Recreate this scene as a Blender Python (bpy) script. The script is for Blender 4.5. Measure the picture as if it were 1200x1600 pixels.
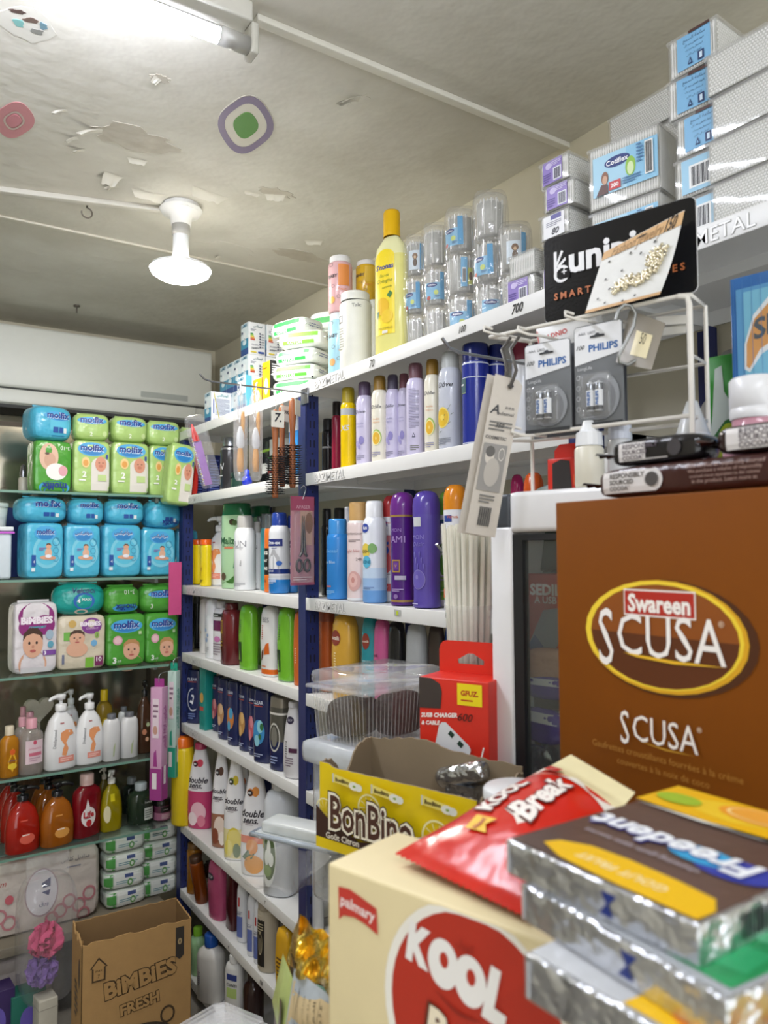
import bpy, bmesh, math, random
from mathutils import Vector, Matrix
random.seed(7)
for o in list(bpy.data.objects): bpy.data.objects.remove(o)
SC = bpy.context.scene
COL = SC.collection
# ---------------------------------------------------------------- camera
FPX, YAW, PITCH, ROLL = 1198.0, math.radians(33.7), math.radians(2.89), math.radians(-.34)
CAM = Vector((0, 0, 1.55))
_r = Vector((math.cos(YAW), -math.sin(YAW), 0))
FW = Vector((math.sin(YAW)*math.cos(PITCH), math.cos(YAW)*math.cos(PITCH), math.sin(PITCH)))
_u = _r.cross(FW)
RT = _r*math.cos(ROLL) + _u*math.sin(ROLL)
UP = -_r*math.sin(ROLL) + _u*math.cos(ROLL)
cd = bpy.data.cameras.new('camera'); cam = bpy.data.objects.new('camera', cd); COL.objects.link(cam)
cd.sensor_fit = 'VERTICAL'; cd.sensor_height = 36; cd.sensor_width = 27; cd.lens = FPX/1600*36
cam.matrix_world = Matrix(((RT.x, UP.x, -FW.x, CAM.x), (RT.y, UP.y, -FW.y, CAM.y), (RT.z, UP.z, -FW.z, CAM.z), (0, 0, 0, 1)))
cd.clip_start = .02
cd.dof.use_dof = True; cd.dof.focus_distance = 1.6; cd.dof.aperture_fstop = 6.4
SC.camera = cam
# ---------------------------------------------------------------- world and exposure
w = bpy.data.worlds.new('daylight'); SC.world = w; w.use_nodes = True
w.node_tree.nodes['Background'].inputs[0].default_value = (.93, .97, 1, 1)
w.node_tree.nodes['Background'].inputs[1].default_value = 2.6
vs = SC.view_settings
vs.view_transform = 'Standard'; vs.look = 'None'; vs.gamma = 1; vs.use_curve_mapping = False
vs.exposure = 0.1
TUBE_E, ADDED_TUBE_E, BULB_E = 125.0, 135.0, 125.0
SC.cycles.transparent_max_bounces = 24
SC.cycles.sample_clamp_indirect = 6

def ray(px, py): return FW + RT*((px-600)/FPX) + UP*((800-py)/FPX)
def spot(px, py, X=None, Y=None, Z=None, D=None):
    d = ray(px, py)
    if X is not None: t = (X-CAM.x)/d.x
    elif Y is not None: t = (Y-CAM.y)/d.y
    elif Z is not None: t = (Z-CAM.z)/d.z
    else: t = D
    return CAM + d*t
def depth(P): return (Vector(P)-CAM).dot(FW)

# ---------------------------------------------------------------- materials
def lin(h):
    if not isinstance(h, str): return tuple(h)
    h = h.lstrip('#'); h = ''.join(c*2 for c in h) if len(h) == 3 else h
    return tuple(((c/12.92) if c <= .04045 else ((c+.055)/1.055)**2.4) for c in (int(h[i:i+2], 16)/255 for i in (0, 2, 4)))
MATS = {}
def mat(h, rough=.42, metal=0, kind='std', bump=0, bs=60, var=.06, haze=.06, tint=None):
    if not isinstance(h, (str, tuple)): return h
    key = (h, rough, metal, kind, bump, bs, var, haze, tint)
    if key in MATS: return MATS[key]
    m = bpy.data.materials.new('%s_%s' % (kind, h if isinstance(h, str) else 'rgb')); m.use_nodes = True
    nt = m.node_tree; N = nt.nodes; L = nt.links
    out = N['Material Output']; bs_ = N['Principled BSDF']
    c = lin(h)
    tc = N.new('ShaderNodeTexCoord')
    def noise(sc, det=3):
        n = N.new('ShaderNodeTexNoise'); n.inputs['Scale'].default_value = sc; n.inputs['Detail'].default_value = det
        L.new(tc.outputs['Object'], n.inputs['Vector']); return n
    nrm = None
    if bump > 0:
        nb = noise(bs, 2); b = N.new('ShaderNodeBump'); b.inputs['Strength'].default_value = min(1, bump); b.inputs['Distance'].default_value = .01*max(1, bump)
        L.new(nb.outputs['Fac'], b.inputs['Height']); nrm = b.outputs['Normal']
    if kind in ('std', 'foil', 'emit', 'mirror'):
        n = noise(35); mx = N.new('ShaderNodeMix'); mx.data_type = 'RGBA'
        lo = tuple(max(0, x*(1-var)) for x in c); hi = tuple(min(1, x*(1+var)) for x in c)
        mx.inputs['A'].default_value = lo+(1,); mx.inputs['B'].default_value = hi+(1,)
        L.new(n.outputs['Fac'], mx.inputs['Factor']); L.new(mx.outputs['Result'], bs_.inputs['Base Color'])
        bs_.inputs['Roughness'].default_value = rough; bs_.inputs['Metallic'].default_value = metal
        if nrm: L.new(nrm, bs_.inputs['Normal'])
        if kind == 'emit':
            bs_.inputs['Emission Color'].default_value = c+(1,); bs_.inputs['Emission Strength'].default_value = metal
            bs_.inputs['Metallic'].default_value = 0
    elif kind in ('film', 'glass', 'liq'):
        N.remove(bs_)
        tr = N.new('ShaderNodeBsdfTransparent'); tr.inputs[0].default_value = (lin(tint) if tint else (1, 1, 1))+(1,)
        df = N.new('ShaderNodeBsdfDiffuse'); df.inputs[0].default_value = c+(1,)
        n = noise(18); mr = N.new('ShaderNodeMapRange'); mr.inputs['To Min'].default_value = haze*.6; mr.inputs['To Max'].default_value = min(1, haze*1.4)
        L.new(n.outputs['Fac'], mr.inputs['Value'])
        a = N.new('ShaderNodeMixShader'); L.new(mr.outputs[0], a.inputs[0]); L.new(tr.outputs[0], a.inputs[1]); L.new(df.outputs[0], a.inputs[2])
        gl = N.new('ShaderNodeBsdfGlossy'); gl.inputs['Roughness'].default_value = rough
        lw = N.new('ShaderNodeLayerWeight'); lw.inputs['Blend'].default_value = .5
        pw = N.new('ShaderNodeMath'); pw.operation = 'POWER'; pw.inputs[1].default_value = 4.0; L.new(lw.outputs['Facing'], pw.inputs[0])
        fr = N.new('ShaderNodeMapRange'); fr.inputs['To Min'].default_value = .05 if kind != 'glass' else .05; fr.inputs['To Max'].default_value = .65; L.new(pw.outputs[0], fr.inputs['Value'])
        b2 = N.new('ShaderNodeMixShader'); L.new(fr.outputs[0], b2.inputs[0]); L.new(a.outputs[0], b2.inputs[1]); L.new(gl.outputs[0], b2.inputs[2])
        if nrm: L.new(nrm, gl.inputs['Normal']); L.new(nrm, lw.inputs['Normal']); L.new(nrm, df.inputs['Normal'])
        L.new(b2.outputs[0], out.inputs['Surface'])
    MATS[key] = m
    return m
def ink(h): return mat(h, rough=.45, var=.03)
def gloss(h): return mat(h, rough=.2, var=.04)
def wrap(h): return mat(h, rough=.24, bump=.6, bs=26, var=.09)
def card(h): return mat(h, rough=.7, var=.08, bump=.04, bs=180)
def film(haze=.05, rough=.08, bump=.5, bs=30): return mat('#ffffff', rough=rough, kind='film', haze=haze, bump=bump, bs=bs)
def liq(h, haze=.45, tint=None): return mat(h, rough=.05, kind='liq', haze=haze, tint=tint or h)
def foil(h, bump=.8, bs=35, rough=.2): return mat(h, rough=rough, metal=.9, kind='foil', bump=bump, bs=bs)
def steel(h='#b9bcc0'): return mat(h, rough=.25, metal=.9)

# ---------------------------------------------------------------- mesh builder
class MB:
    def __init__(s): s.v = []; s.f = []; s.fm = []; s.fs = []; s.mats = []
    def mi(s, m):
        m = mat(m) if isinstance(m, str) else m
        if m not in s.mats: s.mats.append(m)
        return s.mats.index(m)
    def add(s, vs, fs, m, smooth=False, M=None):
        o = len(s.v); k = s.mi(m)
        s.v += [tuple(M @ Vector(v)) if M else tuple(v) for v in vs]
        for f in fs: s.f.append(tuple(i+o for i in f)); s.fm.append(k); s.fs.append(smooth)
        return s
    def box(s, x0, y0, z0, x1, y1, z1, m, bev=0, M=None):
        b = bmesh.new()
        vs = [b.verts.new(p) for p in ((x0,y0,z0),(x1,y0,z0),(x1,y1,z0),(x0,y1,z0),(x0,y0,z1),(x1,y0,z1),(x1,y1,z1),(x0,y1,z1))]
        for f in ((3,2,1,0),(4,5,6,7),(0,1,5,4),(1,2,6,5),(2,3,7,6),(3,0,4,7)): b.faces.new([vs[i] for i in f])
        if bev: bmesh.ops.bevel(b, geom=b.edges[:], offset=bev, segments=2, profile=.6, affect='EDGES')
        b.verts.index_update()
        s.add([v.co.copy() for v in b.verts], [[v.index for v in f.verts] for f in b.faces], m, bool(bev), M); b.free(); return s
    def lathe(s, prof, m, seg=22, sq=1, p=2, M=None, bands=(), smooth=True, c=(0,0,0)):
        """prof: (r,z) points from the bottom up; bands: (z0,z1,material)"""
        pr = list(prof)
        for z0, z1, _ in bands:
            for zb in (z0, z1):
                for i in range(len(pr)-1):
                    a, b = pr[i], pr[i+1]
                    if a[1]+1e-6 < zb < b[1]-1e-6:
                        t = (zb-a[1])/(b[1]-a[1]); pr.insert(i+1, (a[0]+t*(b[0]-a[0]), zb)); break
        ring = []
        for j in range(seg):
            t = 2*math.pi*(j+.5)/seg; ct, st = math.cos(t), math.sin(t); e = 2/p
            ring.append((math.copysign(abs(ct)**e, ct), math.copysign(abs(st)**e, st)*sq))
        vs = []; 
        for r, z in pr: vs += [(c[0]+r*x, c[1]+r*y, c[2]+z) for x, y in ring]
        groups = {}
        for i in range(len(pr)-1):
            zm = (pr[i][1]+pr[i+1][1])/2; mm = m
            for z0, z1, bm_ in bands:
                if z0-1e-6 <= zm <= z1+1e-6 and pr[i+1][1]-pr[i][1] > 1e-6: mm = bm_
            mm = mat(mm) if isinstance(mm, str) else mm
            groups.setdefault(mm, []).extend((i*seg+j, i*seg+(j+1) % seg, (i+1)*seg+(j+1) % seg, (i+1)*seg+j) for j in range(seg))
        o = len(s.v); s.v += [tuple(M @ Vector(v)) if M else v for v in vs]
        for mm, fs in groups.items():
            k = s.mi(mm)
            for f in fs: s.f.append(tuple(i+o for i in f)); s.fm.append(k); s.fs.append(smooth)
        return s
    def tube(s, pts, r, m, seg=8, closed=False, caps=True, M=None):
        pts = [Vector(p) for p in pts]; n = len(pts); vs = []; prev = None
        for i, p in enumerate(pts):
            a = pts[i-1] if (i or closed) else p; b = pts[(i+1) % n] if (i < n-1 or closed) else p
            t = (b-a).normalized() if (b-a).length > 1e-9 else Vector((0,0,1))
            if prev is None: prev = t.orthogonal().normalized()
            prev = (prev - t*prev.dot(t)); prev = prev.normalized() if prev.length > 1e-6 else t.orthogonal().normalized()
            bn = t.cross(prev); rr = r[i] if isinstance(r, (list, tuple)) else r
            vs += [p + (prev*math.cos(2*math.pi*k/seg) + bn*math.sin(2*math.pi*k/seg))*rr for k in range(seg)]
        fs = []
        for i in range(n if closed else n-1):
            j = (i+1) % n
            fs += [(i*seg+k, i*seg+(k+1) % seg, j*seg+(k+1) % seg, j*seg+k) for k in range(seg)]
        s.add(vs, fs, m, True, M)
        if caps and not closed: s.add(vs[:seg], [tuple(range(seg))[::-1]], m, False, M); s.add(vs[-seg:], [tuple(range(seg))], m, False, M)
        return s
    def sbox(s, a, b, c, p, m, n=7, ctr=(0,0,0), M=None):
        """soft box: half sizes a,b,c, exponent p"""
        vs = []; fs = []
        g = [-1+2*i/n for i in range(n+1)]; g = [math.copysign(abs(x)**.75, x) for x in g]
        for ax in range(3):
            for sg in (-1, 1):
                o = len(vs)
                for i in g:
                    for j in g:
                        q = [0, 0, 0]; q[ax] = sg; q[(ax+1) % 3] = i; q[(ax+2) % 3] = j
                        k = sum(abs(x)**p for x in q)**(-1/p)
                        vs.append((ctr[0]+q[0]*k*a, ctr[1]+q[1]*k*b, ctr[2]+q[2]*k*c))
                for i in range(n):
                    for j in range(n):
                        f = (o+i*(n+1)+j, o+(i+1)*(n+1)+j, o+(i+1)*(n+1)+j+1, o+i*(n+1)+j+1)
                        fs.append(f if sg > 0 else f[::-1])
        return s.add(vs, fs, m, True, M)
    def prism(s, poly, z0, z1, m, M=None, smooth=False):
        n = len(poly); vs = [(x, y, z0) for x, y in poly]+[(x, y, z1) for x, y in poly]
        fs = [tuple(range(n))[::-1], tuple(range(n, 2*n))]+[(i, (i+1) % n, n+(i+1) % n, n+i) for i in range(n)]
        return s.add(vs, fs, m, smooth, M)
    def sheet(s, fn, nu, nv, m, smooth=True, M=None, thick=0):
        vs = [fn(i/nu, j/nv) for i in range(nu+1) for j in range(nv+1)]
        fs = [(i*(nv+1)+j, (i+1)*(nv+1)+j, (i+1)*(nv+1)+j+1, i*(nv+1)+j+1) for i in range(nu) for j in range(nv)]
        return s.add(vs, fs, m, smooth, M)
    def build(s, name, parent=None, loc=None, rz=0, M=None):
        me = bpy.data.meshes.new(name); me.from_pydata(s.v, [], s.f)
        for m in s.mats: me.materials.append(m)
        me.polygons.foreach_set('material_index', s.fm); me.polygons.foreach_set('use_smooth', s.fs); me.update()
        o = bpy.data.objects.new(name, me); COL.objects.link(o)
        if parent: o.parent = parent
        if loc is not None: o.location = loc
        if rz: o.rotation_euler.z = rz
        if M is not None: o.matrix_local = M
        return o
def tag(o, label, cat, group=None, kind=None):
    o['label'] = label; o['category'] = cat
    if group: o['group'] = group
    if kind: o['kind'] = kind
    return o
def struct(o): o['kind'] = 'structure'; return o
def thing(name, label, cat, loc, rz=0, group=None, M=None):
    o = bpy.data.objects.new(name, None); COL.objects.link(o); o.empty_display_size = .02
    if M is not None: o.matrix_world = M
    else: o.location = loc; o.rotation_euler.z = rz
    return tag(o, label, cat, group)

# ---------------------------------------------------------------- print: lettering and flat marks laid on a surface
TXT = {}
def text2d(s, bold=0, shear=0, ext=0):
    k = (s, bold, shear, ext)
    if k not in TXT:
        c = bpy.data.curves.new('t', 'FONT'); c.body = s; c.resolution_u = 2; c.fill_mode = 'FRONT'; c.offset = bold; c.shear = shear
        if ext: c.extrude = ext; c.fill_mode = 'BOTH'
        o = bpy.data.objects.new('t', c); m = bpy.data.meshes.new_from_object(o)
        vs = [tuple(v.co) for v in m.vertices]; fs = [tuple(p.vertices) for p in m.polygons]
        bpy.data.objects.remove(o); bpy.data.meshes.remove(m); bpy.data.curves.remove(c)
        x0 = min(v[0] for v in vs); x1 = max(v[0] for v in vs); y0 = min(v[1] for v in vs); y1 = max(v[1] for v in vs)
        TXT[k] = ([(v[0]-(x0+x1)/2, v[1]-(y0+y1)/2, v[2]) for v in vs], fs, x1-x0, y1-y0)
    return TXT[k]
_AR = {'ا':0xFE8D,'ب':0xFE8F,'ة':0xFE93,'ت':0xFE95,'ث':0xFE99,'ج':0xFE9D,'ح':0xFEA1,'خ':0xFEA5,'د':0xFEA9,'ذ':0xFEAB,'ر':0xFEAD,'ز':0xFEAF,'س':0xFEB1,'ش':0xFEB5,'ص':0xFEB9,'ض':0xFEBD,'ط':0xFEC1,'ع':0xFEC9,'غ':0xFECD,'ف':0xFED1,'ق':0xFED5,'ك':0xFED9,'ل':0xFEDD,'م':0xFEE1,'ن':0xFEE5,'ه':0xFEE9,'و':0xFEED,'ي':0xFEF1}
_NJ = 'اةدذرزو '
def ar(s):
    out = []
    for i, ch in enumerate(s):
        if ch not in _AR: out.append(ch); continue
        p = i > 0 and s[i-1] in _AR and s[i-1] not in _NJ; n = i < len(s)-1 and s[i+1] in _AR and ch not in _NJ
        out.append(chr(_AR[ch] + (3 if p and n else 1 if p else 2 if n else 0)))
    return ''.join(reversed(out))
def prints(parent, specs, W, H, surf, off=.0007, names=('label', 'lettering')):
    """specs in half-widths (u) and heights (v): r rect, e ellipse, o ring, p polygon, t text, l lines of small print, b barcode"""
    A, T = MB(), MB()
    hw = W/2
    for k, sp in enumerate(specs):
        ty, col = sp[0], ink(sp[1]) if isinstance(sp[1], str) else sp[1]; of = off + k*.00018
        S = lambda x, z: surf(x, z, of)
        def strip(x0, x1, lo, hi, n=8):
            vs = []; 
            for i in range(n+1):
                x = x0+(x1-x0)*i/n; vs += [S(x, lo(x)), S(x, hi(x))]
            A.add(vs, [(2*i, 2*i+2, 2*i+3, 2*i+1) for i in range(n)], col)
        if ty == 'r':
            _, _, u0, u1, v0, v1 = sp[:6]; n = 8; mz = 4 if (v1-v0) > .3 else 1
            for q in range(mz):
                za, zb = (v0+(v1-v0)*q/mz)*H, (v0+(v1-v0)*(q+1)/mz)*H
                strip(u0*hw, u1*hw, lambda x: za, lambda x: zb, n)
        elif ty == 'e':
            _, _, u, v, ru, rv = sp[:6]
            def h(x): return H*rv*math.sqrt(max(0, 1-((x-u*hw)/(ru*hw))**2))
            n = 14; xs = [u*hw+ru*hw*math.sin(math.pi*(i/n-.5)) for i in range(n+1)]; vs = []
            for x in xs: vs += [S(x, v*H-h(x)), S(x, v*H+h(x))]
            A.add(vs, [(2*i, 2*i+2, 2*i+3, 2*i+1) for i in range(n)], col)
        elif ty == 'o':
            _, _, u, v, ru, rv, th = sp[:7]; n = 36; vs = []
            for i in range(n):
                t = 2*math.pi*i/n
                for q in (1, 1-th): vs.append(S(u*hw+ru*hw*q*math.cos(t), v*H+rv*H*q*math.sin(t)))
            A.add(vs, [(2*i, 2*((i+1) % n), 2*((i+1) % n)+1, 2*i+1) for i in range(n)], col)
        elif ty == 'p':
            A.add([S(u*hw, v*H) for u, v in sp[2]], [tuple(range(len(sp[2])))], col)
        elif ty in ('l', 'b'):
            _, _, u0, u1, v0, v1, n = sp[:7]
            for i in range(n):
                if ty == 'l':
                    z = (v0+(v1-v0)*(i+.5)/n)*H; t = (v1-v0)*H/n*.22; xe = u1*hw if (i*7) % 5 else (u0+(u1-u0)*.7)*hw
                    strip(u0*hw, xe, lambda x: z-t, lambda x: z+t, 4)
                else:
                    x = (u0+(u1-u0)*(i+.5)/n)*hw; t = (u1-u0)*hw/n*(.2+.25*((i*5) % 3)/2)
                    strip(x-t, x+t, lambda x: v0*H, lambda x: v1*H, 1)
        elif ty == 't':
            _, _, s, u, v, wu = sp[:6]; o = sp[6] if len(sp) > 6 else {}
            vs, fs, tw, th = text2d(s, o.get('bold', 0), o.get('shear', 0)); sc = wu*hw/tw; a = math.radians(o.get('rot', 0)); sy = o.get('sy', 1)
            arc = o.get('arc', 0)
            q = []
            for x, y, _z in vs:
                x, y = x*sc, y*sc*sy
                if arc: y += arc*(x/(wu*hw/2))**2*H
                x, y = x*math.cos(a)-y*math.sin(a), x*math.sin(a)+y*math.cos(a)
                q.append(S(u*hw+x, v*H+y))
            T.add(q, fs, col)
    for m_, nm, nn in ((A, names[0], sum(q[0] != 't' for q in specs)), (T, names[1], 2)):
        if m_.f:
            o = m_.build(nm, parent)
            if nn > 1: o['kind'] = 'stuff'
def s_front(d): return lambda x, z, o: (x, -d/2-o, z)
def s_right(w): return lambda x, z, o: (w/2+o, x, z)
def s_left(w): return lambda x, z, o: (-w/2-o, -x, z)
def s_top(d, h): return lambda x, z, o: (x, -d/2+z, h+o)
def s_soft(a, b, c, p, cz=None):
    cz = c if cz is None else cz
    def f(x, z, o):
        k = 1-abs(x/a)**p-abs((z-cz)/c)**p
        return (x, -b*max(.0, k)**(1/p)-o, z)
    return f
def s_lathe(prof, sq=1, p=2):
    def f(x, z, o):
        r = prof[-1][0]
        for i in range(len(prof)-1):
            a, b = prof[i], prof[i+1]
            if a[1] <= z <= b[1] and b[1] > a[1]: r = a[0]+(z-a[1])/(b[1]-a[1])*(b[0]-a[0]); break
        r += o; q = min(abs(x)/r, .995); return (math.copysign(q*r, x), -(r*sq+o*(1-sq))*(1-q**p)**(1/p), z)
    return f

# ---------------------------------------------------------------- bottles and cans
KB = {
 'aero': dict(b=[(0,0),(.94,0),(1,.012),(1,.75),(.96,.785),(.85,.81)], c=[(.82,.805),(.82,.97),(.76,1),(0,1)]),
 'wide': dict(b=[(0,0),(.95,0),(1,.012),(1,.80),(.97,.82)], c=[(.96,.82),(.96,.985),(.9,1),(0,1)]),
 'slim': dict(b=[(0,0),(.94,0),(1,.012),(1,.74),(.94,.79),(.78,.83),(.7,.84)], c=[(.74,.835),(.72,.97),(.62,1),(0,1)]),
 'dome': dict(b=[(0,0),(.94,0),(1,.012),(.96,.08),(.96,.72),(1,.78),(.98,.80)], c=[(1,.795),(1.0,.87),(.93,.93),(.74,.975),(.45,.996),(0,1)]),
 'dove': dict(b=[(0,0),(.93,0),(.98,.012),(1,.12),(.96,.4),(1,.72),(.93,.80),(.82,.835)], c=[(.8,.835),(.8,.97),(.72,1),(0,1)]),
 'oval': dict(b=[(0,0),(.9,0),(1,.015),(1,.62),(.95,.8),(.78,.875),(.5,.895)], c=[(.5,.895),(.5,.985),(.44,1),(0,1)], sq=.58, p=2.5),
 'flip': dict(b=[(0,0),(.92,0),(.97,.012),(1,.3),(.97,.86)], c=[(.94,.86),(.9,.985),(.84,1),(0,1)], sq=.6, p=3),
 'tube': dict(b=[(0,.0),(.86,0),(.9,.012),(.92,.14),(1,.5),(.9,.86),(.72,.96),(.3,.995),(0,1)], c=[(.88,0),(.9,.01),(.9,.12),(.88,.125)], sq=.62, p=2.6),
 'pear': dict(b=[(0,0),(.86,0),(.94,.012),(1,.18),(.97,.42),(.82,.64),(.56,.84),(.42,.93)], c=[(.43,.925),(.43,.985),(.38,1),(0,1)], sq=.6, p=2.3),
 'pump': dict(b=[(0,0),(.9,0),(1,.025),(1,.34),(.93,.5),(.72,.65),(.4,.74),(.3,.76),(.3,.785)], c=[(.34,.78),(.34,.86),(.3,.865),(.12,.87),(.12,.92),(.26,.925),(.3,.985),(.26,1),(0,1)], sq=.62, p=2.4, noz=1),
 'talc': dict(b=[(0,0),(.94,0),(1,.02),(1,.84),(.95,.87),(.86,.885)], c=[(.88,.885),(.88,.985),(.8,1),(0,1)]),
 'boston': dict(b=[(0,0),(.92,0),(1,.02),(1,.66),(.9,.74),(.55,.8),(.42,.82)], c=[(.46,.82),(.46,.985),(.4,1),(0,1)], sq=.75, p=2.4),
 'jar': dict(b=[(0,0),(.94,0),(1,.03),(1,.7),(.94,.74)], c=[(.98,.74),(.98,.97),(.92,1),(0,1)]),
}
STOOD = []
def bottle(name, label, cat, px0, px1, pt, z, X=None, Y=None, kind='aero', cols=('#ffffff', '#ffffff'), turn=0, bands=(), pr=(), group=None, r=None, h=None, seg=22, sqo=None, nozturn=0):
    k = KB[kind]; sq = sqo or k.get('sq', 1); p = k.get('p', 2)
    px = (px0+px1)/2
    P = spot(px, pt, X=X, Y=Y)
    if h is None: h = P.z-z
    base = spot(px, 800+(pt-800)*.2 if False else pt, X=X, Y=Y); base.z = z
    rz = math.radians((-90 if X is not None else 0)+turn)
    if r is None:
        d = Vector((base.x, base.y)); dn = d.normalized(); nf = Vector((math.sin(rz), -math.cos(rz))); ca = abs(-dn.dot(nf)); sa2 = 1-ca*ca
        th = math.atan((px-600)/FPX); W = (px1-px0)*depth((base.x, base.y, (z+P.z)/2))/FPX*math.cos(th)
        r = min(.054, W/2/math.sqrt(ca*ca+sq*sq*sa2))
    if X is not None and X > .97:
        ex = math.hypot(r*sq*math.sin(rz), r*math.cos(rz))
        xm = .9625+ex
        if base.x < xm:
            q = spot(px, pt, X=xm); base.x, base.y = q.x, q.y
    if X is not None:
        # stand clear of the neighbours already on this shelf
        rho = r*math.sqrt(sq)*.84
        for _ in range(40):
            hit = False
            for bx, by, bz, br in STOOD:
                if abs(bz-z) < .02 and math.hypot(base.x-bx, base.y-by) < rho+br:
                    hit = True
            if not hit or base.x > 1.27: break
            q = spot(px, pt, X=base.x+.006); base.x, base.y = q.x, q.y
        STOOD.append((base.x, base.y, z, rho))
    if X is not None and .06 < z < 1.95: h = min(h, {2.0: 9}.get(z, min([q for q in (.332, .565, .925, 1.176, 1.426, 1.755, 2.0) if q > z+.05])-.034-z))
    t = thing(name, label, cat, base, rz, group)
    B = [(a*r, b*h) for a, b in k['b']]; C = [(a*r, b*h) for a, b in k['c']]
    MB().lathe(B, cols[0], seg, sq, p, bands=[(a*h, b*h, (mat(m) if isinstance(m, str) else m)) for a, b, m in bands]).build('body', t)
    cp = MB().lathe(C, cols[1], seg, (sq if kind in ('flip', 'tube') else min(1, sq+.35)), p if kind in ('flip', 'tube') else 2)
    if k.get('noz'):
        a = math.radians(nozturn-90); dx, dy = math.cos(a), math.sin(a)
        cp.tube([(0, 0, .965*h), (dx*.45*r, dy*.45*r, .97*h), (dx*.8*r, dy*.8*r, .955*h), (dx*.92*r, dy*.92*r, .93*h)], [r*.16, r*.14, r*.11, r*.08], cols[1], 8)
    cp.build('pump' if k.get('noz') else 'cap', t)
    if pr: prints(t, pr, 2*r, h, s_lathe(B, sq, p))
    return t, r, h
def carton(name, label, cat, loc, rz, w, d, h, m, front=(), right=(), left=(), top=(), group=None, bev=.0015, body='body'):
    t = thing(name, label, cat, loc, rz, group)
    MB().box(-w/2, -d/2, 0, w/2, d/2, h, m, bev).build(body, t)
    if front: prints(t, front, w, h, s_front(d))
    if right: prints(t, right, d, h, s_right(w), names=('side_label', 'side_lettering'))
    if left: prints(t, left, d, h, s_left(w), names=('side_label', 'side_lettering'))
    if top: prints(t, top, w, d, s_top(d, h), names=('top_label', 'top_lettering'))
    return t
R = math.radians
# ================================================================ the room
XW, YW, ZC = 1.335, 3.44, 2.5
def room_mat(h, h2, bump=.25, sc=3.0):
    m = mat(h, rough=.85, bump=bump, bs=26, var=.05); nt = m.node_tree; N = nt.nodes; L = nt.links
    tc = [n for n in N if n.type == 'TEX_COORD'][0]
    n = N.new('ShaderNodeTexNoise'); n.inputs['Scale'].default_value = sc; n.inputs['Detail'].default_value = 7; n.inputs['Roughness'].default_value = .6
    L.new(tc.outputs['Object'], n.inputs['Vector'])
    cr = N.new('ShaderNodeValToRGB'); cr.color_ramp.elements[0].position = .38; cr.color_ramp.elements[1].position = .66
    cr.color_ramp.elements[0].color = lin(h2)+(1,); cr.color_ramp.elements[1].color = lin(h)+(1,)
    L.new(n.outputs['Fac'], cr.inputs[0]); L.new(cr.outputs[0], N['Principled BSDF'].inputs['Base Color']); return m
M_CEIL = room_mat('#dfdcd2', '#cfcbbf'); M_WALL = room_mat('#d9d3bd', '#cbc4ae', .12, 1.6)
ceil = struct(MB().box(-1.7, -2.6, ZC, XW+.1, YW+.1, ZC+.08, M_CEIL).build('ceiling'))
struct(MB().box(-1.7, -2.6, -.06, XW+.1, YW+.1, 0, room_mat('#9a958c', '#7d786f', .1, 4)).build('floor'))
struct(MB().box(XW, -2.6, 0, XW+.1, YW+.1, ZC, M_WALL).build('wall_right'))
struct(MB().box(-1.7, YW, 0, XW, YW+.1, ZC, M_WALL).build('wall_back'))
struct(MB().box(-1.7, -2.6, 0, -1.6, YW, ZC, M_WALL).build('wall_left'))
# peeled paint on the ceiling: shallow bared patches and curled flakes
def blob(cx, cy, rx, ry, seed, n=22, jag=.28):
    rnd = random.Random(seed)
    return [(cx+rx*(1+jag*(rnd.random()-.5)*2)*math.cos(2*math.pi*i/n), cy+ry*(1+jag*(rnd.random()-.5)*2)*math.sin(2*math.pi*i/n)) for i in range(n)]
M_BARE = room_mat('#cbc5b8', '#bdb6a8', .4, 9)
for i, (px, py, rx, ry) in enumerate([(215, 218, .085, .05), (250, 122, .018, .014), (430, 300, .05, .02), (470, 400, .09, .035), (560, 160, .016, .03), (350, 390, .09, .05)]):
    c = spot(px, py, Z=ZC); MB().prism(blob(c.x, c.y, rx, ry, i), ZC-.0012, ZC+.001, M_BARE if i < 4 else M_CEIL).build('bare_patch', ceil)
M_FL = mat('#d9d5c8', rough=.8, var=.05)
for i, (px, py, w_, l_, a) in enumerate([(163, 205, .02, .055, 80), (178, 272, .05, .04, 10), (185, 290, .02, .03, 60), (250, 120, .022, .02, 30), (235, 300, .1, .03, -5), (330, 300, .11, .03, 8), (105, 172, .012, .03, 70), (122, 215, .014, .03, 60), (132, 235, .014, .025, 80), (565, 155, .02, .05, 75), (430, 302, .06, .025, -25), (215, 248, .05, .016, -8), (395, 300, .05, .012, 0), (490, 375, .06, .02, -30), (345, 400, .02, .02, 50)]):
    c = spot(px, py, Z=ZC); rnd = random.Random(i)
    ed = [rnd.uniform(.75, 1.15) for _ in range(9)]
    def fn(u, v, w_=w_, l_=l_, ed=ed):
        e = ed[int(u*8)]; y = (v-.0)*l_*e
        return ((u-.5)*w_*(1-.3*v), y, -.0008-.35*l_*v*v)
    MB().sheet(fn, 8, 4, M_FL, M=Matrix.Translation((c.x, c.y, ZC)) @ Matrix.Rotation(R(a), 4, 'Z')).build('paint_flake', ceil)
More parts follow.
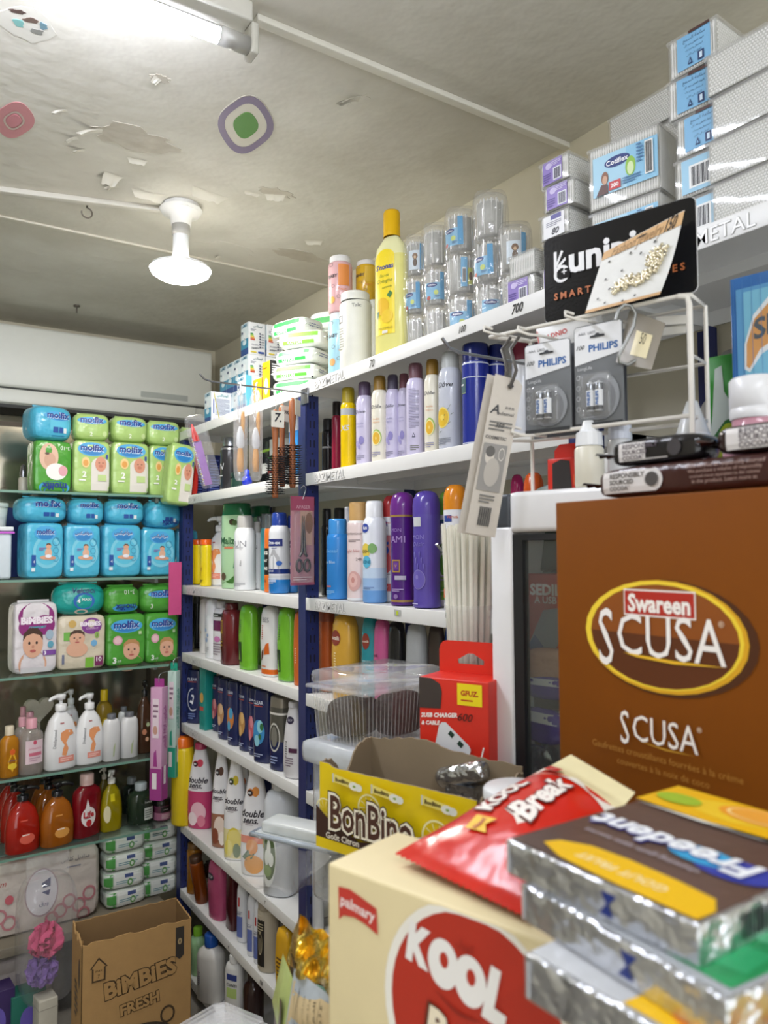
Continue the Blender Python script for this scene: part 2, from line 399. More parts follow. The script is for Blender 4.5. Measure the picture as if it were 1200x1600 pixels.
# cable trunking and joint strip on the ceiling
M_TR = mat('#e4e1d6', rough=.6)
a = spot(412, 36, Z=ZC); struct(MB().box(a.x-.02, 1.208, ZC-.012, XW, 1.228, ZC, M_TR, .002).build('trim_1'))
struct(MB().box(-1.6, 2.347, ZC-.007, XW, 2.364, ZC, mat('#cfcabc', rough=.7), .002).build('trim_2'))
p0, p1 = spot(-60, 286, Z=ZC), spot(262, 326, Z=ZC)
ang = math.atan2(p1.y-p0.y, p1.x-p0.x); ln = (p1-p0).length
struct(MB().box(0, -.012, -.014, ln, .012, 0, mat('#cdc9be', rough=.6), .002).build('trim_3', loc=(p0.x, p0.y, ZC), rz=ang))
# ---------------------------------------------------------------- lamps
M_WP = mat('#e9e8e3', rough=.4)
e1 = spot(394, 72, Z=2.43)
tx, ty = e1.x, e1.y+.006
t = thing('tube_light', 'white batten ceiling light with one glowing tube and speckled end cap', 'light', (tx-.62, ty, ZC))
MB().box(-.63, -.022, -.036, .615, .03, 0, mat('#dedcd4', rough=.45), .004).build('batten', t)
MB().box(-.62, .03, -.03, .60, .036, -.004, mat('#b8b6ae', rough=.5)).build('cover_strip', t)
for s in (-1, 1):
    MB().box(s*.62-.007, -.021, -.09, s*.62+.007, .014, -.034, mat('#cfcdc4', rough=.5), .004).build('lamp_holder', t)
def half(a0, a1, n=12): return [(.0145*math.cos(R(a0+(a1-a0)*k/n)), .0145*math.sin(R(a0+(a1-a0)*k/n))) for k in range(n+1)]
def halftube(par, e):
    for nm, a0, a1, mm in (('tube', 165, 375, mat('#eef2ff', kind='emit', metal=e)), ('tube_back', 15, 165, mat('#c4c4c4', rough=.4))):
        pts = half(a0, a1); MB().add([(s*.56, -.005+y, -.072+q) for y, q in pts for s in (-1, 1)], [(2*i, 2*i+1, 2*i+3, 2*i+2) for i in range(len(pts)-1)], mm, True).build(nm, par)
halftube(t, TUBE_E)
for s in (-1, 1):
    MB().lathe([(0, 0), (.0155, 0), (.0155, .055), (0, .055)], mat('#b9b8b4', rough=.4, metal=.3), 18, M=Matrix.Translation((s*.585-.0275, -.005, -.072)) @ Matrix.Rotation(R(90), 4, 'Y')).build('end_cap', t)
# second tube added out of view behind the viewer to light the shop's front
t2 = thing('tube_light', 'added white batten ceiling light out of view behind the viewer, lighting the front of the shop', 'light', (-.35, -.75, ZC))
MB().box(-.62, -.022, -.036, .62, .03, 0, mat('#dedcd4', rough=.45), .004).build('batten', t2)
halftube(t2, ADDED_TUBE_E)
for s in (-1, 1): MB().box(s*.585-.03, -.022, -.09, s*.585+.03, .02, -.03, mat('#cfcdc4', rough=.5), .004).build('lamp_holder', t2)
lp = spot(283, 322, Z=ZC)
t = thing('ceiling_bulb', 'lit white mushroom bulb hanging in a ceiling rose', 'light', (lp.x, lp.y, ZC))
MB().prism([(x, y*.85) for x, y in blob(0, 0, .052, .06, 3, 20, .07)], -.02, 0, M_WP).lathe([(.058, -.012), (.05, -.024), (.03, -.03), (.027, -.055), (.0, -.055)][::-1], M_WP, 24).build('ceiling_rose', t)
MB().lathe([(0, -.083), (.0235, -.083), (.0245, -.07), (.0245, -.055), (.022, -.052)], mat('#a8a69f', rough=.5), 20).build('socket', t)
MB().lathe([(.05, -.165), (.034, -.158), (.0225, -.14), (.0205, -.083)], mat('#e2e4e6', rough=.35), 24).build('neck', t)
MB().lathe([(.081, -.179), (.078, -.170), (.05, -.163)], mat('#f2f3f2', rough=.4), 32).build('shell', t)
MB().lathe([(0, -.206), (.03, -.2055), (.058, -.201), (.076, -.19), (.082, -.179)], mat('#fffaf2', kind='emit', metal=BULB_E), 32).build('diffuser', t)
# ---------------------------------------------------------------- stickers and hooks on the ceiling
def ceil_sticker(name, label, px, py, sx, sy, rot, layers):
    c = spot(px, py, Z=ZC); t = thing(name, label, 'sticker', (c.x, c.y, ZC), R(rot))
    for i, (nm, col, k, inner) in enumerate(layers):
        n = 40; out = []
        for j in range(n):
            a = 2*math.pi*j/n; rr = 1-.05*math.cos(4*(a-.6))+.03*math.cos(2*(a-.8)); q = spot(px+sx*rr*math.cos(a), py-sy*rr*math.sin(a), Z=ZC); out.append((q.x-c.x, q.y-c.y))
        z0 = -.0012-.0006*i
        b = MB()
        if inner:
            vs = []; 
            for x, y in out: vs += [(x*k, y*k, z0), (x*inner, y*inner, z0)]
            b.add(vs, [(2*j, 2*j+1, 2*((j+1) % n)+1, 2*((j+1) % n)) for j in range(n)], ink(col))
        else: b.prism([(x*k, y*k) for x, y in out], z0, 0, ink(col))
        b.build(nm, t)
ceil_sticker('ceiling_sticker', 'purple ring sticker with a green centre on the ceiling', 384, 194, 43, 44, 0, [('backing', '#d4cfc2', 1, 0), ('ring', '#7d6e8c', .98, .74), ('centre', '#4d8a2e', .44, 0)])
ceil_sticker('ceiling_sticker', 'pink ring sticker on the ceiling at the left edge', 22, 187, 31, 27, 0, [('backing', '#cf8f93', 1, 0), ('ring', '#c9b6ac', .52, .42), ('centre', '#cf8a92', .34, 0)])
c = spot(40, 36, Z=ZC)
t = thing('ceiling_sticker', 'torn white sticker with dark smudged remains in the ceiling corner', 'sticker', (c.x, c.y, ZC), R(-20))
MB().prism(blob(0, 0, .045, .05, 11, 16, .2), -.001, 0, ink('#d9d6cc')).build('backing', t)
for i, (x, y, a, b_, cc) in enumerate([(-.012, .0, .01, .012, '#7fb3ae'), (.012, -.012, .013, .007, '#6d5a50'), (-.008, -.03, .014, .006, '#5b4a44'), (.016, .018, .012, .008, '#8b8a84'), (.03, .0, .006, .012, '#6f8f9c')]):
    MB().prism(blob(x, y, a, b_, 40+i, 12, .3), -.0018, 0, ink(cc)).build('smudge', t)
c = spot(136, 318, Z=ZC); t = thing('ceiling_hook', 'small curled metal hook screwed into the ceiling', 'hook', c)
M_OLD = mat('#6b655c', rough=.5, metal=.6)
MB().tube([(0, 0, 0), (0, 0, -.012)]+[(.014*math.sin(R(q)), 0, -.026-.0+.014*math.cos(R(q))) for q in range(0, 290, 20)], .0022, M_OLD, 8).build('hook', t)
MB().lathe([(0, -.003), (.007, -.003), (.007, 0)], M_OLD, 12).build('plate', t)
c = spot(120, 477, Z=ZC); t = thing('ceiling_bolt', 'short rusty bolt sticking down from the ceiling', 'bolt', c)
MB().tube([(0, 0, 0), (0, 0, -.03)], .003, M_OLD, 8).lathe([(0, -.006), (.012, -.006), (.012, 0)], M_OLD, 10).build('shank', t)
# ---------------------------------------------------------------- air conditioner over the glass shelves
YA = 3.2; ar_ = spot(333, 600, Y=YA); W_, H_ = .98, .325; zb = 2.105
t = thing('air_conditioner', 'cream wall-mounted air conditioner with grey vent strip under the ceiling', 'air conditioner', (ar_.x-W_/2, YA+.11, zb))
M_AC = mat('#dfe0d8', rough=.4, var=.03); M_DK = mat('#3c3d3c', rough=.7)
MB().box(-W_/2, -.10, .012, W_/2, .12, H_, M_AC, .022).build('casing', t)
MB().box(-W_/2+.004, -.114, .078, W_/2-.004, -.06, H_-.004, M_AC, .012).build('front_panel', t)
MB().box(-W_/2+.03, -.108, .018, W_/2-.075, -.06, .072, M_AC, .006).build('louvre_flap', t)
MB().box(-W_/2+.02, -.104, .070, W_/2-.008, -.06, .080, M_DK).build('seam', t)
MB().box(-W_/2+.02, -.09, .002, W_/2-.02, .1, .02, M_DK).build('outlet', t)
pv = spot(270, 627, Y=3.09); vx = pv.x-(ar_.x-W_/2)
MB().box(vx-.1, -.1156, .092, vx+.1, -.10, .116, mat('#aeb2ad', rough=.5)).build('display_strip', t)
# ---------------------------------------------------------------- mirror-backed glass shelves
t = thing('wall_mirror', 'large spotted mirror behind the glass shelves', 'mirror', (.0, 3.2, .1))
MB().box(-.9, -.004, 0, .95, 0, 1.93, mat('#b9b2a0', rough=.12, metal=.85, kind='mirror', var=.1, bump=.02, bs=5)).build('pane', t)
MB().box(-.92, 0, -.02, .97, .015, 1.95, mat('#5d5347', rough=.7)).build('backing', t)
M_GL = mat('#dfeee6', rough=.03, kind='glass', haze=.05, tint='#eef6f1'); M_GE = mat('#6f9484', rough=.25, var=.1)
YG = 2.75
GZ = [1.755, 1.462, 1.147, .823, .573]
GN = ['top glass shelf carrying pale green nappy packs', 'second glass shelf carrying blue nappy packs', 'third glass shelf carrying babies-face nappy packs', 'fourth glass shelf carrying white pump bottles', 'lowest glass shelf carrying coloured liquid soaps']
for z, n in zip(GZ, GN):
    t = thing('glass_shelf', n, 'shelf', (0, 0, z), group='glass shelves on the back wall')
    x1 = .93 if z > 1.2 else .90
    MB().box(-.6, YG+.002, -.008, x1, 3.19, 0, M_GL).build('pane', t)
    MB().box(-.6, YG, -.008, x1, YG+.002, 0, M_GE).build('edge', t)
    for xx in (-.5, .2, .86): MB().box(xx, YG+.05, -.024, xx+.012, 3.195, -.0085, mat('#8d8f90', rough=.35, metal=.7)).build('bracket', t)
t = thing('wooden_shelf', 'grey wooden bottom shelf under the tissue packs', 'shelf', (0, 0, .30))
MB().box(-.6, 2.74, -.03, .9, 3.19, 0, mat('#7c7464', rough=.7, bump=.1, bs=30), .003).build('board', t)
for xx in (-.58, .86): MB().box(xx, 2.78, -.30, xx+.03, 3.15, -.03, mat('#6c6455', rough=.7)).build('support', t)
# ---------------------------------------------------------------- blue and white metal shelving
XF, XB = .96, 1.315
POST = [2.80, 1.83, .86, -.11]
M_NV = mat('#232d62', rough=.38, var=.08); M_SH = mat('#e6e6e4', rough=.4, var=.03); M_SLOT = mat('#0b0d1c', rough=.8)
unit = thing('metal_shelving', 'long white metal shelving on slotted navy uprights along the right wall', 'shelving', (XF, 0, 0))
SHZ = [[2.0, 1.755, 1.426, 1.18, .925, .565, .332, .07], [2.0, 1.755, 1.426, 1.176, .925, .565, .332, .07], [2.0, 1.70, 1.4, 1.1, .75, .4, .07]]
for yp in POST:
    for xf, s in ((0, 1), (XB-XF, -1)):
        u = MB().box(min(xf, xf+s*.036), yp-.02, 0, max(xf, xf+s*.036), yp-.0175, 1.9675, M_NV).box(min(xf-s*.004, xf-s*.0015), yp-.02, 0, max(xf-s*.004, xf-s*.0015), yp+.02, 1.9675, M_NV).build('upright', unit)
        sl = MB()
        if s > 0:
            for k in range(38):
                z = .06+k*.052
                for q in (0, 1): sl.box(xf+.009+q*.012, yp-.0206, z, xf+.0125+q*.012, yp-.0199, z+.02, M_SLOT)
                sl.lathe([(0, 0), (.0028, 0), (.0028, .0008), (0, .0008)], M_SLOT, 8, M=Matrix.Translation((xf+.0175, yp-.0197, z+.036)) @ Matrix.Rotation(R(90), 4, 'X'))
            o = sl.build('slots', u); o['kind'] = 'stuff'
def painted_relief(parent, y0, z, size=.021):  # flat letters; relief shading is painted as a darker rim under them
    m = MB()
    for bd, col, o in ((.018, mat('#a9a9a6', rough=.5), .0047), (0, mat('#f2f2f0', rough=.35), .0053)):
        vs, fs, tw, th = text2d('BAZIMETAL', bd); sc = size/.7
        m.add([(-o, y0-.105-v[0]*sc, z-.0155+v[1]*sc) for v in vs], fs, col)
    o = m.build('painted_relief_lettering', parent); o['kind'] = 'stuff'
def board(b, z):
    g = .0005 if z == 2.0 else .021
    y1, y0 = POST[b]-g+(.02 if b == 0 and z == 2.0 else 0), POST[b+1]+g; D_ = XB-XF
    m = MB().box(.0, y0, z-.0015, D_, y1, z, M_SH).box(-.004, y0, z-.031, -.0005, y1, z+.0012, M_SH, .0012).box(D_-.003, y0, z-.03, D_, y1, z, M_SH)
    m.box(0, y0, z-.028, D_, y0+.0015, z, M_SH).box(0, y1-.0015, z-.028, D_, y1, z, M_SH).box(D_/2-.02, y0, z-.02, D_/2+.02, y1, z-.0015, M_SH)
    return m.build('shelf_board', unit)
BD = {}
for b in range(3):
    for z in SHZ[b]: BD[b, z] = board(b, z); painted_relief(BD[b, z], POST[b]-.045-(.085 if b == 2 else 0), z)
# handwritten prices on the shelf lips
def scrawl(par, px, py, s, w):
    P = spot(px, py, X=XF-.0052); P.z = min((2.0, .565, .332), key=lambda q: abs(q-P.z))-.0155; vs, fs, tw, th = text2d(s, .018, .35); k = w/tw
    MB().add([(-.0053, P.y-v[0]*k, P.z+v[1]*k*1.25) for v in vs], fs, ink('#1b1c20')).build('price_mark', par)
scrawl(BD[1, 2.0], 581, 563, '70', .022); scrawl(BD[1, 2.0], 722, 501, '100', .022); scrawl(BD[1, 2.0], 808, 466, '700', .03)
scrawl(BD[0, .332], 408, 1543, '150', .02); scrawl(BD[0, .565], 414, 1407, 'T', .008); scrawl(BD[0, .332], 357, 1481, '4', .008)
P = spot(621, 957, X=XF-.005); MB().box(-.0055, P.y-.012, P.z-.007, -.0045, P.y+.012, P.z+.006, ink('#b9bbb6')).box(-.0058, P.y-.004, P.z-.006, -.0054, P.y+.004, P.z+.003, ink('#c8d838')).build('shelf_sticker', BD[1, 1.426])
# ================================================================ goods on the metal shelving
def B(name, label, cat, px0, px1, pt, z, X=1.005, **k): return bottle(name, label, cat, px0, px1, pt, z+.0016, X=X, **k)
WH = '#eceef0'
# ---- bay 2, deodorant row under the top shelf (z 1.755)
z = 1.755
B('spray_can', 'dark red spray can half hidden behind the yellow one', 'spray can', 518, 534, 612, z, 1.07, cols=(gloss('#8e1d3a'), '#20191c'))
B('spray_can', 'bright yellow spray can with grey band and cross mark', 'spray can', 532, 556, 592, z, cols=(gloss('#e8c400'), '#a89417'), turn=35, bands=((.66, .74, '#a9adb0'),), pr=[('t', '#c9ccd0', 'X5', -.1, .5, 1.3, dict(bold=.02, shear=.2))])
LIL, CRM = gloss('#cfc9e4'), gloss('#ece7d6')
dv = lambda s, c2, dots: [('t', '#3b3a4c', s, 0, .64, 1.35, dict(shear=.25)), ('t', c2, 'double', .05, .5, .9), ('t', c2, 'impact', .05, .46, .95)]+dots+[('l', '#8f8ca6', -.6, .6, .07, .13, 3)]
ldot = [('e', '#8a82bd', .25, .3, .34, .05), ('e', '#a9a2d4', -.3, .26, .26, .038), ('e', '#9d95c9', .0, .22, .17, .026)]
cdot = [('e', '#9dbf5a', .12, .29, .6, .09), ('e', '#f1e9a8', .08, .28, .55, .083), ('e', '#e4b22c', .08, .28, .47, .07), ('e', '#efcf6a', .08, .28, .12, .018)]
B('deodorant_can', 'lilac deodorant can beside the yellow spray can', 'deodorant', 556, 583, 581, z, kind='slim', cols=(LIL, '#5b4a66'), turn=20, pr=dv('Dóve', '#9d9ac0', ldot))
B('deodorant_can', 'cream deodorant can with lemon print between two lilac cans', 'deodorant', 580, 606, 570, z, 1.0, kind='slim', cols=(CRM, '#8a6a24'), turn=25, pr=dv('Dólle', '#e0a878', cdot))
B('deodorant_can', 'lilac deodorant can right of the first lemon can', 'deodorant', 602, 625, 565, z, 1.02, kind='slim', cols=(LIL, '#4f4a60'), turn=20, pr=dv('Dólle', '#9d9ac0', ldot))
B('deodorant_can', 'slim lilac deodorant can squeezed behind the printed one', 'deodorant', 621, 641, 556, z, 1.035, kind='slim', cols=(LIL, '#7a4a58'), turn=20, pr=dv('Dóve', '#9d9ac0', ldot))
B('deodorant_can', 'lilac deodorant can showing its small-print back', 'deodorant', 634, 664, 549, z, 1.0, kind='slim', cols=(LIL, '#6b4650'), turn=40, pr=[('l', '#8f8ba8', -.55, .55, .3, .72, 26), ('l', '#777', -.4, .5, .06, .12, 3), ('p', '#55536a', [(-.2, .2), (.2, .2), (0, .25)]), ('p', '#cfc9e4', [(-.1, .21), (.1, .21), (0, .237)])])
B('deodorant_can', 'cream deodorant can with lemon print beside the silver can', 'deodorant', 662, 688, 538, z, 1.01, kind='slim', cols=(CRM, '#8f6c1e'), turn=25, pr=dv('Dólle', '#e0a878', cdot))
B('deodorant_can', 'silver deodorant can with large lemon slice print', 'deodorant', 684, 722, 530, z, 1.005, kind='slim', cols=(gloss('#c7cbd6'), '#b6b9b8'), turn=15, pr=[('t', '#32323c', 'Dóve', .1, .66, 1.3, dict(shear=.25)), ('e', '#e6d06a', -.1, .33, .62, .105), ('e', '#e0b623', -.1, .33, .53, .09), ('e', '#ecd15a', -.1, .33, .2, .03), ('p', '#5d7a4a', [(.1, .34), (.6, .45), (.62, .46), (.1, .35)]), ('p', '#4a5a3a', [(-.4, .18), (.6, .28), (.6, .284), (-.4, .187)]), ('p', '#55644a', [(.0, .3), (.8, .37), (.8, .374), (.0, .307)]), ('l', '#7d8290', -.6, .6, .06, .13, 4)])
BLU = gloss('#1d2d8c')
for a, b, pt, X, lb in ((721, 764, 521, 1.01, 'dark blue hair spray can with green label panel'), (762, 788, 527, 1.05, 'dark blue hair spray can behind the metal peg')):
    B('hair_spray', lb, 'hair spray', a, b, pt, z, X, kind='wide', cols=(BLU, gloss('#141f5e')), turn=10, bands=((.795, .81, '#c9ced8'), (.66, .67, '#b7bfd0'), (.03, .04, '#c9ced8')), pr=[('r', '#174a54', -.9, -.1, .52, .66), ('r', '#9db06a', -.9, -.1, .515, .52), ('l', '#d7dbe2', -0.75, -0.15, 0.580, 0.620, 1)])
for i, (a, b, pt, c1, c2, X) in enumerate(((798, 832, 508, '#e2e4e8', '#7a2338', 1.08), (834, 858, 500, '#23306e', '#7a2338', 1.08))):
    B('spray_can', ['pale spray can with wine red cap behind the battery cards', 'navy spray can with wine red cap behind the battery cards'][i], 'spray can', a, b, pt, z, X, kind='wide', cols=(gloss(c1), c2), pr=[('t', '#2a2f52', 'Va', 0, .6, 1.2)])
B('spray_can', 'black spray can in the shaded corner by the blue upright', 'spray can', 503, 522, 655, z, 1.08, cols=(gloss('#15151a'), '#111'), bands=((.5, .53, '#8a8d90'),))
# ---- bay 2, body sprays (z 1.426)
z = 1.426
B('spray_can', 'tall black spray can behind the sky blue one', 'spray can', 502, 519, 795, z, 1.05, cols=(gloss('#16161a'), '#0c0c0e'))
B('spray_can', 'black-capped dark spray can at the back of the body sprays', 'spray can', 520, 541, 794, z, 1.13, cols=(gloss('#1c1c20'), '#101012'))
B('body_spray', 'sky blue body spray can', 'body spray', 510, 545, 811, z, 1.0, kind='aero', cols=(gloss('#2f86d2'), gloss('#3f93da')), turn=20, pr=[('t', '#7fc0ee', 'Llvosai', 0, .6, 1.3, dict(shear=.2)), ('t', '#bfe0f6', 'ice Blue', -.1, .46, 1.1), ('l', '#8fc6ee', -.6, .4, .06, .11, 3), ('l', '#d06a5a', -0.50, 0.30, 0.140, 0.180, 1)])
B('body_spray', 'white spray can glimpsed behind the sky blue one', 'body spray', 537, 553, 792, z, 1.08, cols=(gloss('#e6e8f2'), '#d8dbe6'), bands=((.55, .66, '#2b3a8a'),))
B('body_spray', 'pale pink body spray can with beige cap and rose print', 'body spray', 542, 578, 785, z, 1.005, kind='aero', cols=(gloss('#e9d6d4'), '#c9a064'), turn=30, bands=((.0, .03, '#e8e8ea'), (.785, .82, '#eeeae6')), pr=[('t', '#6a5a5e', 'Enchanteur', 0, .68, 1.5, dict(shear=.3)), ('l', '#8a7a7c', -.5, .6, .59, .62, 2), ('t', '#c27f7d', 'light bite', -.1, .5, 1.3, dict(shear=.35)), ('t', '#5a4a4c', '24h', .5, .42, .5), ('e', '#dba9a2', .05, .2, .62, .1), ('e', '#e8bcb4', .0, .21, .4, .07), ('e', '#cf9088', .0, .21, .16, .03)])
B('body_spray', 'white to blue body spray can with yellow and turquoise flower print', 'body spray', 566, 604, 783, z, 1.0, kind='slim', cols=(gloss('#e9edf4'), gloss('#f0f2f5')), turn=25, bands=((.0, .12, '#6aa0dc'), (.12, .24, '#9fc2ea'), (.24, .34, '#c8dcf2')), pr=[('e', '#2e46a0', -.35, .73, .42, .045), ('t', '#ffffff', 'lux', -.3, .735, .5, dict(bold=.02)), ('e', '#e8cf54', -.25, .51, .45, .07), ('e', '#7fae6a', .35, .53, .36, .05), ('t', '#51442c', 'OSH', -.3, .5, .7, dict(bold=.02)), ('e', '#59b7d6', -.15, .4, .4, .06), ('t', '#1f6a86', 'KÉNÉ', -.15, .4, .8, dict(bold=.02)), ('l', '#6b86b6', -.5, .5, .13, .16, 2)])
NIV = lambda c1, c2, n: [('r', '#2b4596', -.55, .2, .7, .75), ('t', c1, 'Venus', .2, .74, .9), ('t', c2, n, -.05, .5, .9, dict(bold=.04)), ('e', c1, .1, .36, .6, .09), ('r', c1, -.9, .9, .1, .17), ('t', '#ffffff', 'SPORT', -.2, .135, .9), ('l', '#b0a8b2', -.5, .5, .22, .27, 2)]
B('body_spray', 'white body spray can with red dome cap and big blue number', 'body spray', 597, 624, 774, z, 1.045, kind='dome', cols=(gloss('#e8e9f0'), gloss('#b8383c')), turn=20, bands=((.0, .08, '#e8e9f0'), (.4, .62, '#c77a86')), pr=NIV('#c8555a', '#2f55b4', '5'))
PUR = gloss('#4d1a78')
B('body_spray', 'deep purple dome-capped body spray can with gold square emblem', 'body spray', 609, 649, 769, z, 1.0, kind='dome', cols=(PUR, gloss('#6b2a86')), turn=20, bands=((.775, .795, '#9a7b3c'), (.03, .05, '#9a7b3c')), pr=[('t', '#9a78bc', 'MON', .0, .66, .9), ('t', '#b391cf', 'AMI', .1, .58, 1.2), ('r', '#b28c3c', -.35, .35, .29, .4), ('r', '#4d1a78', -.27, .27, .302, .388), ('r', '#6b3a96', -.2, .2, .312, .378), ('t', '#c9a050', 'v', 0, .345, .2), ('r', '#b9b2c6', -.1, .75, .225, .26), ('l', '#b9a2cf', -.4, .6, .12, .15, 2), ('e', '#8f72ac', .0, .08, .2, .02)])
B('body_spray', 'violet dome-capped body spray can with pale square badge', 'body spray', 644, 688, 767, z, 1.0, kind='dome', cols=(gloss('#5a4aa6'), gloss('#5846a4')), turn=20, pr=[('r', '#cfd2d6', -.55, .15, .69, .77), ('t', '#4a4a5a', 'NUS', -.2, .73, .5), ('t', '#8f84cc', 'MON', -.15, .6, 1.0), ('t', '#8076c2', 'Désir', -.1, .54, 1.0, dict(shear=.3)), ('e', '#6a5cb6', -.1, .24, .5, .075), ('o', '#8e84c8', -.1, .24, .55, .083, .08), ('e', '#8a7fc6', -.2, .26, .12, .02), ('l', '#b6b0da', -.8, .2, .025, .045, 1)]+[('p', '#7268bb', [(-.5+.16*i, .47-.05*(i % 3)), (-.38+.16*i, .48-.05*(i % 3)), (-.44+.16*i, .42-.05*(i % 3))]) for i in range(6)])
B('body_spray', 'white body spray can with lime green dome cap', 'body spray', 685, 708, 768, z, 1.05, kind='dome', cols=(gloss('#e8e9ee'), gloss('#7ab648')), turn=20, bands=((.0, .06, '#e8e9ee'), (.06, .26, '#8fbf57')), pr=NIV('#6aa83e', '#3a7d36', '9'))
B('body_spray', 'white body spray can with orange dome cap next to the straws', 'body spray', 692, 731, 757, z, 1.0, kind='dome', cols=(gloss('#e8e9ee'), gloss('#e08a1e')), turn=20, bands=((.0, .06, '#e8e9ee'), (.1, .5, '#d98a3c')), pr=NIV('#d86a2e', '#3a6ab0', '3'))
B('body_spray', 'magenta-capped can showing above the white cabinet', 'body spray', 797, 819, 741, z, 1.05, kind='dome', cols=(gloss('#c02a6c'), gloss('#b0246a')))
B('body_spray', 'orange-capped can showing above the white cabinet', 'body spray', 817, 850, 738, z, 1.0, kind='dome', cols=(gloss('#d8d8dc'), gloss('#d85a20')))
# ---- bay 2, shampoo row (z 1.176)
z = 1.176
SUN = lambda: [('e', '#8e3a2c', -.1, .72, .5, .09), ('t', '#f0e4d4', 'sunsilk', -.1, .72, .85, dict(bold=.02))]
B('shampoo_bottle', 'dark orange shampoo bottle in the shade beside the upright', 'shampoo', 500, 520, 952, z, 1.02, kind='flip', cols=(gloss('#a04a1c'), '#8a3c16'), r=.03)
B('shampoo_bottle', 'yellow shampoo bottle with round red badge', 'shampoo', 519, 560, 950, z, 1.0, kind='tube', cols=(gloss('#d0a03a'), '#b98a4a'), turn=0, pr=SUN()+[('l', '#f4e2b0', -0.20, 0.00, 0.340, 0.560, 7), ('e', '#c8742c', 0, .3, .3, .05)])
B('shampoo_bottle', 'turquoise shampoo bottle with round red badge', 'shampoo', 565, 592, 952, z, 1.01, kind='tube', cols=(gloss('#2a8f9a'), '#2a8f9a'), turn=15, pr=SUN()+[('t', '#d6eef0', 'LONGUEUR', 0, .5, 1.2), ('t', '#d6eef0', '+ VOLUME', 0, .45, 1.2), ('r', '#a82e30', -.5, .3, .3, .36)])
B('shampoo_bottle', 'rose pink shampoo bottle between turquoise and black ones', 'shampoo', 584, 611, 955, z, 1.0, kind='tube', cols=(gloss('#c0568a'), '#c0568a'), turn=0, pr=[('t', '#5a1f40', 'unsilk', -.3, .6, .9)])
B('shampoo_bottle', 'glossy black shampoo bottle with white side lettering', 'shampoo', 606, 634, 957, z, 1.0, kind='tube', cols=(gloss('#17171b'), '#17171b'), pr=[('l', '#e6e6ea', -0.60, -0.40, 0.340, 0.560, 7)])
B('shampoo_bottle', 'silver grey shampoo bottle', 'shampoo', 634, 668, 960, z, 1.0, kind='tube', cols=(gloss('#a5a8aa'), '#a5a8aa'))
B('shampoo_bottle', 'dark brown shampoo bottle with round badge next to the straws', 'shampoo', 668, 696, 962, z, 1.02, kind='tube', cols=(gloss('#3c302c'), '#3c302c'), turn=20, pr=[('e', '#241a1c', 0, .5, .55, .1), ('t', '#c9bdb4', 'sunsilk', 0, .5, .9, dict(bold=.02))])
B('shampoo_bottle', 'deep blue shampoo bottle behind the straws', 'shampoo', 694, 716, 964, z, 1.03, kind='tube', cols=(gloss('#1f4a9c'), '#1f4a9c'))
# ---- bay 1, upper shelf (z 1.755)
z = 1.755
t = thing('hair_clipper', 'red electric hair clipper standing at the shelf end', 'clipper', spot(300, 775, X=.995), R(-70)); t.location.z = z+.001
MB().sbox(.020, .017, .085, 4, gloss('#d0352c'), 6, (0, 0, .085)).build('body', t); MB().box(-.016, -.019, .166, .016, .012, .19, mat('#20242c', rough=.4), .003).build('blade', t)
MB().box(-.009, -.0185, .09, .009, -.016, .1, ink('#d9d4d0')).build('switch', t)
P = spot(318, 700, X=1.05)
for i, (dy, c_, lb) in enumerate(((.05, '#1c2350', 'navy carton with round blue badge behind the red clipper'), (-.03, '#1d2762', 'navy carton with a ribbed edge beside the black spray'))):
    carton('hair_product_box', lb, 'box', (1.05+.02*i, P.y+dy, z+.001), R(-90), .065, .05, .17-.01*i, gloss(c_), front=[('e', '#3e7fb0', 0, .55, .6, .13), ('l', '#c8d4e6', -0.35, 0.35, 0.530, 0.570, 1), ('l', '#5a6aa8', -.7, .7, .1, .35, 6)], right=[('l', '#4a5aa0', -.7, .7, .1, .9, 12)])
B('hair_spray', 'black hair spray can with chrome cap behind the hanging pouch', 'hair spray', 344, 377, 684, z, 1.02, kind='slim', cols=(gloss('#2a2a2e'), steel('#9a9ea2')), turn=10, bands=((.76, .80, steel('#b4b8bc')),), pr=[('t', '#c9ccd0', 'N', 0, .45, .7, dict(shear=.3)), ('l', '#c9ccd0', -0.50, 0.50, 0.260, 0.300, 1)])
P = spot(376, 752, X=1.02); t = thing('hair_gel_jar', 'dark green gel jar in the shade behind the blue ball', 'jar', (1.02, P.y, z+.001))
MB().lathe([(0, 0), (.03, 0), (.033, .004), (.033, .035), (.031, .04)], gloss('#243f38'), 20).build('body', t); MB().lathe([(.034, .04), (.034, .055), (.03, .058), (0, .058)], gloss('#1b2f2c'), 20).build('lid', t)
P = spot(386, 752, X=.985); t = thing('roll_on', 'small round blue roll-on by the shelf edge', 'roll-on', (.985, P.y, z+.001))
MB().lathe([(0, 0), (.009, 0), (.0155, .008), (.017, .02), (.013, .031), (.007, .036)], gloss('#2336b8'), 18).build('body', t); MB().lathe([(.008, .036), (.008, .052), (.0, .056)], gloss('#2c44c8'), 14).build('cap', t)
P = spot(416, 730, X=1.08); carton('hair_dye_box', 'black carton with lime stripe behind the hair brushes', 'box', (1.10, P.y, z+.001), R(-90), .075, .05, .17, gloss('#191b1d'), front=[('r', '#9bc83a', -1, 1, .72, .77), ('r', '#dfe0dc', -.6, .6, .3, .5)], right=[('r', '#9bc83a', -1, 1, .72, .77)])
P = spot(441, 730, X=1.06); carton('hair_dye_box', 'white carton with green and red stripes behind the hair brushes', 'box', (1.10, P.y+.1, z+.001), R(-90), .07, .05, .16, gloss('#d9dcd6'), front=[('r', '#c9463c', -1, 1, .3, .36), ('r', '#4aa65a', -1, 1, .6, .66)])
